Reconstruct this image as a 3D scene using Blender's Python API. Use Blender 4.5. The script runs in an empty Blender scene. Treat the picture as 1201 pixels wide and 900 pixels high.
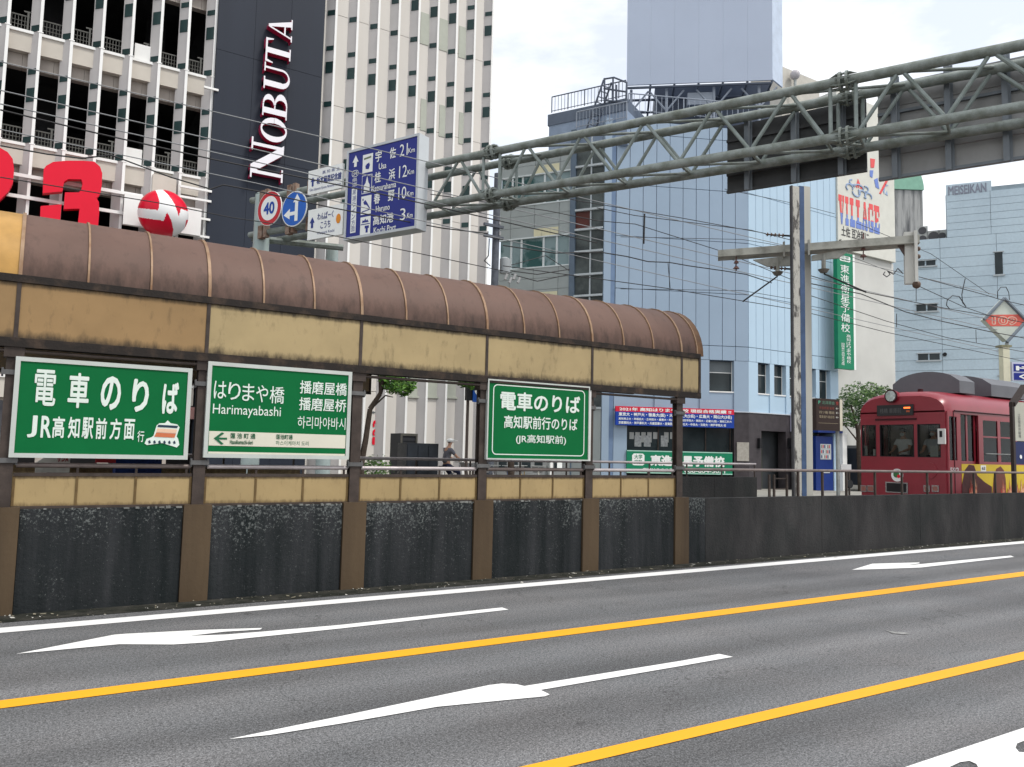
import bpy, bmesh, math, random
from math import radians as R, sin, cos, tan, pi
from mathutils import Vector as V, Matrix
random.seed(7)
scene = bpy.context.scene
COL = scene.collection

# ------------------------------------------------------------ camera
CAM_H = 1.75
YAW, PIT, ROL, FPX = 0.5609400, 0.0855066, 0.0227075, 931.197
FW = V((sin(YAW)*cos(PIT), cos(YAW)*cos(PIT), sin(PIT)))
_r = FW.cross(V((0, 0, 1))).normalized(); _u = _r.cross(FW)
RT = _r*cos(ROL) + _u*sin(ROL); UP = -_r*sin(ROL) + _u*cos(ROL)
CP = V((0, 0, CAM_H))
cam = bpy.data.cameras.new('camera'); cam_o = bpy.data.objects.new('camera', cam); COL.objects.link(cam_o)
cam.sensor_width = 36; cam.lens = FPX/1201*36; cam.clip_end = 3000; cam.clip_start = 0.05
m = Matrix((RT, UP, -FW)).transposed().to_4x4(); m.translation = CP
cam_o.matrix_world = m
scene.camera = cam_o
scene.view_settings.view_transform = 'Standard'; scene.view_settings.look = 'None'
scene.view_settings.gamma = 1; scene.view_settings.exposure = 0.52
scene.view_settings.use_curve_mapping = False
scene.cycles.max_bounces = 6; scene.cycles.transparent_max_bounces = 12
# ------------------------------------------------------------ sky and sun
SUN_AZ, SUN_EL = R(150), R(58)      # azimuth from +Y towards +X
w = bpy.data.worlds.new("World"); scene.world = w; w.use_nodes = True
nt = w.node_tree; N = nt.nodes; L = nt.links; N.clear()
out = N.new('ShaderNodeOutputWorld'); mixs = N.new('ShaderNodeMixShader')
bg1 = N.new('ShaderNodeBackground'); bg2 = N.new('ShaderNodeBackground')
sky = N.new('ShaderNodeTexSky'); sky.sky_type = 'NISHITA'; sky.sun_disc = False
sky.sun_elevation = SUN_EL; sky.sun_rotation = SUN_AZ; sky.air_density = 1.0; sky.dust_density = 1.5
L.new(sky.outputs[0], bg1.inputs[0]); bg1.inputs[1].default_value = 0.14
bg2.inputs[0].default_value = (1, 1, 1, 1); bg2.inputs[1].default_value = 1.0
tc = N.new('ShaderNodeTexCoord'); mp = N.new('ShaderNodeMapping'); mp.inputs['Location'].default_value = (3.1, 1.7, 1.9)
mp.inputs['Scale'].default_value = (1, 1, 2.6)
nz = N.new('ShaderNodeTexNoise'); nz.inputs['Scale'].default_value = 2.2; nz.inputs['Detail'].default_value = 7; nz.inputs['Roughness'].default_value = .55
rp = N.new('ShaderNodeValToRGB'); rp.color_ramp.elements[0].position = .40; rp.color_ramp.elements[1].position = .57
rp.color_ramp.elements[0].color = (.5, .5, .5, 1)
L.new(tc.outputs['Generated'], mp.inputs[0]); L.new(mp.outputs[0], nz.inputs['Vector']); L.new(nz.outputs['Fac'], rp.inputs[0])
L.new(rp.outputs[0], mixs.inputs[0]); L.new(bg1.outputs[0], mixs.inputs[1]); L.new(bg2.outputs[0], mixs.inputs[2])
L.new(mixs.outputs[0], out.inputs[0])
sl = bpy.data.lights.new('sun', 'SUN'); sl.energy = 1.7; sl.angle = R(12); sl.color = (1, .96, .9)
so = bpy.data.objects.new('sun', sl); COL.objects.link(so)
sd = V((sin(SUN_AZ)*cos(SUN_EL), cos(SUN_AZ)*cos(SUN_EL), sin(SUN_EL)))
so.rotation_euler = sd.to_track_quat('Z', 'Y').to_euler(); so.location = (0, 0, 40)

# ------------------------------------------------------------ measuring helpers (photo pixels -> real places)
def ray(u, v): return RT*((u-600.5)/FPX) - UP*((v-450)/FPX) + FW
def G(u, v, z=0.0):
    d = ray(u, v); return CP + d*((z-CAM_H)/d.z)
class Plane:
    """vertical plane through (x, y); s runs along azimuth az (left to right seen from the camera), d towards the camera"""
    def __init__(self, x, y, az):
        self.p = V((x, y, 0)); a = R(az); self.t = V((sin(a), cos(a), 0)); b = R(az+90); self.n = V((sin(b), cos(b), 0)); self.az = az
    def sz(self, u, v, d=0):
        r = ray(u, v); p = self.p + self.n*d
        k = (p-V((0, 0, 0))).dot(self.n)/r.dot(self.n)
        q = CP + r*k
        return (q-self.p).dot(self.t), q.z
    def pt(self, s, z, d=0): return self.p + self.t*s + self.n*d + V((0, 0, z))
    def px(self, u, v, d=0):
        s, z = self.sz(u, v, d); return self.pt(s, z, d)
    def rect(self, u0, u1, v0, v1, d=0):
        um, vm = (u0+u1)/2, (v0+v1)/2
        return self.sz(u0, vm, d)[0], self.sz(u1, vm, d)[0], self.sz(um, v1, d)[1], self.sz(um, v0, d)[1]

# ------------------------------------------------------------ materials
MATS = {}
def lin(r, g, b):
    f = lambda c: (c/255/12.92) if c/255 <= .04045 else ((c/255+.055)/1.055)**2.4
    return (f(r), f(g), f(b))
def mat(name, col, rough=.6, metal=0.0, var=.12, scale=2.0, col2=None, streak=False, bump=0.0, lo=.35, hi=.7, fine=0.0, emit=0, alpha=1, trans=0, spec=None):
    if name in MATS: return MATS[name]
    M = bpy.data.materials.new(name); M.use_nodes = True; nt = M.node_tree; N = nt.nodes; L = nt.links
    b = N['Principled BSDF']; b.inputs['Roughness'].default_value = rough; b.inputs['Metallic'].default_value = metal
    b.inputs['Specular IOR Level'].default_value = .22 if spec is None else spec
    g = N.new('ShaderNodeNewGeometry'); mp = N.new('ShaderNodeMapping')
    mp.inputs['Scale'].default_value = (1, 1, .35 if name == 'peeling_paint' else .12) if streak else (1, 1, 1)
    L.new(g.outputs['Position'], mp.inputs[0])
    nz = N.new('ShaderNodeTexNoise'); nz.inputs['Scale'].default_value = scale; nz.inputs['Detail'].default_value = 8; nz.inputs['Roughness'].default_value = .6
    L.new(mp.outputs[0], nz.inputs['Vector'])
    rp = N.new('ShaderNodeValToRGB'); rp.color_ramp.elements[0].position = lo; rp.color_ramp.elements[1].position = hi
    c2 = col2 if col2 else tuple(c*(1-var) for c in col)
    c1 = col if col2 else tuple(min(1, c*(1+var*.5)) for c in col)
    rp.color_ramp.elements[0].color = (*c1, 1); rp.color_ramp.elements[1].color = (*c2, 1)
    L.new(nz.outputs['Fac'], rp.inputs[0]); src = rp.outputs[0]
    if fine:
        n2 = N.new('ShaderNodeTexNoise'); n2.inputs['Scale'].default_value = scale*22; n2.inputs['Detail'].default_value = 3
        L.new(g.outputs['Position'], n2.inputs['Vector'])
        r2 = N.new('ShaderNodeMapRange'); r2.inputs[1].default_value = .3; r2.inputs[2].default_value = .7; r2.inputs[3].default_value = 1-fine; r2.inputs[4].default_value = 1+fine
        L.new(n2.outputs['Fac'], r2.inputs[0])
        mx = N.new('ShaderNodeVectorMath'); mx.operation = 'SCALE'; L.new(src, mx.inputs[0]); L.new(r2.outputs[0], mx.inputs['Scale']); src = mx.outputs[0]
    L.new(src, b.inputs['Base Color'])
    if bump:
        bp = N.new('ShaderNodeBump'); bp.inputs['Strength'].default_value = bump; bp.inputs['Distance'].default_value = .02
        n3 = N.new('ShaderNodeTexNoise'); n3.inputs['Scale'].default_value = scale*9; n3.inputs['Detail'].default_value = 4
        L.new(g.outputs['Position'], n3.inputs['Vector']); L.new(n3.outputs['Fac'], bp.inputs['Height']); L.new(bp.outputs[0], b.inputs['Normal'])
    if emit:
        b.inputs['Emission Color'].default_value = (*col, 1); b.inputs['Emission Strength'].default_value = emit
    if alpha < 1: b.inputs['Alpha'].default_value = alpha
    if trans:
        b.inputs['Transmission Weight'].default_value = trans
    MATS[name] = M; return M
def grime(name, col, dirt, z0, z1, rough=.6, scale=2.5, w0=.12, w1=.12, amount=.9, rust=None, trans=0):
    """painted panel with dirt crusted along its lower and upper edges (z0, z1)"""
    if name in MATS: return MATS[name]
    M = mat(name, col, rough=rough, var=.12, scale=1.6); nt = M.node_tree; N = nt.nodes; L = nt.links; b = N['Principled BSDF']
    src = b.inputs['Base Color'].links[0].from_socket
    g = N.new('ShaderNodeNewGeometry'); sp = N.new('ShaderNodeSeparateXYZ'); L.new(g.outputs['Position'], sp.inputs[0])
    mp = N.new('ShaderNodeMapping'); mp.inputs['Scale'].default_value = (scale*2, scale*2, scale*.7); L.new(g.outputs['Position'], mp.inputs[0])
    nz = N.new('ShaderNodeTexNoise'); nz.inputs['Scale'].default_value = 2; nz.inputs['Detail'].default_value = 9; nz.inputs['Roughness'].default_value = .68; L.new(mp.outputs[0], nz.inputs['Vector'])
    def edge(z, wd, sgn):
        a = N.new('ShaderNodeMath'); a.operation = 'SUBTRACT'; a.inputs[1].default_value = z; L.new(sp.outputs[2], a.inputs[0])
        m_ = N.new('ShaderNodeMath'); m_.operation = 'MULTIPLY'; m_.inputs[1].default_value = sgn/wd; L.new(a.outputs[0], m_.inputs[0])
        e = N.new('ShaderNodeMath'); e.operation = 'SUBTRACT'; e.inputs[0].default_value = 1; e.use_clamp = True; L.new(m_.outputs[0], e.inputs[1]); return e.outputs[0]
    a, c = edge(z0, w0, 1), edge(z1, w1, -1)
    mxm = N.new('ShaderNodeMath'); mxm.operation = 'MAXIMUM'; L.new(a, mxm.inputs[0]); L.new(c, mxm.inputs[1])
    ad = N.new('ShaderNodeMath'); ad.operation = 'MULTIPLY_ADD'; ad.inputs[1].default_value = .42; L.new(mxm.outputs[0], ad.inputs[0]); L.new(nz.outputs['Fac'], ad.inputs[2])
    rr = N.new('ShaderNodeMapRange'); rr.inputs[1].default_value = .55; rr.inputs[2].default_value = .95; rr.inputs[4].default_value = amount; rr.use_clamp if False else None
    L.new(ad.outputs[0], rr.inputs[0])
    mx = N.new('ShaderNodeMix'); mx.data_type = 'RGBA'; L.new(rr.outputs[0], mx.inputs[0]); L.new(src, mx.inputs[6]); mx.inputs[7].default_value = (*dirt, 1)
    L.new(mx.outputs[2], b.inputs['Base Color'])
    return M
def glass(name, tint=(.05, .07, .08), a=.5, rough=.06):
    if name in MATS: return MATS[name]
    M = bpy.data.materials.new(name); M.use_nodes = True; nt = M.node_tree; N = nt.nodes; L = nt.links; N.clear()
    o = N.new('ShaderNodeOutputMaterial'); mx = N.new('ShaderNodeMixShader'); tr = N.new('ShaderNodeBsdfTransparent'); gl = N.new('ShaderNodeBsdfGlossy')
    fr = N.new('ShaderNodeFresnel'); fr.inputs[0].default_value = 1.5
    tr.inputs[0].default_value = (a, a*1.02, a*1.0, 1); gl.inputs['Roughness'].default_value = rough; gl.inputs[0].default_value = (.45, .48, .5, 1)
    L.new(fr.outputs[0], mx.inputs[0]); L.new(tr.outputs[0], mx.inputs[1]); L.new(gl.outputs[0], mx.inputs[2]); L.new(mx.outputs[0], o.inputs[0])
    MATS[name] = M; return M

# ------------------------------------------------------------ mesh builder
WLOC = {}
CACHE = {}
class MB:
    def __init__(s): s.v = []; s.f = []; s.m = []; s.cm = 0
    def quad(s, *p):
        i = len(s.v); s.v += [tuple(q) for q in p]; s.f.append(tuple(range(i, i+len(p)))); s.m.append(s.cm); return s
    def hexa(s, b, t):
        i = len(s.v); s.v += [tuple(q) for q in b] + [tuple(q) for q in t]; n = len(b)
        s.f.append(tuple(range(i+n-1, i-1, -1))); s.f.append(tuple(range(i+n, i+2*n)))
        for k in range(n): s.f.append((i+k, i+(k+1) % n, i+n+(k+1) % n, i+n+k))
        s.m += [s.cm]*(n+2); return s
    def box(s, x0, x1, y0, y1, z0, z1):
        return s.hexa([(x0, y0, z0), (x1, y0, z0), (x1, y1, z0), (x0, y1, z0)], [(x0, y0, z1), (x1, y0, z1), (x1, y1, z1), (x0, y1, z1)])
    def pbox(s, P, s0, s1, z0, z1, d0, d1):
        return s.hexa([P.pt(s0, z0, d1), P.pt(s1, z0, d1), P.pt(s1, z0, d0), P.pt(s0, z0, d0)], [P.pt(s0, z1, d1), P.pt(s1, z1, d1), P.pt(s1, z1, d0), P.pt(s0, z1, d0)])
    def ppoly(s, P, pts, d0, d1):
        A = sum(pts[k][0]*pts[(k+1) % len(pts)][1]-pts[(k+1) % len(pts)][0]*pts[k][1] for k in range(len(pts)))
        if A < 0: pts = pts[::-1]
        return s.hexa([P.pt(a, b, d0) for a, b in pts], [P.pt(a, b, d1) for a, b in pts])
    def tube(s, a, b, r, n=8, r2=None, caps=True):
        a, b = V(a), V(b); ax = (b-a).normalized(); q = ax.orthogonal().normalized(); w_ = ax.cross(q); r2 = r if r2 is None else r2
        i = len(s.v)
        for k in range(n):
            d = q*cos(2*pi*k/n)+w_*sin(2*pi*k/n); s.v.append(tuple(a+d*r)); s.v.append(tuple(b+d*r2))
        for k in range(n):
            j = (k+1) % n; s.f.append((i+2*k, i+2*j, i+2*j+1, i+2*k+1)); s.m.append(s.cm)
        if caps:
            s.f.append(tuple(i+2*k for k in range(n-1, -1, -1))); s.f.append(tuple(i+2*k+1 for k in range(n))); s.m += [s.cm]*2
        return s
    def path(s, pts, r, n=6):
        for a, b in zip(pts[:-1], pts[1:]): s.tube(a, b, r, n, caps=False)
        return s
    def ball(s, c, r, nu=16, nv=10, sc=(1, 1, 1)):
        i = len(s.v); c = V(c)
        for a in range(nv+1):
            for b in range(nu):
                th = pi*a/nv; ph = 2*pi*b/nu
                s.v.append(tuple(c+V((r*sc[0]*sin(th)*cos(ph), r*sc[1]*sin(th)*sin(ph), r*sc[2]*cos(th)))))
        for a in range(nv):
            for b in range(nu):
                s.f.append((i+a*nu+b, i+(a+1)*nu+b, i+(a+1)*nu+(b+1) % nu, i+a*nu+(b+1) % nu)); s.m.append(s.cm)
        return s
    def build(s, name, mats, parent=None, smooth=False, kind=None, label=None):
        if not isinstance(mats, (list, tuple)): mats = [mats]
        xs = [min(p[k] for p in s.v) for k in range(3)]; xe = [max(p[k] for p in s.v) for k in range(3)]
        c = V(((xs[0]+xe[0])/2, (xs[1]+xe[1])/2, xs[2]))
        vv = [(p[0]-c.x, p[1]-c.y, p[2]-c.z) for p in s.v]
        key = (tuple(round(x, 3) for p in vv for x in p), tuple(s.f), tuple(s.m), tuple(m_.name for m_ in mats), smooth)
        me = CACHE.get(key)
        if me is None:
            me = bpy.data.meshes.new(name); me.from_pydata(vv, [], s.f)
            for m_ in mats: me.materials.append(m_)
            me.polygons.foreach_set('material_index', s.m)
            if smooth: me.polygons.foreach_set('use_smooth', [True]*len(s.f)); 
            me.update(); CACHE[key] = me
            if smooth:
                bm = bmesh.new(); bm.from_mesh(me); bmesh.ops.remove_doubles(bm, verts=bm.verts, dist=.0005); bm.to_mesh(me); bm.free()
            if smooth and smooth != 'all':
                try: me.set_sharp_from_angle(angle=R(40))
                except Exception: pass
        o = bpy.data.objects.new(name, me); COL.objects.link(o); WLOC[o.name] = c
        if parent is not None: o.parent = parent; o.location = c-WLOC[parent.name]
        else: o.location = c
        if kind: o['kind'] = kind
        if label: o['label'] = label
        return o
def thing(name, label, cat, loc, group=None):
    o = bpy.data.objects.new(name, None); COL.objects.link(o); o.empty_display_size = .3; o.location = loc; WLOC[o.name] = V(loc)
    o['label'] = label; o['category'] = cat
    if group: o['group'] = group
    return o
def tag(o, label, cat, group=None):
    o['label'] = label; o['category'] = cat
    if group: o['group'] = group
    return o
def struct(mb, name, mats, **k): return mb.build(name, mats, kind='structure', **k)
TC = {}
def glyphs(body, bold, res=3, shear=0):
    k = (body, bold, res, shear)
    if k in TC: return TC[k]
    c = bpy.data.curves.new('t', 'FONT'); c.body = body; c.offset = bold; c.resolution_u = res; c.align_x = 'CENTER'; c.space_line = .92; c.shear = shear
    o = bpy.data.objects.new('t', c); COL.objects.link(o); me = o.to_mesh()
    r = ([(p.co.x, p.co.y) for p in me.vertices], [tuple(p.vertices) for p in me.polygons])
    o.to_mesh_clear(); bpy.data.objects.remove(o); bpy.data.curves.remove(c); TC[k] = r; return r
def text(P, body, s0, s1, z0, z1, d, m_, parent, bold=0.0, rot=0, name='lettering', skew=0, label=None):
    vs, fs = glyphs(body, 0)
    if not vs: return
    x0 = min(p[0] for p in vs); x1 = max(p[0] for p in vs); y0 = min(p[1] for p in vs); y1 = max(p[1] for p in vs)
    mb = MB()
    B = bold
    x0 -= B; x1 += B; y0 -= B; y1 += B
    for j, (ox, oy) in enumerate([(0, 0)] if not B else [(0, 0), (B, 0), (-B, 0), (0, B), (0, -B), (B*.7, B*.7), (-B*.7, -B*.7), (B*.7, -B*.7), (-B*.7, B*.7)]):
        i = len(mb.v)
        for x, y in vs:
            a = (x+ox-x0)/(x1-x0+1e-9); b = (y+oy-y0)/(y1-y0+1e-9)
            if rot: a, b = 1-b, a
            mb.v.append(tuple(P.pt(s0+(s1-s0)*a, z0+(z1-z0)*b, d+j*.0004)))
        mb.f += [tuple(i+q for q in f) for f in fs]
    mb.m = [0]*len(mb.f)
    return mb.build(name, m_, parent, label=label)
def vtext(P, body, sc, wd, ztop, zbot, d, m_, parent, bold=0.0, gap=.12):
    mb = MB(); n = len(body); h = (ztop-zbot)/n
    for k, ch in enumerate(body):
        vs, fs = glyphs(ch, 0)
        if not vs: continue
        x0 = min(p[0] for p in vs); x1 = max(p[0] for p in vs); y0 = min(p[1] for p in vs); y1 = max(p[1] for p in vs)
        if ch == 'ー': x0, x1, y0, y1 = y0-.4, y1+.4, x0, x1; vs = [(y, x) for x, y in vs]
        i = len(mb.v)
        for x, y in vs:
            a = (x-x0)/(x1-x0+1e-9)-.5; b = (y-y0)/(y1-y0+1e-9)
            mb.v.append(tuple(P.pt(sc+wd*a, ztop-h*(k+1)+h*gap/2+h*(1-gap)*b, d)))
        mb.f += [tuple(i+j for j in f) for f in fs]; mb.m += [0]*len(fs)
    return mb.build('lettering', m_, parent)

# common materials
white = mat('white_paint', (.78, .78, .76), .45, var=.05)
signwhite = mat('sign_white', (.8, .82, .8), .4, var=.04)
galv = mat('galvanised_steel', (.32, .34, .33), .5, .3, var=.3, scale=3)
darksteel = mat('dark_brown_steel', (.055, .042, .036), .55, var=.4, scale=5, bump=.1)
black = mat('black_paint', (.015, .015, .017), .5, var=.2)
wirem = mat('wire_black', (.03, .03, .032), .6, var=.1)
concrete = mat('pale_concrete', (.36, .35, .32), .85, var=.25, scale=2, bump=.2)
signgreen = mat('sign_green', (.003, .125, .036), .42, var=.1, scale=1.2, spec=.1)
signblue = mat('sign_blue', (.012, .035, .27), .4, var=.1)
redpaint = mat('red_paint', (.72, .012, .03), .4, var=.06)

# ================================================================ ground
def asphalt(name, base, sp=.45):
    M = bpy.data.materials.new(name); M.use_nodes = True; nt = M.node_tree; N = nt.nodes; L = nt.links; b = N['Principled BSDF']
    b.inputs['Roughness'].default_value = .82; b.inputs['Specular IOR Level'].default_value = .25
    g = N.new('ShaderNodeNewGeometry')
    def noise(sc, det, stretch=None, ro=.6):
        n = N.new('ShaderNodeTexNoise'); n.inputs['Scale'].default_value = sc; n.inputs['Detail'].default_value = det; n.inputs['Roughness'].default_value = ro
        if stretch:
            mp = N.new('ShaderNodeMapping'); mp.inputs['Scale'].default_value = stretch; L.new(g.outputs['Position'], mp.inputs[0]); L.new(mp.outputs[0], n.inputs['Vector'])
        else: L.new(g.outputs['Position'], n.inputs['Vector'])
        return n.outputs['Fac']
    def rng(x, a, b_, c, d):
        r = N.new('ShaderNodeMapRange'); r.inputs[1].default_value = a; r.inputs[2].default_value = b_; r.inputs[3].default_value = c; r.inputs[4].default_value = d; L.new(x, r.inputs[0]); return r.outputs[0]
    def mul(a, c):
        m_ = N.new('ShaderNodeMath'); m_.operation = 'MULTIPLY'; L.new(a, m_.inputs[0]); L.new(c, m_.inputs[1]); return m_.outputs[0]
    grain = rng(noise(95, 3, None, .75), .36, .64, 1-sp, 1+sp)
    grit = rng(noise(42, 5, None, .85), .42, .58, .66, 1.34)
    big = rng(noise(.55, 6, (.35, 1.3, 1)), .3, .7, .78, 1.2)
    lane = rng(noise(1.0, 2, (.02, 1.6, 1)), .3, .7, .86, 1.14)
    vor = N.new('ShaderNodeTexVoronoi'); vor.inputs['Scale'].default_value = 24; L.new(g.outputs['Position'], vor.inputs['Vector'])
    pit = rng(vor.outputs['Distance'], .05, .3, .62, 1.0)
    stain = rng(noise(1.7, 7, (.5, 1, 1), .7), .56, .74, 1.0, .76)
    speckd = rng(noise(9, 5, (.7, 1, 1), .75), .60, .70, 1.0, .70)
    wv = N.new('ShaderNodeTexWave'); wv.bands_direction = 'Y'; wv.inputs['Scale'].default_value = .36; wv.inputs['Distortion'].default_value = .6; wv.inputs['Detail'].default_value = 3; wv.inputs['Detail Scale'].default_value = .3; L.new(g.outputs['Position'], wv.inputs['Vector'])
    tyre = rng(wv.outputs['Fac'], 0, 1, .90, 1.12)
    crk = N.new('ShaderNodeTexVoronoi'); crk.feature = 'DISTANCE_TO_EDGE'; crk.inputs['Scale'].default_value = .35
    wn = N.new('ShaderNodeTexNoise'); wn.inputs['Scale'].default_value = 2.5; wn.inputs['Detail'].default_value = 8; L.new(g.outputs['Position'], wn.inputs['Vector'])
    va = N.new('ShaderNodeVectorMath'); va.operation = 'MULTIPLY_ADD'; va.inputs[1].default_value = (.9, .9, .9); L.new(wn.outputs['Color'], va.inputs[0]); L.new(g.outputs['Position'], va.inputs[2]); L.new(va.outputs[0], crk.inputs['Vector'])
    crack = rng(crk.outputs['Distance'], .0, .0035, .55, 1.0)
    f = mul(mul(mul(grain, grit), mul(big, lane)), mul(mul(pit, mul(stain, speckd)), mul(tyre, crack)))
    cr = N.new('ShaderNodeMix'); cr.data_type = 'RGBA'; L.new(noise(.8, 4), cr.inputs[0]); cr.inputs[6].default_value = (base*1.04, base*1.0, base*1.0, 1); cr.inputs[7].default_value = (base*.94, base*1.0, base*1.06, 1)
    sc = N.new('ShaderNodeVectorMath'); sc.operation = 'SCALE'; L.new(cr.outputs[2], sc.inputs[0]); L.new(f, sc.inputs['Scale']); L.new(sc.outputs[0], b.inputs['Base Color'])
    bp = N.new('ShaderNodeBump'); bp.inputs['Strength'].default_value = .5; bp.inputs['Distance'].default_value = .01; L.new(noise(95, 3, None, .75), bp.inputs['Height']); L.new(bp.outputs[0], b.inputs['Normal'])
    return M
road_m = asphalt('asphalt', .132, .62)
far_m = asphalt('asphalt_far', .11, .2)
WY = 9.56                                  # front face of the platform wall
mb = MB().quad((-900, -900, -.03), (1500, -900, -.03), (1500, 1500, -.03), (-900, 1500, -.03)); struct(mb, 'ground', far_m)
mb = MB().quad((-60, -12, 0), (160, -12, 0), (160, 9.5, 0), (-60, 9.5, 0)); struct(mb, 'road', road_m)
mb = MB().quad((-60, 9.18, .004), (160, 9.18, .004), (160, 9.556, .004), (-60, 9.556, .004))
struct(mb, 'gutter_strip', mat('gutter_dirt', (.05, .047, .04), .95, col2=(.012, .014, .010), scale=5, bump=.6, lo=.3, hi=.6, fine=.5))
mb = MB().box(-60, 13.25, 9.80, 11.28, -.02, .26); struct(mb, 'platform', concrete)
mb = MB().quad((-60, 11.5, 0), (160, 11.5, 0), (160, 17.6, 0), (-60, 17.6, 0)); struct(mb, 'track_bed', mat('track_paving', (.16, .15, .14), .9, var=.3, scale=4, bump=.3))
mb = MB()
for y in (12.3, 13.37, 15.3, 16.37): mb.box(-60, 160, y-.03, y+.03, .002, .03)
struct(mb, 'tram_rails', mat('rail_steel', (.2, .17, .15), .35, .8))
mb = MB().quad((-60, 17.6, .0), (160, 17.6, .0), (160, 22.4, .0), (-60, 22.4, .0)); struct(mb, 'far_road', far_m)
mb = MB().box(-60, 160, 22.4, 60, -.02, .14); struct(mb, 'pavement', mat('pavement_slabs', (.30, .29, .26), .9, var=.25, scale=1.5, bump=.1))
mb = MB().box(-60, 160, 22.22, 22.4, -.02, .15); struct(mb, 'kerb', concrete)

# painted markings, laid a few millimetres above the asphalt
def paint(name, col, wear=.5):
    M = mat(name, col, .55, var=.03); nt = M.node_tree; N = nt.nodes; L = nt.links; b = N['Principled BSDF']; src = b.inputs['Base Color'].links[0].from_socket
    g = N.new('ShaderNodeNewGeometry'); n = N.new('ShaderNodeTexNoise'); n.inputs['Scale'].default_value = 45; n.inputs['Detail'].default_value = 6; n.inputs['Roughness'].default_value = .75; L.new(g.outputs['Position'], n.inputs['Vector'])
    r = N.new('ShaderNodeMapRange'); r.inputs[1].default_value = .66; r.inputs[2].default_value = .74; r.inputs[4].default_value = wear; L.new(n.outputs['Fac'], r.inputs[0])
    mx = N.new('ShaderNodeMix'); mx.data_type = 'RGBA'; L.new(r.outputs[0], mx.inputs[0]); L.new(src, mx.inputs[6]); mx.inputs[7].default_value = (.2, .2, .2, 1); L.new(mx.outputs[2], b.inputs['Base Color'])
    return M
pw = paint('road_white', (.80, .80, .79)); py = paint('road_yellow', (.80, .37, .02))
def line(name, edges, m_, z=.005, x0=-12, x1=60):
    (a, b), (c, d) = edges; pts = []
    for p, q in ((a, b), (d, c)):
        A, B = G(*p, z), G(*q, z); k = (B.y-A.y)/(B.x-A.x)
        for x in ((x0, x1) if p == a else (x1, x0)): pts.append((x, A.y+k*(x-A.x), z))
    mb = MB(); n = 24                      # slightly uneven edges
    lo = pts[0], pts[1]; hi = pts[3], pts[2]
    for k in range(n):
        f = lambda e, t, j: (e[0][0]+(e[1][0]-e[0][0])*t, e[0][1]+(e[1][1]-e[0][1])*t+j, z)
        mb.quad(f(lo, k/n, 0), f(lo, (k+1)/n, 0), f(hi, (k+1)/n, 0), f(hi, k/n, 0))
    return struct(mb, name, m_)
line('edge_line', (((0, 742.5), (1201, 637.5)), ((0, 736.5), (1201, 634.6))), pw, x0=-14, x1=70)
line('lane_line', (((0, 831), (1201, 675.8)), ((0, 821.6), (1201, 670.5))), py, x0=-6, x1=60)
line('lane_line', (((800, 868), (1201, 773.8)), ((800, 856), (1201, 764.2))), py, x0=0, x1=40)
def arrow(pix, n, m_=None):
    pts = [G(u, v, .006) for u, v in pix]
    A = sum(pts[k].x*pts[(k+1) % len(pts)].y-pts[(k+1) % len(pts)].x*pts[k].y for k in range(len(pts)))
    if A < 0: pts = pts[::-1]
    return struct(MB().quad(*pts), n, m_ or pw)
arrow([(19, 767), (134, 744.5), (150, 743.3), (235, 739), (307.8, 736.6), (305, 738.6), (264, 741.0), (222, 745.9), (264, 744.4), (308, 740.9), (400, 733.0), (588.9, 712.6), (596.4, 715.2), (400, 737.2), (242, 753.6), (204, 756), (140, 755.7)], 'lane_arrow')
arrow([(268, 867), (400, 840), (573.7, 803.6), (588.9, 801.8), (605.9, 802.6), (615, 804.8), (800, 775), (843.5, 767.1), (859.7, 770.5), (800, 781), (634, 809.3), (644.8, 814.6), (638.7, 816.8), (513, 829), (400, 848.7), (317, 862)], 'lane_arrow')
arrow([(999, 668.5), (1023, 661.3), (1077.8, 659.8), (1079, 660.8), (1060, 663.6), (1185.5, 651.8), (1189.3, 653.4), (1079.7, 665.8), (1041.9, 667.2)], 'lane_arrow')
arrow([(1060.8, 900), (1201, 853.6), (1300, 820), (1300, 850), (1201, 869), (1193, 872), (1191, 877), (1195, 882), (1215, 884), (1300, 870), (1300, 1000), (1180, 1000), (1149, 903), (1145, 896), (1137, 892.5), (1126, 894), (1111, 901)], 'stop_marking')
arrow([(1036, 737.8), (1044, 740.5), (1058, 741.2), (1067, 743.2), (1058, 744.0), (1047, 743.0)], 'worn_paint_mark', mat('worn_white', (.32, .32, .31), .7, col2=(.14, .14, .14), scale=14))

# leaf litter along the wall foot
mb = MB()
for k in range(420):
    x = random.uniform(-1, 22); y = random.triangular(9.0, 9.54, 9.5); a = random.random()*6.3; s_ = random.uniform(.006, .022) if random.random() < .9 else random.uniform(.03, .06)
    z = .007+random.random()*.006; dx, dy = cos(a)*s_, sin(a)*s_
    mb.cm = 0 if random.random() < .6 else 1
    mb.quad((x-dx, y-dy, z), (x+dy*.5, y-dx*.5, z+.004), (x+dx, y+dy, z+.008), (x-dy*.5, y+dx*.5, z))
mb.build('leaf_litter', [mat('dry_leaf', (.22, .20, .15), .9), mat('pale_litter', (.5, .49, .45), .9)], kind='stuff')

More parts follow.
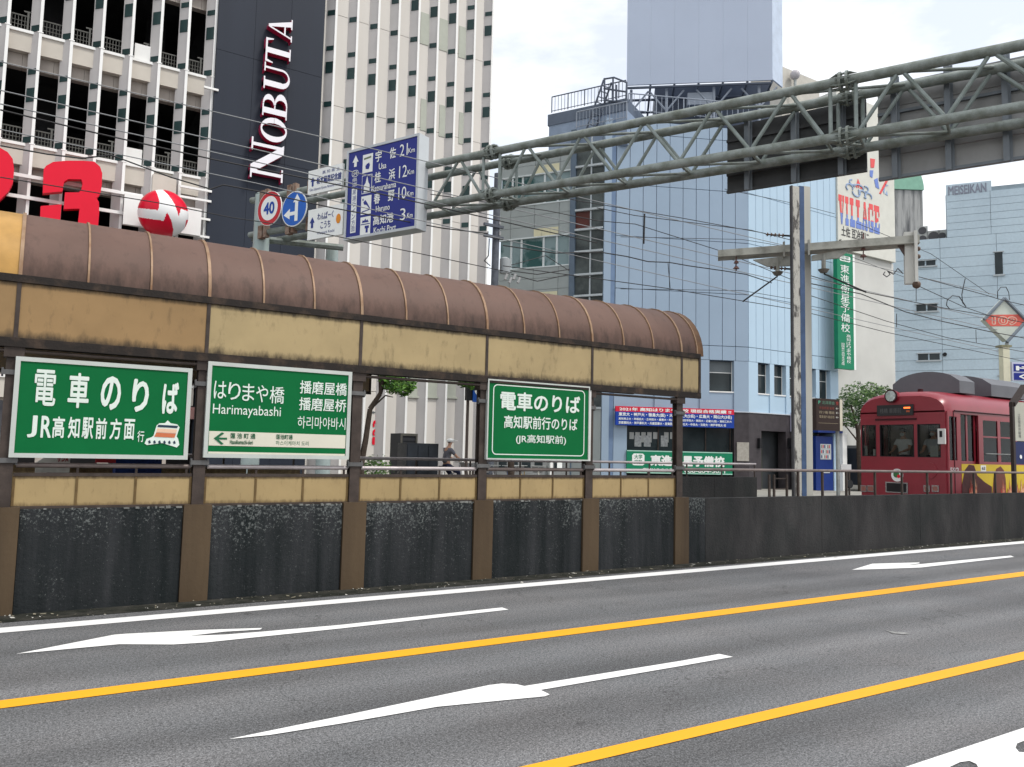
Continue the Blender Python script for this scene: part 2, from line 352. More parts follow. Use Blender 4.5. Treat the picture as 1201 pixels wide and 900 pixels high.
# ================================================================ platform wall
def wallmat(name, base, light, speck, thr=.62, st=(1.6, 1, .10)):
    M = bpy.data.materials.new(name); M.use_nodes = True; nt = M.node_tree; N = nt.nodes; L = nt.links; b = N['Principled BSDF']; b.inputs['Roughness'].default_value = .9; b.inputs['Specular IOR Level'].default_value = .15
    g = N.new('ShaderNodeNewGeometry')
    def noise(sc, det, st, ro=.65):
        mp = N.new('ShaderNodeMapping'); mp.inputs['Scale'].default_value = st; L.new(g.outputs['Position'], mp.inputs[0])
        n = N.new('ShaderNodeTexNoise'); n.inputs['Scale'].default_value = sc; n.inputs['Detail'].default_value = det; n.inputs['Roughness'].default_value = ro; L.new(mp.outputs[0], n.inputs['Vector']); return n.outputs['Fac']
    def rng(x, a, b_, c, d):
        r = N.new('ShaderNodeMapRange'); r.inputs[1].default_value = a; r.inputs[2].default_value = b_; r.inputs[3].default_value = c; r.inputs[4].default_value = d; L.new(x, r.inputs[0]); return r.outputs[0]
    def mix(f, a, c):
        m_ = N.new('ShaderNodeMix'); m_.data_type = 'RGBA'; L.new(f, m_.inputs[0])
        for s_, q in ((6, a), (7, c)):
            if isinstance(q, tuple): m_.inputs[s_].default_value = (*q, 1)
            else: L.new(q, m_.inputs[s_])
        return m_.outputs[2]
    streak = rng(noise(2.2, 5, st), .36, .66, 0, 1)
    patch = rng(noise(1.4, 7, (1, 1, .7)), .35, .65, 0, 1)
    c = mix(streak, base, light); c = mix(rng(noise(.9, 6, (1, 1, .5), .7), .45, .7, 0, .7), c, (base[0]*.7, base[1]*.9, base[2]*.85))
    # aggregate exposed near the top edge
    sp = N.new('ShaderNodeSeparateXYZ'); L.new(g.outputs['Position'], sp.inputs[0])
    top = rng(sp.outputs[2], .55, 1.06, 0, .12)
    ad = N.new('ShaderNodeMath'); ad.operation = 'ADD'; L.new(noise(42, 4, (1, 1, 1), .75), ad.inputs[0]); L.new(top, ad.inputs[1])
    a2 = N.new('ShaderNodeMath'); a2.operation = 'MULTIPLY_ADD'; a2.inputs[1].default_value = .12; L.new(patch, a2.inputs[0]); L.new(ad.outputs[0], a2.inputs[2])
    c = mix(rng(a2.outputs[0], thr, thr+.09, 0, .75), c, speck)
    L.new(c, b.inputs['Base Color'])
    bp = N.new('ShaderNodeBump'); bp.inputs['Strength'].default_value = .7; bp.inputs['Distance'].default_value = .02; L.new(noise(26, 5, (1, 1, 1), .7), bp.inputs['Height']); L.new(bp.outputs[0], b.inputs['Normal'])
    return M
wall_dark = wallmat('mossy_black_concrete', (.011, .014, .015), (.036, .038, .041), (.17, .185, .18), .70)
wall_grey = wallmat('stained_grey_concrete', (.022, .022, .023), (.050, .048, .048), (.10, .10, .10), .86, (.55, 1, .16))
wt = thing('platform_wall', 'long low mossy dark concrete wall between the road and the tram platform', 'wall', (9, WY+.1, 0))
POSTX = [-.02+1.865*k for k in range(-3, 6)]
for a, b in zip(POSTX[:-1], POSTX[1:]): MB().box(a+.155, b-.155, WY, WY+.2, 0, 1.05).build('wall_panel', wall_dark, wt)
MB().box(POSTX[0]-8, POSTX[-1]+.153, WY+.06, WY+.19, 0, 1.03).build('wall_core', wall_dark, wt)
x = POSTX[-1]+.155; MB().box(x, 9.86, WY, WY+.2, 0, 1.05).build('wall_panel', wall_dark, wt)
segs = [9.868, 12.9, 16.1, 19.4, 23.6, 28, 33, 40]
for a, b in zip(segs[:-1], segs[1:]): MB().box(a+.004, b-.004, WY+.005, WY+.2, 0, 1.045).build('wall_section', wall_grey, wt)
mb = MB()
for k in range(150):                       # crumbled mortar along the coping
    a = random.uniform(-3.5, 9.5); l_ = random.uniform(.01, .05)
    mb.box(a, a+l_, WY-.006-random.random()*.006, WY+.03, 1.035+random.random()*.01, 1.052+random.random()*.012)
mb.build('coping_crumbs', mat('pale_mortar', (.17, .175, .165), .95, var=.4, scale=12), wt, kind='stuff')

# ================================================================ shelter
SH = thing('tram_shelter', 'brown barrel-roofed tram stop shelter with rusty yellow panels standing on the wall', 'shelter', (4.5, WY+.85, 0))
ochre = grime('ochre_panel', (.37, .285, .15), (.035, .026, .018), 2.80, 3.37, .45, 2.6, .10, .06, .92)
ochre_old = grime('ochre_panel_old', (.29, .185, .085), (.04, .03, .02), 2.80, 3.37, .5, 2.2, .10, .05, .9)
ochre_low = grime('ochre_low_panel', (.36, .265, .13), (.08, .05, .025), 1.075, 1.385, .45, 4, .05, .04, .8)
brown_sheet = grime('brown_polycarbonate', (.125, .074, .058), (.03, .02, .016), 3.36, 6.0, .58, 2.0, .42, .1, .85)
ochre_sheet = mat('ochre_polycarbonate', (.42, .24, .07), .4, var=.3, scale=2)
pil = mat('brown_steel_pilaster', (.088, .060, .034), .6, col2=(.045, .03, .018), scale=2.2, streak=True, bump=.15)
rib_m = mat('tan_rib', (.30, .205, .13), .45, .1, col2=(.20, .11, .06), scale=6)
grimy = mat('grimy_gutter', (.02, .016, .014), .7, col2=(.075, .05, .035), scale=4, lo=.5, hi=.75, bump=.2)
RR = .86; RC = (WY+RR, 3.42)
ROOFX = [-.02+.6217*k for k in range(-8, 16)] + [9.66]
def arc(x, r, n=18, a0=0, a1=180): return [(x, RC[0]-r*cos(R(a0+(a1-a0)*k/n)), RC[1]+r*sin(R(a0+(a1-a0)*k/n))) for k in range(n+1)]
for i, (a, b) in enumerate(zip(ROOFX[:-1], ROOFX[1:])):
    mb = MB(); A, B = arc(0, RR), arc(b-a, RR); Ai, Bi = arc(0, RR-.012), arc(b-a, RR-.012)
    A, B, Ai, Bi = [[(p[0]+a, p[1], p[2]) for p in q] for q in (A, B, Ai, Bi)]
    for k in range(18): mb.quad(A[k], B[k], B[k+1], A[k+1]); mb.quad(Ai[k+1], Bi[k+1], Bi[k], Ai[k])
    mb.quad(A[0], Ai[0], Bi[0], B[0])
    mb.build('roof_panel', ochre_sheet if b <= 0 else brown_sheet, SH, smooth=True)
for i, x in enumerate(ROOFX):
    wd = .034 if i % 3 == 2 else .02
    mb = MB(); ro, ri = RR+.018, RR-.02
    A, B, Ci, D = arc(x-wd/2, ro), arc(x+wd/2, ro), arc(x-wd/2, ri), arc(x+wd/2, ri)
    for k in range(18):
        mb.quad(A[k], B[k], B[k+1], A[k+1]); mb.quad(Ci[k+1], D[k+1], D[k], Ci[k]); mb.quad(A[k+1], Ci[k+1], Ci[k], A[k]); mb.quad(B[k], D[k], D[k+1], B[k+1])
    mb.build('roof_rib', rib_m, SH, smooth=True)
# flared end cowl
mb = MB()
for r_, x in ((RR, 9.66),): 
    A, B = arc(9.672, RR+.012), arc(9.80, RR+.012); Ai, Bi = arc(9.672, RR-.03), arc(9.80, RR-.03)
    for k in range(18): mb.quad(A[k], B[k], B[k+1], A[k+1]); mb.quad(Ai[k+1], Bi[k+1], Bi[k], Ai[k]); mb.quad(B[k], Bi[k], Bi[k+1], B[k+1])
mb.build('end_cowl', mat('rusty_cowl', (.17, .085, .035), .55, col2=(.06, .035, .022), scale=3), SH, smooth=True)
for yy, sg in ((WY, -1), (WY+2*RR, 1)):
    y0, y1 = sorted((yy+sg*.03, yy-sg*.05))
    MB().box(ROOFX[0], 9.72, y0, y1, 3.375, 3.452).build('gutter', grimy, SH)
    y0, y1 = sorted((yy+sg*.02, yy-sg*.04))
    MB().box(ROOFX[0], 9.74, y0, y1, 2.705 if sg < 0 else 2.86, 2.798 if sg < 0 else 2.93).build('lower_beam', grimy, SH)
XJ = POSTX + [9.70]
for i, (a, b) in enumerate(zip(XJ[:-1], XJ[1:])):
    MB().box(a+.012, b-.012, WY-.004, WY+.012, 2.80, 3.373).build('fascia_panel', ochre_old if i < 4 else ochre, SH)
    MB().box(a+.012, b-.012, WY+2*RR-.012, WY+2*RR+.004, 2.932, 3.373).build('rear_fascia_panel', ochre, SH)
for x in XJ: 
    MB().box(x-.02 if x < 9.6 else x, x+.02 if x < 9.6 else x+.04, WY-.014, WY+.012, 2.79, 3.38).build('fascia_mullion', darksteel, SH)
MB().tube((ROOFX[0], WY+.02, 2.665), (9.3, WY+.02, 2.665), .018).build('conduit', darksteel, SH)
for x in POSTX:
    mb = MB(); mb.box(x-.065, x+.065, WY+.03, WY+.042, 1.05, 2.71); mb.box(x-.065, x+.065, WY+.128, WY+.14, 1.05, 2.71); mb.box(x-.006, x+.006, WY+.042, WY+.128, 1.05, 2.71)
    mb.build('post', darksteel, SH)
    mb = MB(); mb.box(x-.15, x+.15, WY-.035, WY-.02, 0.0, 1.06); mb.box(x-.15, x-.135, WY-.02, WY+.06, 0, 1.06); mb.box(x+.135, x+.15, WY-.02, WY+.06, 0, 1.06); mb.box(x-.15, x+.15, WY-.035, WY+.14, 1.06, 1.072)
    mb.build('pilaster', pil, SH)
    MB().box(x-.09, x+.09, WY+.0, WY+.16, 2.60, 2.705).build('post_cap', darksteel, SH)
    for zz in (1.52, 2.42):
        mb = MB(); mb.box(x-.10, x+.10, WY+.01, WY+.03, zz, zz+.05); mb.tube((x-.105, WY+.05, zz+.025), (x+.105, WY+.05, zz+.025), .012); mb.box(x-.1, x-.08, WY+.03, WY+.07, zz-.02, zz+.07); mb.box(x+.08, x+.1, WY+.03, WY+.07, zz-.02, zz+.07)
        mb.build('clamp', mat('clamp_steel', (.12, .12, .12), .5, .3, var=.3, scale=8), SH)
# rear posts and rear screen on the left half
for x in POSTX[:3]:
    MB().box(x-.05, x+.05, WY+2*RR-.12, WY+2*RR-.02, .26, 2.71).build('rear_post', darksteel, SH)
xr = CP.x+ray(432, 455).x/ray(432, 455).y*(WY+2*RR)
MB().box(-4, xr, WY+2*RR-.03, WY+2*RR-.01, 2.60, 2.857).build('rear_screen_panel', mat('rear_screen', (.46, .37, .26), .5, var=.15, scale=1.5), SH)
mb = MB(); mb.box(-4, xr+.03, WY+2*RR-.045, WY+2*RR-.005, 2.56, 2.60); mb.box(xr, xr+.03, WY+2*RR-.04, WY+2*RR, 2.601, 2.857)
mb.build('rear_screen_frame', darksteel, SH)
# low panels above the wall, with rails
for a, b in zip(POSTX[:-1], POSTX[1:]):
    w_ = (b-a-.16)/3
    mb = MB(); mb.box(a+.07, b-.07, WY+.05, WY+.10, 1.385, 1.42); mb.box(a+.07, b-.07, WY+.05, WY+.10, 1.052, 1.078); mb.build('panel_frame', darksteel, SH)
    for k in range(3):
        x0 = a+.08+w_*k
        MB().box(x0+.012, x0+w_-.012, WY+.065, WY+.075, 1.078, 1.385).build('low_panel', ochre_low, SH)
    for k in range(4):
        x0 = a+.08+w_*k; MB().box(x0-.012, x0+.012, WY+.055, WY+.09, 1.078, 1.385).build('panel_stile', mat('stile_brown', (.13, .085, .035), .6, var=.3, scale=9), SH)
    for k in (1, 2, 3):
        if k < 3 or True: x0 = a+.08+w_*k-(.05 if k == 3 else 0); MB().box(x0-.012, x0+.012, WY+.06, WY+.08, 1.42, 1.475).build('rail_post', darksteel, SH)
railm = mat('handrail_lit', (.42, .38, .38), .32, .35, var=.2, scale=5)  # paler rail colour stands for light along the top
railo = mat('handrail_brown', (.16, .13, .12), .4, .2, var=.3, scale=5)
for i, (a, b) in enumerate(zip(POSTX[:-1], POSTX[1:])):
    MB().tube((a+.09, WY+.07, 1.498), (b-.09, WY+.07, 1.498), .026, 10).build('handrail', railo if i in (2, 3) or i == 6 else railm, SH, smooth=True)
for k in range(7): MB().box(-1.7+.75*k, -.97+.75*k, WY+2*RR-.03, WY+2*RR-.01, .9, 1.46).build('rear_low_panel', ochre_low, SH)
# ---- rear platform parapet with its own rail
rp_ = thing('rear_parapet', 'low stained concrete parapet with a steel rail on the far side of the platform', 'wall', (6, 11.4, 0))
MB().box(-8, 9.5, 11.30, 11.46, 0, 1.30).build('parapet', wall_grey, rp_)
for a, b in ((9.508, 10.6), (10.608, 11.9), (11.908, 13.15)): MB().box(a, b, 11.30, 11.46, 0, 1.335).build('parapet', wall_grey, rp_)
MB().tube((2, 11.38, 1.60), (13.2, 11.38, 1.60), .024, 10).build('handrail', railm, rp_, smooth=True)
k = 2.5
while k < 13.2: MB().box(k-.012, k+.012, 11.37, 11.39, 1.29, 1.59).build('rail_post', darksteel, rp_); k += .97
# ---- railing on the wall right of the shelter
rl = thing('wall_railing', 'brown steel railing on top of the wall in front of the red tram', 'railing', (20, WY+.1, 1.04))
MB().tube((9.40, WY+.08, 1.522), (40, WY+.08, 1.522), .026, 10).build('handrail', railo, rl, smooth=True)
for u in (936, 964.5, 992.5): 
    x = ray(u, 565).x/ray(u, 565).y*(WY+.08); MB().box(x-.018, x+.018, WY+.06, WY+.10, 1.04, 1.50).build('baluster', darksteel, rl)
x += .92
while x < 40: MB().box(x-.014, x+.014, WY+.06, WY+.10, 1.04, 1.50).build('baluster', darksteel, rl); x += .92
gt = thing('platform_gate', 'small dark steel gate frame at the end of the platform wall', 'gate', (13.3, 10.6, 0))
PG = Plane(12.2, WY+.2, 90)
for u in (901.5, 907, 922): 
    s_, z_ = PG.sz(u, 565); MB().pbox(PG, s_-.02, s_+.02, 1.0, 1.44, 0, .03).build('gate_post', darksteel, gt)
a, _ = PG.sz(907, 565); b, _ = PG.sz(922, 565)
for z in (1.17, 1.36): MB().pbox(PG, a+.02, b-.02, z, z+.02, 0, .02).build('gate_bar', darksteel, gt)
# reflector disc post by the wall
rd = thing('reflector_post', 'round black mirror back on a short post behind the railing', 'post', (14.9, WY+.4, 0))
PR = Plane(14.9, WY+.4, 90); q = PR.px(996, 568)
MB().tube((q.x, q.y, .95), (q.x, q.y, 1.5), .02).build('pole', darksteel, rd)
mb = MB(); mb.tube((q.x, q.y-.03, q.z), (q.x, q.y+.02, q.z), .085, 16); mb.build('disc', black, rd)

# ================================================================ platform signs
PS = Plane(0, WY-.01, 90)
frame_m = mat('sign_frame_aluminium', (.50, .53, .50), .4, .2, var=.1)
pale_green = mat('lettering_white', (.66, .74, .68), .45, var=.04)
def signbox(name, label, u0, u1, v0, v1, fm=.045, depth=.10, face=signgreen):
    s0, s1, z0, z1 = PS.rect(u0, u1, v0, v1)
    t = thing(name, label, 'sign', PS.pt((s0+s1)/2, z0))
    MB().pbox(PS, s0+fm, s1-fm, z0+fm, z1-fm, -depth+.01, 0).build('sign_face', face, t)
    mb = MB(); mb.pbox(PS, s0, s1, z0, z0+fm, -depth, .012); mb.pbox(PS, s0, s1, z1-fm, z1, -depth, .012); mb.pbox(PS, s0, s0+fm, z0+fm, z1-fm, -depth, .012); mb.pbox(PS, s1-fm, s1, z0+fm, z1-fm, -depth, .012)
    mb.build('sign_frame', frame_m, t)
    return t, s0, s1, z0, z1
# fraction helper: places text inside a sign by fractions of its width / height
def ft(P, box, body, a0, a1, b0, b1, d, m_, t, bold=0, **k):
    s0, s1, z0, z1 = box; return text(P, body, s0+(s1-s0)*a0, s0+(s1-s0)*a1, z0+(z1-z0)*b0, z0+(z1-z0)*b1, d, m_, t, bold, **k)
t, *bx = signbox('stop_sign', 'large green tram boarding sign with a small tram picture, leftmost of the three green signs', 14, 223, 425, 538)
for k, ch in enumerate('電車のりば'): ft(PS, bx, ch, .105+.18*k, .105+.18*k+(.115 if k < 3 else .098), .52-.008*k, .885-.012*k, .004, pale_green, t, .016 if k == 0 else (.024 if k == 1 else .034))
for k, ch in enumerate('JR高知駅前方面'):
    a = [.085, .155, .215, .30, .375, .45, .53, .61][k]; ft(PS, bx, ch, a, a+[.05, .055, .065, .062, .062, .062, .065, .062][k], .20, .42, .004, pale_green, t, .022)
ft(PS, bx, '行', .69, .73, .18, .30, .004, pale_green, t, .012)
def fpoly(P, box, pts, d, m_, t, name, th=.003, **k):
    s0, s1, z0, z1 = box
    return MB().ppoly(P, [(s0+(s1-s0)*a, z0+(z1-z0)*b) for a, b in pts], d, d+th).build(name, m_, t, **k)
fpoly(PS, bx, [(.735, .165), (.745, .215), (.775, .235), (.785, .25), (.80, .36), (.815, .385), (.85, .39), (.865, .42), (.885, .39), (.925, .38), (.94, .35), (.925, .25), (.935, .225), (.945, .16), (.93, .13), (.84, .175), (.75, .15)], .004, pale_green, t, 'tram_picture')
navy = mat('print_navy', (.02, .04, .07), .5); orange = mat('print_orange', (.55, .16, .07), .5); cream = mat('print_cream', (.75, .5, .35), .5)
fpoly(PS, bx, [(.80, .29), (.805, .33), (.925, .325), (.92, .285)], .008, cream, t, 'tram_picture')
fpoly(PS, bx, [(.79, .24), (.80, .285), (.92, .28), (.912, .235)], .008, orange, t, 'tram_picture')
fpoly(PS, bx, [(.805, .345), (.81, .37), (.93, .365), (.925, .34)], .008, navy, t, 'tram_picture')
for k in range(6): fpoly(PS, bx, [(.755+.03*k, .19), (.765+.03*k, .205), (.772+.03*k, .175), (.76+.03*k, .165)], .008, navy, t, 'tram_picture')
# second sign: station name
t, *bx = signbox('stop_sign', 'green station name sign with a white strip and arrow, middle of the three green signs', 241, 411, 430, 538)
for k, ch in enumerate('はりまや橋'): ft(PS, bx, ch, .045+.092*k, .045+.092*k+(.08 if k < 4 else .10), .615-.005*k, .80-.005*k, .004, pale_green, t, .004)
ft(PS, bx, 'Harimayabashi', .045, .495, .425, .56, .004, pale_green, t, 0)
ft(PS, bx, '播磨屋橋', .62, .965, .72, .865, .004, pale_green, t, .012)
ft(PS, bx, '播磨屋桥', .62, .965, .535, .68, .004, pale_green, t, .012)
ft(PS, bx, '하리마야바시', .615, .965, .335, .47, .004, pale_green, t, 0)
strip = mat('strip_cream', (.62, .60, .50), .45, var=.05)
fpoly(PS, bx, [(.03, .125), (.97, .125), (.97, .275), (.03, .275)], .001, strip, t, 'white_strip')
fpoly(PS, bx, [(.03, .0415), (.97, .0415), (.97, .062), (.03, .062)], .001, strip, t, 'white_strip')
tg = mat('strip_lettering', (.012, .12, .05), .5)
fpoly(PS, bx, [(.06, .20), (.11, .265), (.125, .255), (.09, .21), (.145, .21), (.145, .19), (.09, .19), (.125, .145), (.11, .135)], .006, tg, t, 'arrow')
ft(PS, bx, '蓮 池 町 通', .165, .33, .205, .262, .006, tg, t, .01); ft(PS, bx, 'Hasuikemachi-dori', .165, .315, .145, .19, .006, tg, t, .01)
ft(PS, bx, '莲池町通', .47, .585, .21, .262, .006, tg, t, .005); ft(PS, bx, '하스이케마치 도리', .47, .70, .145, .193, .006, tg, t, 0)
# third sign
t, *bx = signbox('stop_sign', 'dark green boarding sign with a thin white inner border, rightmost of the three green signs', 571, 691, 449, 540, fm=.02)
def ring(P, box, a0, a1, b0, b1, r, wd, d, m_, t, name):
    s0, s1, z0, z1 = box; S0, S1, Z0, Z1 = s0+(s1-s0)*a0, s0+(s1-s0)*a1, z0+(z1-z0)*b0, z0+(z1-z0)*b1; mb = MB()
    def rr(o):
        q = []
        for cx, cz, a in ((S1-r, Z1-r, 0), (S0+r, Z1-r, 90), (S0+r, Z0+r, 180), (S1-r, Z0+r, 270)):
            for k in range(5): q.append((cx+(r-o)*cos(R(a+22.5*k)), cz+(r-o)*sin(R(a+22.5*k))))
        return q
    A, B = rr(0), rr(wd)
    for k in range(len(A)): j = (k+1) % len(A); mb.quad(P.pt(*A[k], d), P.pt(*A[j], d), P.pt(*B[j], d), P.pt(*B[k], d))
    return mb.build(name, m_, t)
ring(PS, bx, .05, .95, .06, .94, .07, .014, .004, pale_green, t, 'border')
ft(PS, bx, '電車のりば', .115, .90, .62, .86, .004, pale_green, t, .025)
ft(PS, bx, '高知駅前行のりば', .155, .875, .395, .56, .004, pale_green, t, .018)
ft(PS, bx, '(JR高知駅前)', .27, .76, .20, .325, .004, pale_green, t, .012)
lit = mat('sign_side_lit', (.62, .62, .6), .4)  # light on the sign's side, painted as a pale plate
MB().pbox(PS, bx[1]+.004, bx[1]+.035, bx[2], bx[3], -.09, .0).build('side_plate', lit, t)

# ================================================================ left building: parking floors, dark sign strip, finned wall
LB = Plane(0, 27, 90)
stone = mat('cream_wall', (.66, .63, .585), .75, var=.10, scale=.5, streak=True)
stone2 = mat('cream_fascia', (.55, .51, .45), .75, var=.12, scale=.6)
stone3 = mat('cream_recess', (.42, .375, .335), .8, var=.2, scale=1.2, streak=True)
fin_m = mat('fin_side', (.54, .52, .51), .6, var=.08, scale=.8)
louv = mat('dark_green_glazing', (.022, .05, .05), .25, var=.4, scale=.7)
deep = mat('parking_shade', (.035, .035, .037), .9, var=.3)  # shade inside the parking floors is put into this dark colour
b1 = thing('department_store', 'tall cream department store with white fins, parking floors and a dark vertical strip', 'building', (7, 27, 0))
T1 = 26.5; FZ = 14.06; FP = 3.415; XE = 15.475
FINX = [4.88+.8152*k for k in range(-11, 14)]
# finned wall east of the dark strip
cx = [x for x in FINX if x > 8.5]
for a, b in zip([8.53]+cx[:-1], cx):
    for k in range(-4, 4):
        z0 = FZ+FP*k if k > -4 else 0; z1 = FZ+FP*(k+1)-.018
        MB().box(a+.004, b-.004, 27, 27.3, z0, min(z1, T1)).build('wall_panel', stone, b1)
MB().box(8.5, XE-.02, 27.3, 38, 0, T1-.05).build('wall_mass', stone, b1)
MB().box(-12, 8.5, 34, 38, 0, T1-.05).build('wall_mass', deep, b1)
MB().box(-12, 8.5, 27.4, 34, T1-.4, T1-.06).build('roof_slab', deep, b1)
faint = mat('sage_panel', (.42, .44, .38), .5, var=.08)
for (u0, u1) in ((493, 511), (515, 533), (538, 548)):
    for v0 in (17, 118):
        vv = v0+(u0-493)*.33
        s0, s1, z0, z1 = LB.rect(u0, u1, vv, vv+37); MB().pbox(LB, s0, s1, z0, z1, 0.003, .02).build('sage_panel', faint, b1)
for u0, u1 in ((475, 491), (497, 514), (521, 536)):
    s0, s1, z0, z1 = LB.rect(u0, u1, 442, 465+(u0-475)*.02); mb = MB(); mb.pbox(LB, s0, s1, z0, z1, .003, .02); mb.pbox(LB, s0, s1, z0-.06, z0, .003, .08); mb.build('sage_panel', faint, b1)
# fins
fe = mat('fin_edge_white', (.82, .82, .80), .4, var=.03)
for x in FINX:
    zz0 = 3.72 if x < 5 else 0
    if 5.2 < x < 8.4: continue
    pts = [(x-.27, 27.0), (x-.035, 26.74), (x-.035, 26.72), (x+.035, 26.72), (x+.035, 27.0)]
    mb = MB(); mb.hexa([(p[0], p[1], zz0) for p in pts], [(p[0], p[1], T1) for p in pts]); f = mb.build('fin', fin_m, b1)
    MB().box(x-.04, x+.04, 26.70, 26.717, zz0, T1).build('fin_edge', fe, f)
    for k in range(-1, 3):
        F = FZ+FP*k
        for a, b in ((-.19, .0), (1.06, 1.48), (1.90, 2.07)):
            if F+b < 9.2 or (x < 5 and F+a > 18.0) or x < -1.8: continue
            p0, p1 = V((x-.235, 26.953, 0)), V((x-.042, 26.74, 0)); nn = V((-.74, -.67, 0))*.012
            mb = MB(); z = lambda q, h: q+nn+V((0, 0, h))
            mb.hexa([p0+V((0, 0, F+a)), p1+V((0, 0, F+a)), z(p1, F+a), z(p0, F+a)][::-1], [p0+V((0, 0, F+b)), p1+V((0, 0, F+b)), z(p1, F+b), z(p0, F+b)][::-1])
            mb.build('louvre', louv, f)
    for k in range(-2, 3): 
        if x < 5: MB().box(x-.075, x+.075, 26.69, 26.72, FZ+FP*k-.25, FZ+FP*k-.22).build('fin_joint', fe, f)
# parking floors west of the strip
px_ = [x for x in FINX if x < 5]
mesh_m = mat('rail_mesh', (.12, .12, .11), .6)
for k in range(-3, 4):
    F = FZ+FP*k
    if F < 3: continue
    for i, (a, b) in enumerate(zip(px_[:-1], px_[1:])):
        a_, b_ = a+.002, b-.002
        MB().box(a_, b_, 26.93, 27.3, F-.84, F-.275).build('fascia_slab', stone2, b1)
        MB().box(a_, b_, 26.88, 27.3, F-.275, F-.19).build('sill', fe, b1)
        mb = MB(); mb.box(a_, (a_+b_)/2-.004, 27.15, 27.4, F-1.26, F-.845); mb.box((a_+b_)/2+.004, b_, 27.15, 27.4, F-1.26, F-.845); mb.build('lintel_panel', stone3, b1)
        if k >= -1:
            mb = MB(); n = 9
            for j in range(n): xx = a+.05+(b-a-.05)*j/n; mb.box(xx, xx+.018, 27.1, 27.12, F-.19, F+.30)
            mb.box(a, b, 27.09, 27.13, F+.30, F+.335)
            for j in range(3): mb.box(a, b, 27.095, 27.105, F-.1+.12*j, F-.085+.12*j)
            if (i+k) % 2 == 0: mb.box(a+.45, a+.50, 27.05, 27.08, F-.19, F+.45); mb.box(a+.36, a+.59, 27.05, 27.08, F+.42, F+.46)
            mb.build('guard_rail', mesh_m if (i+k) % 2 else mesh_m, b1)
    MB().box(-12, 4.9, 27.42, 34, F-.55, F-.22).build('floor_slab', deep, b1)
for k in (-1, 0):
    F = FZ+FP*k; s0, _, z0, z1 = LB.rect(158, 172, 52, 65) if k == 0 else LB.rect(146, 163, 172, 186)
    s1 = s0+.5; MB().pbox(LB, s0, s1, F-.18, F+.34, -.06, .02).build('white_board', white, b1)
for x in (0.3, 3.5): MB().box(x-.3, x+.3, 30, 30.6, 3, T1-.5).build('column', deep, b1)
# shop front under the parking floors
MB().box(-12, 8.5, 29.2, 29.5, 0, 3.6).build('shop_back', mat('shop_dark', (.03, .028, .03), .5), b1)
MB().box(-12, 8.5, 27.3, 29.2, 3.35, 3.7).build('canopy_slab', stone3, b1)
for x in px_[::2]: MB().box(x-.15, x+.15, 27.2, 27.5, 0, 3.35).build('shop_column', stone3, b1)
# dark vertical sign strip
strip_m = mat('slate_strip', (.021, .027, .041), .55, var=.15, scale=.6, streak=True)
for k in range(-4, 4):
    z0 = 0 if k == -4 else FZ+FP*k+.7; z1 = min(T1+.3, FZ+FP*(k+1)+.7)-.012
    for a, b in ((4.93, 6.12), (6.128, 7.32), (7.328, 8.50)): MB().box(a, b, 26.60, 27.2, z0, z1).build('strip_panel', strip_m, b1)
# NOBUTA lettering: slab serif letters with red returns, reading upwards
SP = Plane(0, 26.6, 90)
def bar(pts): return pts
def serifs(x0, x1, y0, t): return [(x0, y0), (x1, y0), (x1, y0+t), (x0, y0+t)]
def ringpoly(cx, cy, rx, ry, sx, sy, n=24):
    o = [(cx+rx*cos(2*pi*k/n), cy+ry*sin(2*pi*k/n)) for k in range(n)]; i = [(cx+sx*cos(2*pi*k/n), cy+sy*sin(2*pi*k/n)) for k in range(n)]
    return [[o[k], o[(k+1) % n], i[(k+1) % n], i[k]] for k in range(n)]
def halfring(x0, cy, rx, ry, sx, sy, n=10):
    o = [(x0+rx*sin(pi*k/n), cy-ry*cos(pi*k/n)) for k in range(n+1)]; i = [(x0+sx*sin(pi*k/n), cy-sy*cos(pi*k/n)) for k in range(n+1)]
    return [[o[k], o[k+1], i[k+1], i[k]] for k in range(n)]
LET = {
 'N': [[(.12, 0), (.20, 0), (.20, 1), (.12, 1)], [(.08, 1), (.32, 1), (.93, 0), (.70, 0)], [(.80, 0), (.88, 0), (.88, 1), (.80, 1)], serifs(0, .32, 0, .05), serifs(0, .12, .95, .05), serifs(.68, 1.0, .95, .05)],
 'O': ringpoly(.5, .5, .5, .52, .27, .46),
 'B': [[(.12, 0), (.34, 0), (.34, 1), (.12, 1)], serifs(0, .5, 0, .05), serifs(0, .5, .95, .05), serifs(.34, .5, .48, .05)] + halfring(.48, .755, .38, .245, .17, .195) + halfring(.48, .265, .47, .265, .23, .215),
 'U': [[(.12, .3), (.34, .3), (.34, 1), (.12, 1)], [(.78, .3), (.86, .3), (.86, 1), (.78, 1)], serifs(0, .46, .95, .05), serifs(.66, 1, .95, .05)] + [[(.49+.37*cos(pi+pi*k/10), .32+.34*sin(pi+pi*k/10)), (.49+.37*cos(pi+pi*(k+1)/10), .32+.34*sin(pi+pi*(k+1)/10)), (.55+.23*cos(pi+pi*(k+1)/10), .32+.27*sin(pi+pi*(k+1)/10)), (.55+.23*cos(pi+pi*k/10), .32+.27*sin(pi+pi*k/10))] for k in range(10)],
 'T': [[(.39, 0), (.61, 0), (.61, 1), (.39, 1)], serifs(.02, .98, .93, .07), [(.0, .70), (.04, .70), (.12, .93), (.02, .93)], [(.96, .70), (1, .70), (.98, .93), (.88, .93)], serifs(.26, .74, 0, .05)],
 'A': [[(.10, 0), (.17, 0), (.48, .92), (.44, 1)], [(.44, 1), (.56, 1), (.93, 0), (.68, 0)], [(.24, .28), (.72, .28), (.70, .34), (.26, .34)], serifs(0, .28, 0, .05), serifs(.56, 1.02, 0, .05)],
}
red_side = mat('letter_return_red', (.42, .02, .08), .4)
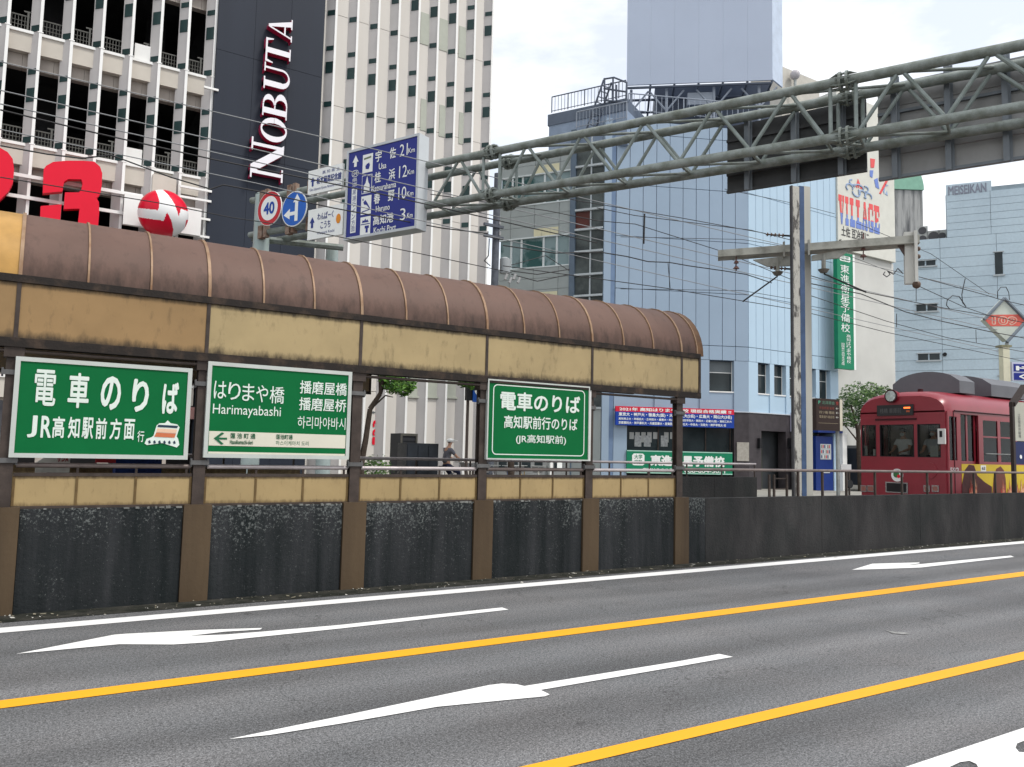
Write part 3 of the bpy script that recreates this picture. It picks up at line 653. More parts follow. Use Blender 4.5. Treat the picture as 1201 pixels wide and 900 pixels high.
lt_white = mat('letter_white', (.82, .80, .84), .35, var=.03)
ns = thing('store_lettering', 'white slab serif letters with red returns reading NOBUTA up the dark strip', 'lettering', (6.6, 26.5, 8))
# letter : (u left/top-of-letter, u right/baseline, v of reading start, v of reading end)
for ch, u0, u1, v0, v1 in (('N', 294, 332.5, 211.5, 164), ('O', 306, 336, 167, 138.5), ('B', 308, 337, 138.5, 108), ('U', 309.5, 339.5, 107, 76), ('T', 311.5, 341, 76, 47), ('A', 315, 343, 46.5, 20)):
    A = SP.px(u0, (v0+v1)/2, .3); Bq = SP.px(u1, (v0+v1)/2, .3); zb = SP.px((u0+u1)/2, v0, .3).z; zt = SP.px((u0+u1)/2, v1, .3).z
    f = MB(); sd_ = MB()
    for j, poly in enumerate(LET[ch]):
        q = [(Bq.x+(A.x-Bq.x)*y, zb+(zt-zb)*x) for x, y in poly]
        Ar = sum(q[k][0]*q[(k+1) % len(q)][1]-q[(k+1) % len(q)][0]*q[k][1] for k in range(len(q)))
        if Ar < 0: q = q[::-1]
        e = .302+j*.0006
        f.v_i = len(f.v); f.quad(*[SP.pt(a, b, e) for a, b in q])
        sd_.ppoly(SP, q, .04, .298-j*.0004)
    g = sd_.build('letter_'+ch.lower(), red_side, ns); f.build('letter_face', lt_white, g)
# big red figures
FS = Plane(0, 26.35, 90)
redf = mat('figure_face_red', (.70, .006, .03), .45, var=.03)
bn = thing('store_figures', 'huge red figures of the store sign on a white tube frame above the shelter roof', 'sign', (0.5, 26.2, 6.5))
def figure(pts, holes=()):
    mb = MB(); mb.ppoly(FS, [FS.sz(u, v) for u, v in pts], -.12, .12); mb.build('figure', redf, bn)
three = [(51, 200), (54, 196), (62, 191.5), (78, 190), (96, 190), (110, 191), (117, 197), (119.5, 205), (119, 218), (117.5, 228), (115, 232), (112.5, 233.5), (115.5, 238), (116, 250), (114.5, 268), (112, 300), (70, 300), (45, 300), (47.5, 243), (72, 241), (70, 262), (91, 264), (93, 246), (74.5, 246.5), (76, 227), (92, 227), (95, 224), (96.5, 216), (95, 211.8), (80, 211.5), (75, 214.5), (73, 226), (50, 228)]
figure(three)
two = [(-60, 178), (-20, 170), (0, 175), (9, 180), (15, 188), (16.5, 200), (15, 216), (10, 226), (0, 236), (-12, 246), (-12, 252), (10, 253), (9, 290), (-62, 290), (-60, 240), (-18, 220), (-12, 212), (-12, 200), (-30, 200), (-34, 214), (-62, 214)]
figure(two)
for z in (FS.px(100, 240)[2], FS.px(100, 262)[2], FS.px(40, 205)[2]):
    MB().box(-2, 3.0, 26.62, 26.68, z-.05, z+.05).build('frame_tube', fe, bn)
# stub tubes by the strip
for v in (160, 177, 200, 226):
    pass
for v in (221, 233, 255, 276): q = FS.px(240, v); MB().box(4.05, 5.02, 26.55, 26.62, q.z-.035, q.z+.035).build('frame_tube', fe, bn)
q = FS.px(245, 100); MB().box(4.6, 5.05, 26.55, 26.62, q.z-.035, q.z+.035).build('frame_tube', fe, bn)
# ball sign with its white boxes
bs = thing('ball_sign', 'red and white swirl ball sign in front of white boxes above the shelter roof', 'sign', (3.4, 25.6, 7.5))
BPl = Plane(0, 25.6, 90)
cb = BPl.px(191.5, 251); rb = (BPl.px(221.5, 251)-BPl.px(161.5, 251)).length/2*.985
reds = [[(-1.2, .10), (-.20, .12), (-.16, .45), (-.26, .75), (-.45, 1.1), (-1.2, 1.1)],
        [(-.10, 1.2), (-.05, .97), (.15, .80), (.42, .45), (.60, -.02), (.66, .28), (.66, .30), (.98, .24), (1.2, .5), (.9, 1.2)],
        [(-1.2, -.27), (.03, -.28), (.14, .09), (.32, -.22), (.42, -.6), (.40, -.9), (.3, -1.2), (-1.2, -1.2)],
        [(.90, -.12), (1.3, -.1), (1.2, -.6), (.76, -.72), (.88, -.4)]]
def inside(x, y, P):
    r = False; j = len(P)-1
    for i in range(len(P)):
        if (P[i][1] > y) != (P[j][1] > y) and x < (P[j][0]-P[i][0])*(y-P[i][1])/(P[j][1]-P[i][1]+1e-12)+P[i][0]: r = not r
        j = i
    return r
vd = (CP-cb).normalized(); hx = V((0, 0, 1)).cross(vd).normalized(); hy = vd.cross(hx)
mb = MB(); NU, NV = 200, 130
for a in range(NV):
    for b in range(NU):
        P4 = []
        for (i, j) in ((a, b), (a+1, b), (a+1, b+1), (a, b+1)):
            th, ph = pi*i/NV, 2*pi*j/NU; P4.append(V((sin(th)*cos(ph), sin(th)*sin(ph), cos(th))))
        c_ = sum(P4, V())/4; x_, y_, d_ = c_.dot(hx), c_.dot(hy), c_.dot(vd)
        if d_ < 0: y_, x_ = -y_, -x_
        mb.cm = 1 if any(inside(x_, y_, q) for q in reds) else 0
        mb.quad(*[cb+p*rb for p in P4])
mb.build('ball', [mat('ball_white', (.8, .8, .8), .3, var=.02), mat('ball_red', (.62, .006, .03), .3, var=.03)], bs, smooth='all')
for (u0, u1, v0, v1) in ((145, 188, 230, 266), (196, 236, 242, 274)):
    s0, s1, z0, z1 = LB.rect(u0, u1, v0, v1, .6); MB().pbox(LB, s0, s1, z0, z1, .45, .6).build('sign_box', white, bs)
s0, s1, z0, z1 = LB.rect(178, 206, 207, 240, .35); MB().pbox(LB, s0, s1, z0, z1-.002, .3, .42).build('mount_panel', stone2, bs)
MB().tube(cb+V((0, 0, 0)), cb+V((0, .9, 0)), .12).build('arm', galv, bs)
# small upright 123 signs on the ground floor wall
for n_, (u, vt, vm, vb) in enumerate(((441, 478, 493, 522), (536.5, 487, 496, 515))):
    where = 'nearer the crooked tree' if n_ == 0 else 'above the cyclist'
    t = thing('small_store_sign', 'red 123 running up the cream wall under a four-petal mark, '+where, 'sign', LB.px(u, vb), 'red 123 signs on the cream wall')
    w_ = 4.2 if n_ == 0 else 2.9; s0, s1, z0, z1 = LB.rect(u-w_, u+w_, vm, vb, .02); [text(LB, ch, s0, s1, z0+(z1-z0)*(.34*q3+(.02 if q3 else 0)), z0+(z1-z0)*(.34*q3+.32), .02, redf, t, .05, rot=1) for q3, ch in enumerate('123')]
    c_ = LB.sz(u+.5, (vt+vm)/2-1.5); rr_ = (LB.sz(u, vt)[1]-LB.sz(u, vm)[1])/2*.8
    for q in range(4):
        ax, az_ = cos(R(45+90*q)), sin(R(45+90*q)); mb = MB()
        mb.ppoly(LB, [(c_[0]+(cos(R(90*q+e))*f)*rr_, c_[1]+sin(R(90*q+e))*f*rr_) for e, f in ((0, .2), (-18, .75), (0, 1.05), (18, .75))], .004, .02); mb.build('petal', redf if q % 2 else mat('petal_grey', (.12, .13, .14), .5), t)

# ================================================================ grey office with stair tower, blue office
BX, BY = 30.85, 27.0
B1 = Plane(BX, BY, 114); B2 = Plane(BX, BY, 90)
bl_l = mat('blue_panel', (.285, .37, .47), .38, var=.06, scale=.35); bl_r = mat('blue_panel_lit', (.42, .56, .68), .38, var=.05, scale=.35)  # stronger light on the right face is put into the paler copy
seam = mat('panel_seam', (.06, .09, .14), .7)
brn = mat('brown_granite', (.055, .048, .052), .35, var=.25, scale=3)
winm = mat('window_dark', (.028, .038, .042), .12, var=.5, scale=.5)
bo = thing('blue_office', 'light blue panelled office with an angled corner and a brown stone ground floor', 'building', (BX, BY, 0))
sL = B1.sz(708, 300)[0]; sP = B1.sz(722, 300)[0]
RB = 37.95-BX
ZT = B1.sz(800, 146)[1]
zrow = [B1.sz(800, v)[1] for v in (421, 404, 342, 281, 221, 161)] + [ZT]
col_ = [sP+(0-sP)*k/10 for k in range(11)]
for a, b in zip(col_[:-1], col_[1:]):
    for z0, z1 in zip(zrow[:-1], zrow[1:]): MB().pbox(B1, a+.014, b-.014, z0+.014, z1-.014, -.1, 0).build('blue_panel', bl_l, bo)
n = 13
for k in range(n):
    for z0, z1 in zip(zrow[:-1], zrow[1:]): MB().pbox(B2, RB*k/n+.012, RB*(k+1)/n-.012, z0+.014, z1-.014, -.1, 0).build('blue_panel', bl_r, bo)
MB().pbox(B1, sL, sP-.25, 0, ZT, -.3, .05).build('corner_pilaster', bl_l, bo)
MB().pbox(B1, sP-.24, sP-.014, 0, ZT, -.3, -.02).build('corner_groove', mat('blue_shadow_panel', (.15, .22, .34), .5), bo)
back = lambda P, s, d: P.pt(s, 0, d)
hp = [B1.pt(sL+.02, 0, -.14), B1.pt(0, 0, -.14), B2.pt(RB-.02, 0, -.14), B2.pt(RB-.02, 0, -12), B1.pt(sL+.02, 0, -12)]
core = MB(); core.hexa([p+V((0, 0, zrow[0]-.02)) for p in hp], [p+V((0, 0, ZT-.02)) for p in hp]); core.build('building_core', seam, bo)
hp2 = [B1.pt(sL+.02, 0, -.9), B1.pt(.2, 0, -.9), B2.pt(RB-.02, 0, -.9), B2.pt(RB-.02, 0, -12), B1.pt(sL+.02, 0, -12)]
MB().hexa([p+V((0, 0, 0)) for p in hp2], [p+V((0, 0, zrow[0]-.03)) for p in hp2]).build('lower_core', mat('lower_core_dark', (.05, .055, .06), .6), bo)
# first floor window band (panels, pilasters, recessed panes)
def upband(P, spans, ztop, zs, zb, s0, s1, m_):
    edges = sorted(spans); cur = s0
    for a, b in edges+[(s1, s1)]:
        if a-cur > .02: MB().pbox(P, cur, a, zb, ztop, -.5, 0).build('pilaster', m_, bo)
        if b > a:
            MB().pbox(P, a, b, zb, zs-.06, -.5, -.06).build('spandrel', m_, bo); MB().pbox(P, a, b, zs-.06, zs, -.4, -.02).build('window_sill', white, bo)
            w_ = MB(); w_.pbox(P, a, b, zs, ztop, -.32, -.28); w_.build('window', winm, bo)
            mb = MB(); mb.pbox(P, a, a+.03, zs, ztop, -.28, -.25); mb.pbox(P, b-.03, b, zs, ztop, -.28, -.25); mb.pbox(P, a+.03, b-.03, ztop-.6, ztop-.57, -.28, -.26); mb.build('window_frame', white, bo)
            if b-a > 1: MB().pbox(P, a+.05, b-.05, ztop-.62, ztop-.02, -.279, -.268).build('roller_blind', mat('blind_grey', (.14, .16, .17), .7), bo)
        cur = b
zt2 = zrow[0]-.004; zs2 = B1.sz(845, 459)[1]; zb2 = B1.sz(845, 482)[1]
sp1 = [(B1.sz(a, 440)[0], B1.sz(b, 440)[0]) for a, b in ((735, 768), (778, 821), (832, 861))]
upband(B1, sp1, zt2, zs2, zb2, sP, 0, bl_l)
sp2 = [(B2.sz(a, 440)[0], B2.sz(b, 440)[0]) for a, b in ((889, 903), (908, 922), (926, 938), (947, 957), (961, 974))]
upband(B2, sp2, zt2, zs2, zb2, 0, RB, bl_r)
MB().pbox(B1, sP, .03, zb2-.05, zb2, -.4, .04).build('string_course', mat('pale_course', (.5, .55, .6), .5), bo)
MB().pbox(B2, .03, RB, zb2-.05, zb2, -.4, .04).build('string_course', MATS['pale_course'], bo)
# ground floor
g0, g1 = B1.sz(735, 540)[0], B1.sz(861, 540)[0]; zc = zb2-.054
MB().pbox(B1, sP, g0, 0, zc, -.5, -.01).build('pilaster', bl_l, bo)
MB().pbox(B1, g1, 0, 0, zc, -.5, -.0).build('granite_pier', brn, bo)
MB().pbox(B1, g0, g1, 0, B1.sz(800, 562)[1], -.5, -.02).build('granite_base', brn, bo)
MB().pbox(B1, g0, g1, B1.sz(800, 562)[1], zc, -.30, -.26).build('shop_window', winm, bo)
mb = MB()
for u in (735, 773, 800, 829, 858): s_ = B1.sz(u, 520)[0]; mb.pbox(B1, s_, s_+.05, B1.sz(800, 562)[1], zc, -.26, -.2)
mb.build('window_frame', darksteel, bo)
for u in (740, 747, 754, 761, 768, 781, 788):     # paper notices inside the window
    s0, s1, z0, z1 = B1.rect(u, u+5.2, 507, 512+(7 if u in (747, 754, 761, 781) else 3)); MB().pbox(B1, s0, s1, z0, z1, -.259, -.25).build('paper_notice', mat('notice_paper', (.34, .35, .34), .7), bo)
for u in (746, 757, 777): s0, s1, z0, z1 = B1.rect(u, u+8, 511, 524); MB().pbox(B1, s0, s1, z0, z1, -.249, -.244).build('paper_notice', mat('notice_white', (.42, .44, .44), .7, col2=(.2, .2, .21), scale=9), bo)
e0, e1 = B2.sz(893, 530)[0], B2.sz(922, 530)[0]; ed = B2.sz(907, 506)[1]; gr = B2.sz(931, 530)[0]
MB().pbox(B2, 0, e0, 0, zc, -.5, 0).build('granite_pier', brn, bo); MB().pbox(B2, e1, gr, 0, zc, -.5, 0).build('granite_pier', brn, bo)
MB().pbox(B2, e0, e1, ed, zc, -.5, 0).build('granite_lintel', brn, bo)
MB().pbox(B2, e0, e1, 0, ed, -.85, -.8).build('entrance_door', black, bo)
mb = MB(); mm = (e0+e1)/2; mb.pbox(B2, mm-.03, mm+.03, 0, ed, -.8, -.76); mb.pbox(B2, e0, e0+.05, 0, ed, -.8, -.76); mb.build('door_frame', mat('bronze', (.1, .11, .09), .4, .5), bo)
MB().pbox(B2, gr, RB, 0, zc, -.6, -.55).build('shop_window', winm, bo)
for u in (890, 925): q = B2.px(u, 520); MB().box(q.x-.1, q.x+.1, q.y-.15, q.y, q.z-.25, q.z+.25).build('wall_lamp', black, bo)
MB().pbox(B2, B2.sz(968, 540)[0], RB, 0, zc, -.4, 0).build('pilaster', bl_r, bo)
s0, s1, z0, z1 = B1.rect(864, 878, 519, 541); tag(MB().pbox(B1, s0, s1, z0, z1, .01, .05).build('wall_plaque', mat('plaque_beige', (.36, .34, .30), .6, var=.2, scale=6)), 'beige notice plaque on the brown stone corner', 'plaque')
# banners
bt = thing('school_banner', 'long red and blue banner of white exam results above the shop window', 'banner', B1.px(790, 500, .3))
s0, s1, z0, z1 = B1.rect(722, 861, 478.5, 500.5, .25); zr = z0+(z1-z0)*.72
bred = mat('banner_red', (.62, .02, .05), .5); bblue = mat('banner_blue', (.01, .05, .32), .5)
MB().pbox(B1, s0, s1, zr, z1, .12, .25).build('banner_red_band', bred, bt); MB().pbox(B1, s0, s1, z0, zr, .12, .248).build('banner_blue_band', bblue, bt)
bx = (s0, s1, z0, z1)
ft(B1, bx, '2021年 高知はりまや橋校 現役合格実績 !!', .03, .975, .76, .95, .255, signwhite, bt, .03)
ft(B1, bx, '東京大・神戸大・徳島大(医)・大阪公立大(2名)・広島大・岡山大(3名)', .025, .98, .46, .68, .255, signwhite, bt, .03)
ft(B1, bx, '高知県立大・早稲田大・立命館大・慶應大・同志社大・関西学院大・関西大・近畿大(医)・高知工科大', .025, .98, .26, .41, .255, signwhite, bt, .02)
ft(B1, bx, '京都薬科大・神戸薬科大・兵庫医療大・産業医大・同志社大・中央大・法政大・神戸学院大 他', .025, .93, .06, .21, .255, signwhite, bt, .02)
bt = thing('green_banner', 'green cram school board with white characters under the shop window', 'banner', B1.px(790, 550, .1))
teal = mat('banner_green', (.008, .20, .10), .5)
s0, s1, z0, z1 = B1.rect(735, 859, 529.5, 556, .08); MB().pbox(B1, s0, s1, z0, z1, .0, .08).build('board', teal, bt); bx = (s0, s1, z0, z1)
mb = MB(); e = .05; mb.pbox(B1, s0, s1, z1-e, z1, .08, .09); mb.pbox(B1, s0, s1, z0, z0+e, .08, .09); mb.build('edge_trim', mat('mint', (.35, .6, .5), .5), bt)
fpoly(B1, bx, [(.065, .34), (.15, .34), (.165, .40), (.165, .78), (.15, .86), (.065, .86), (.05, .78), (.05, .40)], .082, signwhite, bt, 'logo_plate', .004)
ft(B1, bx, '大学', .07, .145, .62, .82, .088, teal, bt, .02); ft(B1, bx, '受験', .07, .145, .40, .58, .088, teal, bt, .02)
ft(B1, bx, '東進衛星予備校', .22, .925, .33, .82, .085, signwhite, bt, .045)
ft(B1, bx, '高知はりまや橋校', .15, .48, .06, .24, .085, signwhite, bt, .02); ft(B1, bx, '088-804-5051', .54, .93, .06, .24, .085, signwhite, bt, .02)
# vertical green blade sign
VS = Plane(37.6, 26.2, 92)
vt = thing('blade_sign', 'tall narrow green cram school sign hanging beside the blue office', 'sign', VS.px(992, 434))
s0, s1, z0, z1 = VS.rect(982.5, 1001, 297, 433); MB().pbox(VS, s0, s1, z0, z1, -.25, 0).build('sign_box', teal, vt)
MB().pbox(VS, s1, s1+.16, z0, z1, -.25, .002).build('side_plate', signwhite, vt)
W_ = s1-s0; mb = MB(); fpoly(VS, (s0, s1, z0, z1), [(.22, .925), (.78, .925), (.84, .935), (.84, .965), (.78, .975), (.22, .975), (.16, .965), (.16, .935)], .001, signwhite, vt, 'logo_plate')
ft(VS, (s0, s1, z0, z1), '大学', .24, .76, .952, .968, .006, teal, vt, .02); ft(VS, (s0, s1, z0, z1), '受験', .24, .76, .932, .948, .006, teal, vt, .02)
vtext(VS, '東進衛星予備校', s0+W_*.48, W_*.56, z0+(z1-z0)*.90, z0+(z1-z0)*.31, .006, signwhite, vt, .03)
vtext(VS, '高知はりまや橋校', s0+W_*.66, W_*.26, z0+(z1-z0)*.30, z0+(z1-z0)*.05, .006, signwhite, vt, .02)
vtext(VS, '四国銀行高知支店2階', s0+W_*.30, W_*.18, z0+(z1-z0)*.22, z0+(z1-z0)*.03, .006, signwhite, vt, .0)

# rooftop frame and billboard
BBp = B1.px(906, 97); BB = Plane(BBp.x, BBp.y, 129.5)
bb = thing('billboard', 'big blank pale blue billboard on a steel frame on the roof', 'billboard', (BBp.x-2, BBp.y+2, ZT))
s0 = BB.sz(735, 100)[0]; zb = BB.sz(820, 97)[1]; zt_ = BB.sz(820, -60)[1]; s1 = 0
bb_m = mat('billboard_blue', (.40, .46, .57), .5, var=.04, scale=.3)
for k in range(6):
    a, b = s0+(s1-s0)*k/6, s0+(s1-s0)*(k+1)/6; MB().pbox(BB, a+.002, b-.002, zb, zt_, -.08, 0).build('billboard_panel', bb_m, bb)
bq = BB.px(918, 95, 0); sdpl = Plane(BBp.x, BBp.y, 75); s2 = sdpl.sz(918, 95)[0]
MB().pbox(sdpl, 0.01, s2, zb+.05, zt_, -.08, 0).build('return_panel', mat('billboard_return', (.5, .58, .7), .5), bb)
fr_m = mat('roof_frame_steel', (.30, .34, .40), .5, var=.1); fr_d = mat('roof_frame_dark', (.10, .12, .16), .6)
mb = MB(); 
for k in range(7): 
    s_ = s0+(s1-s0)*k/6; mb.tube(BB.pt(s_, zb-.02, -.05), BB.pt(s_, zb-.02, -5), .06, 6)
for d in (-.1, -1.6, -3.2): mb.tube(BB.pt(s0, zb-.12, d), BB.pt(s1, zb-.12, d), .07, 6)
mb.build('deck_beams', fr_d, bb)
for k, s_ in enumerate((s0+.25, s0+2.1, s1-2.9, s1-.6)):
    mb = MB(); mb.tube(BB.pt(s_, ZT-1.5, -.4), BB.pt(s_, zb-.1, -.4), .08, 6); mb.tube(BB.pt(s_, zb-1.3, -.4), BB.pt(s_+.9, zb-.2, -.4), .05, 6)
    if k: mb.tube(BB.pt(s_, zb-1.3, -.4), BB.pt(s_-.9, zb-.2, -.4), .05, 6)
    mb.build('support_post', fr_m, bb)
mb = MB(); mb.pbox(BB, s0+3.2, s0+4.6, zb-1.0, zb-.35, -1.2, -.4); mb.build('junction_box', fr_m, bb)
MB().pbox(BB, BB.sz(768, 120, -1.8)[0], BB.sz(903, 110, -1.8)[0], ZT-.5, zb+.7, -4.5, -1.8).build('plant_screen', fr_d, bb)
# roof railings
def railing(nm, lab, P, u0, v0, u1, v1, h, n, m_, d=0, r=.02):
    s0, z0 = P.sz(u0, v0, d); s1, z1 = P.sz(u1, v1, d); z0 = z1 = (z0+z1)/2 if abs(z0-z1) < .7 else z0
    t = thing(nm, lab, 'railing', P.pt((s0+s1)/2, z0, d))
    mb = MB(); mb.tube(P.pt(s0, z0+h, d), P.pt(s1, z1+h, d), r*1.6, 6); mb.tube(P.pt(s0, z0+.08, d), P.pt(s1, z1+.08, d), r, 6); mb.build('top_rail', m_, t)
    for k in range(n+1):
        s_ = s0+(s1-s0)*k/n; MB().tube(P.pt(s_, z0, d), P.pt(s_, z0+h-.01, d), r*(1.5 if k % 5 == 0 else .7), 5).build('baluster', m_, t)
    return t

# grey office and stair tower
O = B1.pt(sL, 0, 0); G1 = Plane(O.x, O.y, 147)
grey = mat('grey_panel', (.32, .36, .365), .45, var=.1, scale=.6); bluep = mat('blue_grey_column', (.11, .15, .20), .5)
go = thing('grey_office', 'grey panelled office with ribbon windows and a glazed stair tower beside the blue office', 'building', O)
gx = [G1.sz(u, 300)[0] for u in (585, 598, 626, 655, 668)]; gxe = gx[-1]
zg = [0]+[G1.sz(620, v)[1] for v in (353, 340, 312, 276, 262, 248, 236, 218, 205, 190)]
wz0, wz1 = G1.sz(630, 313)[1], G1.sz(630, 279)[1]; FH = G1.sz(630, 237)[1]-wz1 + (wz1-wz0)
FH = 3.3
wins = [(wz0+FH*k, wz1+FH*k) for k in (-2, -1, 0, 1)]; ZG = G1.sz(620, 183)[1]
cur = 0; bands = []
for a, b in wins: bands.append((cur, a)); cur = b
bands.append((cur, ZG))
for z0, z1 in bands:
    n_ = max(1, round((z1-z0)/.62)); hh = (z1-z0)/n_
    for k in range(n_):
        for a, b in zip(gx[:-1], gx[1:]): MB().pbox(G1, a+.01, b-.01, z0+hh*k+.008, z0+hh*(k+1)-.008, -.12, 0).build('grey_panel', grey, go)
green_gl = mat('teal_glass', (.03, .09, .09), .1, col2=(.22, .30, .32), lo=.45, hi=.55, scale=.5); yel = mat('yellow_reflection', (.62, .60, .42), .5, var=.1)  # yellow strips are reflections on the glass, painted as thin plates
for k, (a, b) in enumerate(wins):
    w_ = MB(); w_.pbox(G1, gx[0]+.05, gxe, a, b, -.15, -.1); w_.build('window', green_gl, go)
    f = MB(); 
    for u in (599, 611, 637, 652.5, 668): s_ = G1.sz(u, 295)[0]; f.pbox(G1, s_-.05, s_+.05, a, b, -.1, -.04)
    f.pbox(G1, gx[0], gxe, a-.06, a, -.12, .03); f.pbox(G1, gx[0], gxe, b, b+.06, -.12, .03); f.build('window_frame', mat('white_frame', (.6, .66, .68), .4), go)
for k in (0, 1, -1):
    z0 = G1.sz(640, 281)[1]+FH*(k-0)+.18; z1 = z0+.42; s0, s1 = G1.sz(626, 275)[0], G1.sz(655, 275)[0]
    for j in range(3): MB().pbox(G1, s0+(s1-s0)*j/3+.01, s0+(s1-s0)*(j+1)/3-.01, z0, z1, .002, .02).build('yellow_reflection', yel, go)
MB().hexa([G1.pt(gx[0]+.02, 0, -.16), G1.pt(-.02, 0, -.16), G1.pt(-.02, 0, -9), G1.pt(gx[0]+.02, 0, -9)], [G1.pt(gx[0]+.02, ZG-.02, -.16), G1.pt(-.02, ZG-.02, -.16), G1.pt(-.02, ZG-.02, -9), G1.pt(gx[0]+.02, ZG-.02, -9)]).build('building_core', mat('core_grey', (.12, .13, .14), .7), go)
# stair tower glazing
t0, t1, tm_ = G1.sz(674, 300)[0], -.02, G1.sz(692, 300)[0]
ZS = G1.sz(690, 150)[1]
MB().pbox(G1, gxe, t0, 0, ZS, -.3, .06).build('tower_column', bluep, go)
vz = [G1.sz(690, v)[1] for v in (480, 440, 405, 362, 348, 323, 296, 270, 247, 222, 196, 170)]
dk = mat('tower_glass', (.045, .055, .058), .15, col2=(.10, .12, .12), lo=.4, hi=.6, scale=.9)
for i, (z0, z1) in enumerate(zip(vz[:-1], vz[1:])):
    for a, b in ((t0, tm_-.03), (tm_+.03, t1-.03)): MB().pbox(G1, a, b, z0+.1, z1, -.12, -.08).build('tower_pane', dk if i != 7 or a > t0 else mat('brown_pane', (.10, .035, .03), .2), go)
    MB().pbox(G1, t0, t1-.02, z0-.0, z0+.1, -.14, .08).build('transom', mat('white_transom', (.45, .50, .53), .4), go)
MB().pbox(G1, tm_-.03, tm_+.03, vz[0], ZS, -.08, 0).build('mullion', MATS['white_transom'], go)
MB().pbox(G1, t0, t1-.02, 0, vz[0], -.15, 0).build('base_panel', grey, go)
Q_ = G1.px(642, 160, -.6); G2 = Plane(Q_.x, Q_.y, 152); us1 = G2.sz(735, 140)[0]
MB().pbox(G2, .06, us1, ZG, G2.sz(642, 148)[1], -5, -.05).build('upper_storey', mat('pale_upper', (.26, .33, .44), .5), go)
MB().pbox(G2, 0, us1, G2.sz(642, 148)[1], G2.sz(642, 135)[1], -5, 0).build('parapet_band', mat('slate_band', (.12, .15, .20), .5), go)
railing('roof_railing', 'dark railing along the top of the grey office roof', G2, 647, 133, 734, 113, .85, 22, fr_d, -.15)
railing('roof_railing', 'pale railing on the lower roof in front of the dark railing', G2, 676, 152, 735, 138, .85, 15, fr_m, .6)
rs = thing('roof_stair', 'dark steel escape stair leaning against the roof edge of the grey office', 'stair', G1.px(700, 150))
mb = MB(); a = G1.px(688, 152, .1); b = G1.px(708, 94, .1)
mb.tube(a, b, .05); mb.tube(a+V((.5, 0, 0)), b+V((.5, 0, 0)), .05); mb.build('stringer', fr_d, rs)
for k in range(9): q = a+(b-a)*(k/9); MB().tube(q, q+V((.5, .0, 0)), .03, 5).build('tread', fr_d, rs)
mb = MB(); c0 = G1.px(709, 115, .1)
for u, v0, v1 in ((709, 118, 92), (719, 118, 92), (723, 118, 100), (735, 120, 97)): 
    p, q = G1.px(u, v0, -.2), G1.px(u, v1, -.2); mb.tube(p, q, .05, 6)
for (u0, v0, u1, v1) in ((708, 93, 720, 91), (720, 91, 735, 97), (708, 104, 735, 108), (708, 118, 737, 120)): mb.tube(G1.px(u0, v0, -.2), G1.px(u1, v1, -.2), .045, 6)
mb.build('landing', fr_d, rs)
railing('roof_railing', 'pale railing under the blank blue billboard', B1, 737, 138, 878, 136, .95, 22, fr_m, -.4)
# small orange tiled building far behind
fb = MB(); q = LB.px(575, 330); fb.box(18.2, 23.5, 44, 50, 0, G1.sz(572, 328)[1]*1.25); tag(fb.build('low_building', mat('tan_wall', (.38, .27, .18), .8)), 'small tan building seen down the gap between tall buildings', 'building')

# ================================================================ VILLAGE building, stained tower, pale block
VG = Plane(0, 26.9, 90)
vs0, vs1 = VG.sz(983, 280)[0], VG.sz(1050, 280)[0]; vz0, vz1 = VG.sz(1010, 298)[1], VG.sz(1016, 120)[1]
ivory = mat('ivory_board', (.62, .62, .56), .55, var=.06); ivory2 = mat('ivory_render', (.55, .55, .52), .75, var=.1, scale=.4)
vb = thing('village_building', 'ivory building with a rounded grey corner and a painted VILLAGE board on top', 'building', (vs0+2, 27.2, 0))
MB().box(vs0, vs1, 26.9, 28.2, vz0, vz1).build('sign_board', ivory, vb)
cr = 1.6; xc = VG.sz(1037, 400, -1.6)[0]-cr
mb = MB(); pl = [(vs0+.02, 27.1)]+[(xc+cr*sin(R(a)), 27.1+cr-cr*cos(R(a))) for a in range(0, 91, 9)]+[(xc+cr, 32), (vs0+.02, 32)]
mb.hexa([(x, y, 0) for x, y in pl], [(x, y, vz0-.01) for x, y in pl]); mb.build('rounded_wall', ivory2, vb, smooth=True)
MB().box(vs0+.05, vs1-.5, 28.21, 33, vz0, vz1-3).build('upper_wall', ivory2, vb)
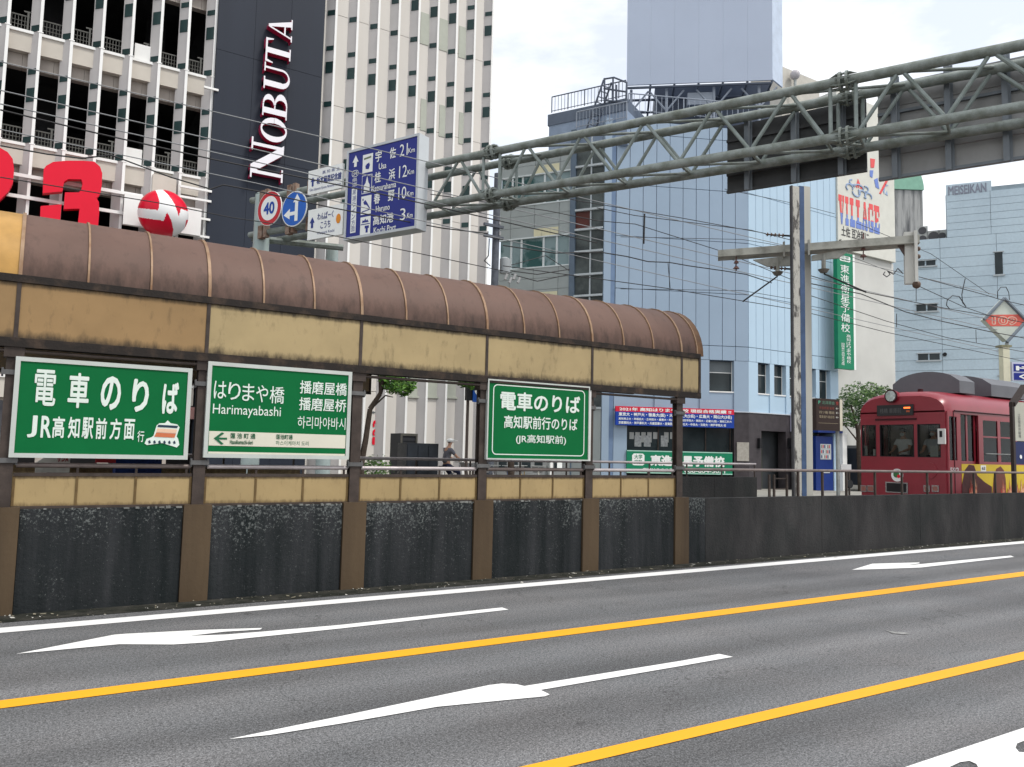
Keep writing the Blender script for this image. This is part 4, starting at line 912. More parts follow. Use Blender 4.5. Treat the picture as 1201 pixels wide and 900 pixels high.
# VILLAGE: western slab letters, red above, blue below
vred = mat('village_red', (.72, .10, .10), .5, var=.1); vblue = mat('village_blue', (.16, .24, .58), .5, var=.1); vlb = mat('village_pale_blue', (.30, .40, .58), .5); vk = mat('village_black', (.06, .06, .06), .6)
def clipz(poly, z, up):
    o = []; n = len(poly)
    for k in range(n):
        a, b = poly[k], poly[(k+1) % n]; ia = (a[1] >= z) == up or abs(a[1]-z) < 1e-9; ib = (b[1] >= z) == up or abs(b[1]-z) < 1e-9
        if ia: o.append(a)
        if ia != ib and abs(a[1]-b[1]) > 1e-9: t_ = (z-a[1])/(b[1]-a[1]); o.append((a[0]+(b[0]-a[0])*t_, z))
    return o
WL = {'V': [[(0, .78), (.6, .78), (.6, 1), (0, 1)], [(.7, .78), (1, .78), (1, 1), (.7, 1)], [(.15, .78), (.5, .78), (.62, 0), (.45, 0)], [(.75, .78), (.9, .78), (.62, 0), (.55, 0)]],
 'I': [[(.1, .76), (.9, .76), (.9, 1), (.1, 1)], [(.1, 0), (.9, 0), (.9, .24), (.1, .24)], [(.35, .24), (.65, .24), (.65, .76), (.35, .76)]],
 'L': [[(.05, .76), (.75, .76), (.75, 1), (.05, 1)], [(.05, 0), (1, 0), (1, .26), (.05, .26)], [(.27, .26), (.55, .26), (.55, .76), (.27, .76)]],
 'A': [[(.3, .76), (.75, .76), (.7, 1), (.35, 1)], [(0, 0), (.42, 0), (.42, .24), (0, .24)], [(.58, 0), (1, 0), (1, .24), (.58, .24)], [(.12, .24), (.3, .24), (.5, .76), (.35, .76)], [(.68, .24), (.92, .24), (.72, .76), (.55, .76)], [(.25, .36), (.75, .36), (.75, .46), (.25, .46)]],
 'G': [[(.2, .8), (.95, .8), (.95, 1), (.2, 1)], [(.05, .15), (.33, .15), (.33, .85), (.05, .85)], [(.2, 0), (.8, 0), (.8, .14), (.2, .14)], [(.5, .2), (1, .2), (1, .42), (.5, .42)], [(.7, 0), (.95, 0), (.95, .2), (.7, .2)], [(.8, .6), (.95, .6), (.95, .8), (.8, .8)]],
 'E': [[(.0, .78), (1, .78), (1, 1), (0, 1)], [(0, 0), (1, 0), (1, .22), (0, .22)], [(.2, .22), (.5, .22), (.5, .78), (.2, .78)], [(.5, .44), (.8, .44), (.8, .56), (.5, .56)], [(.85, .62), (1, .62), (1, .78), (.85, .78)], [(.85, .22), (1, .22), (1, .38), (.85, .38)]]}
u_ = [983, 990.5, 996, 1003, 1010.5, 1017.5, 1024.5, 1031.5]
for k, ch in enumerate('VILLAGE'):
    s0, s1 = VG.sz(u_[k]+.4, 250)[0], VG.sz(u_[k+1]-.4, 250)[0]; zt = VG.sz(984, 231)[1]; z0 = VG.sz(1010, 269)[1]-.02; zm = z0+(zt-z0)*.42
    zt = VG.sz(1010, 236)[1]
    for col, up in ((vred, True), (vblue, False)):
        mb = MB()
        for j, p in enumerate(WL[ch]):
            q = clipz([(s0+(s1-s0)*x, z0+(zt-z0)*y) for x, y in p], zm, up)
            if len(q) > 2: mb.quad(*[VG.pt(a, b, .01+j*.004) for a, b in q])
        if mb.v: mb.build('letter', col, vb)
s0, s1, z0, z1 = VG.rect(987, 1019, 269, 282, .01); ft(VG, (s0, s1, z0, z1), '土佐 豆冶和に', 0, 1, .1, 1, .01, vk, vb, .02)
s0, s1, z0, z1 = VG.rect(984, 1016, 284, 291, .01); ft(VG, (s0, s1, z0, z1), 'ヴィレッジ', 0, .5, 0, 1, .01, vk, vb, .02)
# scroll ornament
mb = MB()
for (u, v, r_, a0, a1) in ((996, 220, 4, -30, 240), (1004, 226, 4.5, 180, 420), (1011, 228, 4, -60, 200), (1018, 231, 4, -20, 230), (999, 214, 3, 90, 330), (1015, 222, 3, -90, 120), (1007, 223, 6, 20, 160)):
    c_ = VG.sz(u, v); k_ = (VG.sz(u+1, v)[0]-VG.sz(u, v)[0])*r_; kz = (VG.sz(u, v)[1]-VG.sz(u, v+1)[1])*r_
    mb.path([VG.pt(c_[0]+k_*cos(R(a0+(a1-a0)*j/9)), c_[1]+kz*sin(R(a0+(a1-a0)*j/9)), .01) for j in range(10)], .05, 4)
mb.build('scroll_ornament', vlb, vb)
def vgp(pts, m_, nm):
    q = [VG.sz(u, v) for u, v in pts]; MB().ppoly(VG, q, .004, .02).build(nm, m_, vb)
vgp([(1006, 210), (1008.5, 216), (1007, 221), (1004.5, 216)], vred, 'ornament_leaf'); vgp([(1001, 217), (1004, 217), (1005.5, 221)], vred, 'ornament_leaf'); vgp([(1012, 218), (1008, 221), (1010.5, 222)], vred, 'ornament_leaf')
vgp([(1020.5, 186), (1026, 187), (1025, 197), (1021, 197)], vred, 'ornament_stroke'); vgp([(1020, 200), (1024, 200), (1023, 209), (1020, 207)], vblue, 'ornament_stroke')
vgp([(1025, 211), (1029, 209), (1031, 222), (1027, 220)], vblue, 'ornament_stroke'); vgp([(1039, 211), (1042, 211), (1033, 228), (1031, 227)], vred, 'ornament_stroke')
for p in ([(1035, 223), (1038, 219), (1037, 228)], [(1038, 216), (1042, 218), (1038, 219)], [(1040, 224), (1041, 230), (1038, 228)]): vgp(p, vlb, 'ornament_stroke')
# stained tower with green barrel roof
stt = Plane(80, 51, 120)
st0, st1 = stt.sz(1049, 270)[0], stt.sz(1083, 270)[0]; zt = stt.sz(1066, 223)[1]
tw = thing('stained_tower', 'rain-streaked concrete tower with a green curved roof behind the VILLAGE board', 'building', stt.pt((st0+st1)/2, 0))
stained = mat('streaked_concrete', (.34, .345, .34), .85, col2=(.10, .105, .11), streak=True, scale=1.6, lo=.42, hi=.62)
MB().pbox(stt, st0, st1, 0, zt, -4, 0).build('tower_wall', stained, tw)
mb = MB(); rw = (st1-st0); pr = []
for k in range(11): a = R(90*k/10); pr.append((st1-rw*.75+rw*.75*sin(a)+.1, zt+.02+3.4*cos(a)))
pr = [(st0-.1, zt+.02), (st0-.1, zt+3.42)]+pr
mb.ppoly(stt, pr, -4, .15); mb.build('green_roof', mat('mint_roof', (.22, .42, .32), .5, var=.1), tw)
# pale blue block across the junction
mp_ = Plane(56.5, 36.3, 147)
m0, m1 = mp_.sz(1036, 400)[0], mp_.sz(1290, 400)[0]; zA = mp_.sz(1060, 283)[1]
ms = thing('pale_blue_block', 'large pale blue sided building with a few small windows and a raised end', 'building', mp_.pt(m0, 0))
side_m = mat('pale_siding', (.50, .61, .68), .6, var=.10, scale=.3, col2=(.44, .54, .61), fine=.05)
joints = [m0, mp_.sz(1105, 400)[0], mp_.sz(1172, 400)[0], mp_.sz(1240, 400)[0], m1]
zz = 0; hb = zA/24
MB().pbox(mp_, m0, m1, 0, zA-.05, -14, -.13).build('building_core', mat('core_pale', (.25, .31, .35), .8), ms)
for k in range(24):
    for a, b in zip(joints[:-1], joints[1:]): MB().pbox(mp_, a+.012, b-.012, hb*k+.012, hb*(k+1)-.012, -.12, 0).build('siding_board', side_m, ms)
zB = mp_.sz(1120, 222)[1]; ma = mp_.sz(1110, 240)[0]; mm_ = mp_.sz(1161, 220)[0]
MB().pbox(mp_, ma+.05, m1, zA, zB-.05, -1.5, -.13).build('upper_core', mat('core_pale', (.25, .31, .35), .8), ms)
zC = mp_.sz(1180, 222)[1]; nb = 6
for k in range(nb):
    z0, z1 = zA+(zC-zA)*k/nb, zA+(zC-zA)*(k+1)/nb
    for a, b in ((ma, mm_), (mm_, joints[3]), (joints[3], m1)): MB().pbox(mp_, a+.012, b-.012, z0+.012, z1-.012, -.12, 0).build('siding_board', side_m, ms)
zE = mp_.sz(1161, 212)[1]; MB().pbox(mp_, ma, mm_, zC, zE, -.12, 0).build('raised_end', side_m, ms)
MB().hexa([mp_.pt(mm_, zC, -.12), mp_.pt(mm_, zC, 0), mp_.pt(mm_+.1, zC, 0), mp_.pt(mm_+.1, zC, -9)], [mp_.pt(mm_, zE, -.12), mp_.pt(mm_, zE, 0), mp_.pt(mm_+.1, zE, 0), mp_.pt(mm_+.1, zE, -9)]).build('raised_return', side_m, ms)
s0, s1, z0, z1 = mp_.rect(1112, 1157, 218, 229, .02)
sv = mp_.sz(1157, 219)[1]; text(mp_, 'MEISEIKAN', s0, s1, z0+.1, z1+.1, .03, mat('siding_lettering', (.24, .26, .32), .5), ms, .03)
def mwin(u0, u1, v0, v1, n=1, louvre=False):
    s0, s1, z0, z1 = mp_.rect(u0, u1, v0, v1, .03); w_ = (s1-s0)/n
    for k in range(n):
        w = MB().pbox(mp_, s0+w_*k+.05, s0+w_*(k+1)-.05, z0, z1, .004, .03).build('window', winm, ms)
    f = MB(); f.pbox(mp_, s0-.08, s1+.08, z0-.12, z0-.001, .004, .12); f.pbox(mp_, s0-.05, s1+.05, z1+.001, z1+.08, .004, .1); f.build('window_frame', mat('frame_grey', (.42, .46, .48), .5), ms)
mwin(1074, 1100, 357, 365, 2); mwin(1076, 1103, 415, 422.5, 2); mwin(1166, 1177, 296, 322); mwin(1171, 1180, 411, 440); mwin(1073, 1098, 306, 312, 2)
q = mp_.px(1108, 416, .05); MB().tube(q, q+mp_.n*.1, .15, 10).build('vent', black, ms)
# rooftop plant next to the raised end
def acunit(u, v, w_, h_, fans, lab):
    a = mp_.px(u, v, -1.2); s_ = mp_.sz(u, v, -1.2)[0]; z_ = zA
    t = thing('rooftop_unit', lab, 'air conditioner', mp_.pt(s_, z_, -1.2), 'air conditioning units on the pale blue roof')
    MB().pbox(mp_, s_-w_/2, s_+w_/2, z_, z_+h_, -2.2, -1.2).build('casing', mat('unit_casing', (.42, .43, .41), .6, var=.15), t)
    for k in range(fans):
        zc_ = z_+h_*(k+.5)/fans; c_ = mp_.pt(s_, zc_, -1.2); MB().tube(c_, c_+mp_.n*.05, min(w_, h_/fans)*.42, 14).build('fan_grille', mat('fan_dark', (.08, .08, .085), .6), t)
acunit(1082, 280, .75, 1.35, 2, 'tall rooftop unit with two stacked fans, leftmost of the row by the white bracket'); acunit(1095, 280, .9, .95, 1, 'rooftop unit with a single fan in the middle of the row'); acunit(1105, 280, .6, .95, 1, 'narrow rooftop unit against the raised end wall')
tk = MB(); c_ = mp_.pt(mp_.sz(1092, 280)[0], zA, -5); tk.tube(c_, c_+V((0, 0, 1.5)), .75, 16); tk.tube(c_+V((0, 0, 1.5)), c_+V((0, 0, 1.8)), .75, 16, r2=.3); tag(tk.build('water_tank', mat('tank_grey', (.42, .42, .44), .5), smooth=True), 'round grey water tank behind the rooftop fan units', 'tank')
# ball on the far roof by the gantry
bl = thing('roof_ball', 'pale round tank on the roof right of the blank billboard', 'tank', B2.px(932, 110, -6)); rq = B2.px(932.5, 88, -6)
MB().ball(rq, .27*1.2, 16, 10).build('ball', mat('ball_grey', (.45, .43, .45), .4), bl, smooth=True); MB().tube((rq.x, rq.y, ZT), (rq.x, rq.y, rq.z-.2), .09).build('pole', galv, bl)
s0, s1, z0, z1 = B2.rect(920, 975, 88, 140, -6.2); MB().pbox(B2, s0, s1-1, ZT-.1, z1, -9, -6.4).build('penthouse', mat('penthouse_beige', (.5, .48, .43), .7), bo)

# ================================================================ sign gantry
GA = Plane(9.41, 9.68, 155)
gal = mat('weathered_green_pipe', (.25, .28, .265), .6, .1, col2=(.15, .168, .145), scale=5, lo=.4, hi=.65, bump=.15, fine=.15)
gal_l = mat('pale_green_pipe', (.27, .31, .30), .55, .15, col2=(.16, .19, .17), scale=4)
gn = thing('sign_gantry', 'weathered green steel pipe truss gantry spanning the road, carrying road signs', 'gantry', (5.0, 19.3, 0))
BK = -.62
def gp(u, v, back=False, vb=None):
    return GA.px(u, v, 0)
top = [(440, 204.5), (505, 192.5), (577, 180.5), (700, 158), (800, 133), (990, 94), (1100, 72), (1201, 52)]
bot = [(440, 251), (505, 240.5), (577, 230.5), (700, 209), (800, 191), (990, 158), (1100, 142.5), (1201, 126)]
def sz_(l): return [GA.sz(u, v) for u, v in l]
TP, BP = sz_(top), sz_(bot)
def fit(l):
    n = len(l); mx = sum(a for a, _ in l)/n; my = sum(b for _, b in l)/n; k = sum((a-mx)*(b-my) for a, b in l)/sum((a-mx)**2 for a, _ in l); return lambda s: my+k*(s-mx)
ft_, fb_ = fit(TP), fit(BP)
zt_f = lambda s: sum([b*w_ for (a, b), w_ in [((0, ft_(s)), 1)]]); 
sA = GA.sz(296, 225)[0]; sZ = GA.sz(1201, 80)[0]+4.5
sj = [sA, GA.sz(577, 200)[0], GA.sz(990, 120)[0], sZ]
for back in (0, 1):
    d = BK if back else 0
    for f_, nm in ((ft_, 'top_chord'), (fb_, 'bottom_chord')):
        for a, b in zip(sj[:-1], sj[1:]):
            MB().tube(GA.pt(a, f_(a), d), GA.pt(b, f_(b), d), .078, 14).build(nm, gal, gn, smooth=True)
        for s_ in sj[1:3]:
            fl = MB(); z_ = f_(s_); 
            for o in (-.05, .05): fl.tube(GA.pt(s_+o-.018, z_, d), GA.pt(s_+o+.018, z_, d), .15, 16)
            fl.build('flange', gal, gn)
            for k in range(8):
                a = 2*pi*k/8; c_ = V((0, 0, 1))*cos(a)*.122+GA.n*sin(a)*.122; MB().tube(GA.pt(s_-.11, z_, d)+c_, GA.pt(s_+.11, z_, d)+c_, .016, 5).build('bolt', gal, gn)
            for k in range(4):
                a = pi/4+pi/2*k; c_ = V((0, 0, 1))*cos(a)+GA.n*sin(a)
                for sg in (-1, 1): MB().hexa([GA.pt(s_+sg*.07, z_, d)+c_*.085, GA.pt(s_+sg*.07, z_, d)+c_*.145, GA.pt(s_+sg*.2, z_, d)+c_*.086, GA.pt(s_+sg*.07, z_, d)+c_*.086+GA.t*.001][:3], [p+c_.cross(GA.t)*.01 for p in (GA.pt(s_+sg*.07, z_, d)+c_*.085, GA.pt(s_+sg*.07, z_, d)+c_*.145, GA.pt(s_+sg*.2, z_, d)+c_*.086)]).build('flange_rib', gal, gn)
tn = [GA.sz(u, v)[0] for u, v in ((539, 190), (618, 174), (683, 162), (756, 146), (837, 128), (925, 110))]; bn_ = [GA.sz(u, v)[0] for u, v in ((508, 238), (565, 232), (590, 229), (651, 218), (719, 207), (796, 193), (880, 178), (968, 163))]
tn2 = [GA.sz(u, v)[0] for u, v in ((1056, 82), (1164, 60))]; bn2 = [GA.sz(u, v)[0] for u, v in ((1006, 156), (1110, 140))]
pairs = [(tn[0], bn_[0]), (tn[0], bn_[1]), (tn[1], bn_[2]), (tn[1], bn_[3]), (tn[2], bn_[3]), (tn[2], bn_[4]), (tn[3], bn_[4]), (tn[3], bn_[5]), (tn[4], bn_[5]), (tn[4], bn_[6]), (tn[5], bn_[6]), (tn[5], bn_[7]),
         (tn2[0], bn2[0]), (tn2[0], bn2[1]), (tn2[1], bn2[1]), (tn2[1], tn2[1]+.8), (tn2[1]+1.6, tn2[1]+.8), (tn2[1]+1.6, tn2[1]+2.4)]
off = .06
for i, (a, b) in enumerate(pairs):
    sg = off if b > a else -off
    for d in (0, BK): MB().tube(GA.pt(a+sg*.9, ft_(a)-.07, d), GA.pt(b-sg*.6, fb_(b)+.07, d), .031, 8).build('brace', gal_l, gn, smooth=True)
for u in (567, 586, 974, 1004):
    s_ = GA.sz(u, 200 if u < 700 else 130)[0]
    for d in (0, BK): MB().tube(GA.pt(s_, ft_(s_)-.07, d), GA.pt(s_, fb_(s_)+.07, d), .031, 8).build('vertical_strut', gal_l, gn, smooth=True)
ss = sorted(set(tn+tn2)); 
for a, b in zip(ss[:-1], ss[1:]): MB().tube(GA.pt(a, ft_(a), -.08), GA.pt(b if b-a < 3 else a+1, ft_(b), BK+.08), .024, 8).build('cross_strut', gal, gn, smooth=True)
ss = sorted(set(bn_+bn2))
for i, a in enumerate(ss):
    MB().tube(GA.pt(a, fb_(a), -.08), GA.pt(a, fb_(a), BK+.08), .022, 8).build('cross_strut', gal, gn, smooth=True)
    if i < len(ss)-1: b = ss[i+1]; MB().tube(GA.pt(a, fb_(a), -.08), GA.pt(b, fb_(b), BK+.08), .024, 8).build('cross_strut', gal, gn, smooth=True)
# left pier: two tapered tubes
pale_pier = mat('pale_green_pier', (.36, .43, .42), .5, .1, var=.15, scale=2)
s_ = GA.sz(303, 270)[0]; p2 = GA.sz(337, 275)
MB().tube(GA.pt(s_, 0, -.1), GA.pt(s_, ft_(s_)+.12, -.1), .22, 16, r2=.19).build('pier', pale_pier, gn, smooth=True)
MB().tube(GA.pt(s_, ft_(s_)+.13, -.1), GA.pt(s_, ft_(s_)+.20, -.1), .20, 16, r2=.10).build('pier_cap', pale_pier, gn, smooth=True)
q = GA.pt(s_, 0, -1.75); MB().tube(q+GA.t*.75, q+GA.t*.75+V((0, 0, fb_(s_)-.1)), .19, 16, r2=.16).build('pier', pale_pier, gn, smooth=True)
MB().tube(GA.pt(s_, 3.2, -.15), GA.pt(s_+.75, 1.8, -1.7), .05).build('pier_brace', pale_pier, gn, smooth=True)
MB().tube(GA.pt(s_, fb_(s_)-.35, -.2), GA.pt(s_+.7, fb_(s_)-1.5, -1.6), .05).build('pier_brace', pale_pier, gn, smooth=True)
MB().tube(GA.pt(s_-.3, fb_(s_)-.06, -.05), GA.pt(s_+1.2, fb_(s_)-.1, -1.7), .085).build('pier_arm', gal, gn, smooth=True)
rusty = mat('rusty_plate', (.28, .22, .18), .7, col2=(.14, .06, .03), scale=8)
for u in (312, 344, 368):
    for f_ in (ft_, fb_):
        a = GA.sz(u, 240)[0]; mb = MB(); mb.pbox(GA, a-.12, a+.02, f_(a)-.16, f_(a)+.16, -.02, .11); mb.pbox(GA, a+.06, a+.16, f_(a)-.14, f_(a)+.18, -.02, .10); mb.build('sign_bracket', rusty, gn)
# ---- gantry signs facing the camera side
GS = Plane(GA.p.x+GA.n.x*.28, GA.p.y+GA.n.y*.28, 155)
def gsign(nm, lab, pts, depth=.06, face=signwhite, cat='road sign'):
    """pts: TL, TR, BR, BL pixels"""
    q = [GS.sz(u, v) for u, v in pts]; s0 = (q[0][0]+q[3][0])/2; s1 = (q[1][0]+q[2][0])/2; z0 = (q[2][1]+q[3][1])/2; z1 = (q[0][1]+q[1][1])/2
    t = thing(nm, lab, cat, GS.pt((s0+s1)/2, z0)); MB().pbox(GS, s0, s1, z0, z1, -depth, 0).build('sign_face', face, t); return t, (s0, s1, z0, z1)
dblue = mat('direction_blue', (.012, .022, .21), .35, var=.06)
t, bx = gsign('direction_sign', 'big blue distance board with four destinations and white pictograms on the gantry', [(406, 181), (487.5, 160.5), (489.5, 267), (409.5, 276.5)], .02, dblue)
s0, s1, z0, z1 = bx; e = .055; cas = mat('casing_pale', (.50, .53, .55), .45, var=.08)
mb = MB(); mb.pbox(GS, s0-e, s1+e, z0-e, z0, -.30, .02); mb.pbox(GS, s0-e, s1+e, z1, z1+e, -.30, .02); mb.pbox(GS, s0-e, s0, z0, z1, -.30, .02); mb.pbox(GS, s1, s1+e, z0, z1, -.30, .02); mb.pbox(GS, s0, s1, z0, z1, -.30, -.26); mb.build('casing', cas, t)
W = signwhite
for k, (jp, en, km, xs) in enumerate((('宇 佐', 'Usa', '21', .46), ('桂 浜', 'Katsurahama', '12', .37), ('春 野', 'Haruno', '10', .44), ('高知港', 'Kochi Port', '3', .42))):
    b1_ = .835-.243*k
    if k < 3:
        ft(GS, bx, jp[0], .405, .495, b1_-.02, b1_+.105, .006, W, t, .02); ft(GS, bx, jp[2], .61, .70, b1_-.02, b1_+.105, .006, W, t, .02)
    else: ft(GS, bx, jp, .405, .70, b1_-.02, b1_+.09, .006, W, t, .02)
    ft(GS, bx, en, xs, xs+.03*len(en)+.02, b1_-.115, b1_-.045, .006, W, t, .01)
    ft(GS, bx, km, .755 if k < 3 else .79, .865, b1_-.02, b1_+.115, .006, W, t, .0)
    ft(GS, bx, 'Km' if k < 3 else '.Km', .875, .965, b1_-.005, b1_+.05, .006, W, t, .01)
    fpoly(GS, bx, [(.215, b1_-.115), (.365, b1_-.115), (.365, b1_+.10), (.215, b1_+.10)], .002, W, t, 'pictogram_plate')
# simple pictograms
D_ = dblue
fpoly(GS, bx, [(.265, .765), (.31, .755), (.325, .80), (.315, .83), (.28, .82), (.26, .80)], .006, D_, t, 'pictogram'); fpoly(GS, bx, [(.235, .875), (.34, .885), (.34, .905), (.235, .895)], .006, mat('olive_print', (.16, .2, .12), .5), t, 'pictogram')
fpoly(GS, bx, [(.222, .485), (.358, .485), (.358, .685), (.222, .685)], .006, D_, t, 'pictogram'); fpoly(GS, bx, [(.25, .49), (.335, .49), (.335, .57), (.315, .60), (.305, .64), (.295, .675), (.285, .64), (.275, .60), (.25, .57)], .010, W, t, 'pictogram')
fpoly(GS, bx, [(.23, .26), (.355, .28), (.355, .29), (.23, .272)], .006, D_, t, 'pictogram'); fpoly(GS, bx, [(.26, .35), (.30, .34), (.345, .29), (.35, .30), (.31, .36), (.28, .40), (.25, .38)], .006, D_, t, 'pictogram'); fpoly(GS, bx, [(.235, .40), (.25, .395), (.25, .42), (.235, .42)], .006, D_, t, 'pictogram')
fpoly(GS, bx, [(.222, .115), (.358, .115), (.358, .125), (.222, .125)], .006, D_, t, 'pictogram'); fpoly(GS, bx, [(.30, .02), (.33, .02), (.33, .07), (.345, .07), (.345, .10), (.285, .10), (.285, .07), (.30, .07)], .006, D_, t, 'pictogram'); fpoly(GS, bx, [(.24, .14), (.34, .14), (.32, .17), (.30, .16), (.29, .185), (.27, .16), (.25, .17)], .006, D_, t, 'pictogram')
fpoly(GS, bx, [(.085, .82), (.125, .82), (.125, .875), (.15, .875), (.105, .955), (.06, .875), (.085, .875)], .004, W, t, 'arrow')
ring(GS, bx, .055, .155, .70, .78, .07, .012, .004, W, t, 'route_ring'); ft(GS, bx, '34', .075, .135, .715, .765, .006, W, t, .01)
vtext(GS, '県道', s0+(s1-s0)*.105, (s1-s0)*.075, z0+(z1-z0)*.69, z0+(z1-z0)*.585, .006, W, t, .02)
fpoly(GS, bx, [(.065, .045), (.145, .045), (.145, .565), (.065, .565)], .002, W, t, 'name_plate'); vtext(GS, '黒潮ライン方面', s0+(s1-s0)*.105, (s1-s0)*.058, z0+(z1-z0)*.555, z0+(z1-z0)*.055, .007, D_, t, .015)
dprint = mat('dark_blue_print', (.02, .04, .22), .5)
t, bx = gsign('guide_sign', 'white museum guide sign with a blue arrow, upper of the two beside the blue board', [(361, 203.5), (401, 189.5), (402, 217), (361.5, 232)])
ft(GS, bx, '高 知 県 立', .42, .92, .74, .88, .004, dprint, t, .0); ft(GS, bx, '坂本龍馬記念館', .26, .98, .36, .66, .004, dprint, t, .02); ft(GS, bx, '12km Sakamoto Ryoma Memorial Museum', .06, .97, .10, .24, .004, dprint, t, .0)
fpoly(GS, bx, [(.12, .32), (.17, .32), (.17, .52), (.21, .52), (.145, .70), (.08, .52), (.12, .52)], .004, dprint, t, 'arrow')
t, bx = gsign('guide_sign', 'white park guide sign with a round orange mark, below the white museum sign', [(360.5, 247), (402, 239, ), (402, 275), (361.5, 281.5)])
ft(GS, bx, 'わんぱーく', .28, .74, .60, .84, .004, dprint, t, .01); ft(GS, bx, 'こうち', .38, .66, .30, .54, .004, dprint, t, .01); ft(GS, bx, 'Wanpark Kochi', .28, .78, .10, .22, .004, dprint, t, .0)
fpoly(GS, bx, [(.10, .38), (.16, .38), (.16, .55), (.20, .55), (.13, .74), (.06, .55), (.10, .55)], .004, dprint, t, 'arrow')
fpoly(GS, bx, [(.88+.065*cos(R(30*k)), .53+.16*sin(R(30*k))) for k in range(12)], .004, mat('orange_mark', (.7, .25, .02), .5), t, 'orange_mark')
def disc(P, c, r, d0, d1, m_, t, nm, n=32): return MB().ppoly(P, [(c[0]+r*cos(2*pi*k/n), c[1]+r*sin(2*pi*k/n)) for k in range(n)], d0, d1).build(nm, m_, t)
def rsign(nm, lab, u, v, hpx):
    c_ = GS.sz(u, v); r_ = (GS.sz(u, v-hpx/2)[1]-GS.sz(u, v+hpx/2)[1])/2; return thing(nm, lab, 'road sign', GS.pt(c_[0], c_[1]-r_)), c_, r_
t, c_, r_ = rsign('speed_limit_sign', 'round 40 speed limit sign with a red ring on the gantry arm', 316, 244.5, 40)
sred = mat('sign_red', (.50, .02, .03), .45, var=.1)
disc(GS, c_, r_, -.02, 0, signwhite, t, 'sign_back'); disc(GS, c_, r_*.97, .0012, .004, sred, t, 'red_ring'); disc(GS, c_, r_*.70, .0052, .008, signwhite, t, 'sign_face')
text(GS, '40', c_[0]-r_*.45, c_[0]+r_*.45, c_[1]-r_*.36, c_[1]+r_*.36, .012, mat('numeral_blue', (.01, .06, .35), .5), t, .03)
t, c_, r_ = rsign('direction_arrow_sign', 'round blue sign with white up and left arrows beside the 40 sign', 345, 245, 41)
disc(GS, c_, r_, -.02, 0, signwhite, t, 'sign_back'); disc(GS, c_, r_*.95, .0012, .004, mat('arrow_sign_blue', (.01, .11, .48), .4), t, 'sign_face')
bx = (c_[0]-r_, c_[0]+r_, c_[1]-r_, c_[1]+r_)
fpoly(GS, bx, [(.54, .14), (.66, .14), (.66, .68), (.76, .68), (.61, .90), (.46, .68), (.54, .68)], .006, signwhite, t, 'arrow'); fpoly(GS, bx, [(.54, .32), (.54, .42), (.34, .42), (.34, .52), (.10, .36), (.34, .22), (.34, .32)], .006, signwhite, t, 'arrow')
# ---- backs of the boards on the far side
GB = Plane(GA.p.x+GA.n.x*(BK-.22), GA.p.y+GA.n.y*(BK-.22), 155)
dkb = mat('dark_board_back', (.055, .057, .058), .55, var=.3, scale=2.5); alb = mat('aluminium_board_back', (.27, .27, .265), .45, .2, var=.25, scale=1.2); chn = mat('channel_steel', (.17, .19, .21), .5, .2, var=.2)
def board(lab, u0, v0, u1, v1, vt0, m_, chans, ribs, ext=0):
    s0, zb0 = GB.sz(u0, v0); s1, zb1 = GB.sz(u1, v1); s1 += ext; zb = (zb0+zb1)/2 if not ext else zb0; zt = GB.sz(u0+4, vt0)[1]
    t = thing('board_back', lab, 'sign board', GB.pt((s0+s1)/2, zb))
    n = 4
    for k in range(n): z0, z1 = zb+(zt-zb)*k/n, zb+(zt-zb)*(k+1)/n; MB().pbox(GB, s0, s1, z0+.006, z1-.006, -.05, 0).build('board_panel', m_, t)
    for k in range(ribs): z0 = zb+(zt-zb)*(k+.02)/ribs; MB().pbox(GB, s0, s1, z0-.01, z0+.035, .002, .05).build('stiffener', chn if m_ is alb else dkb, t)
    for c_ in chans:
        sc_ = GB.sz(c_, (v0+v1)/2)[0] if c_ > 3 else s0+(s1-s0)*c_
        mb = MB(); mb.pbox(GB, sc_-.07, sc_+.01, zb-.02, zt+.06, .051, .13); mb.pbox(GB, sc_+.01, sc_+.05, zb-.02, zt+.06, .051, .06); mb.build('channel', chn, t)
    return t
board('dark back of a wide sign board hanging behind the middle of the gantry', 853, 226, 1017, 203, 148, dkb, (880, 935, 990), 4)
board('pale aluminium back of a sign board behind the right end of the gantry', 1031, 213, 1201, 184, 100, alb, (1053, 1116, 1184), 3, ext=2.5)

# ================================================================ overhead line poles and crossarm
peel = mat('peeling_paint', (.46, .45, .41), .75, col2=(.10, .095, .09), scale=9, lo=.50, hi=.58, bump=.4, fine=.35, streak=True)
polebl = mat('pole_blue', (.06, .10, .19), .6, var=.3, scale=4); polewh = mat('pole_cream', (.46, .45, .40), .6, var=.15, streak=True, scale=2)
PP = Plane(13.6, 10.75, 105)
op = thing('line_pole', 'old overhead line pole with peeling white paint and a blue side, rising behind the wall', 'pole', (13.7, 10.75, 0))
a, b, c_ = [PP.sz(u, 400)[0] for u in (929, 939, 944.5)]; zt = PP.sz(936, 219)[1]
MB().pbox(PP, a, a+.03, 0, zt, -.05, .02).build('flange_edge', mat('pole_dark_edge', (.07, .07, .075), .6, var=.3, scale=5), op); MB().pbox(PP, a+.036, b, 0, zt, -.02, 0).build('peeling_face', peel, op)
MB().pbox(PP, b+.001, c_, 0, zt+.02, -.2, .005).build('blue_side', polebl, op)
ip = thing('line_pole', 'pale cream square pole standing right behind the peeling pole', 'pole', (14.3, 11.0, 0))
PW = Plane(14.3, 11.0, 105); a, b = PW.sz(943.5, 400)[0], PW.sz(952, 400)[0]
MB().pbox(PW, a, b, 0, PW.sz(948, 219)[1], -.18, 0).build('shaft', polewh, ip)
CA = Plane(14.0, 11.1, 137)
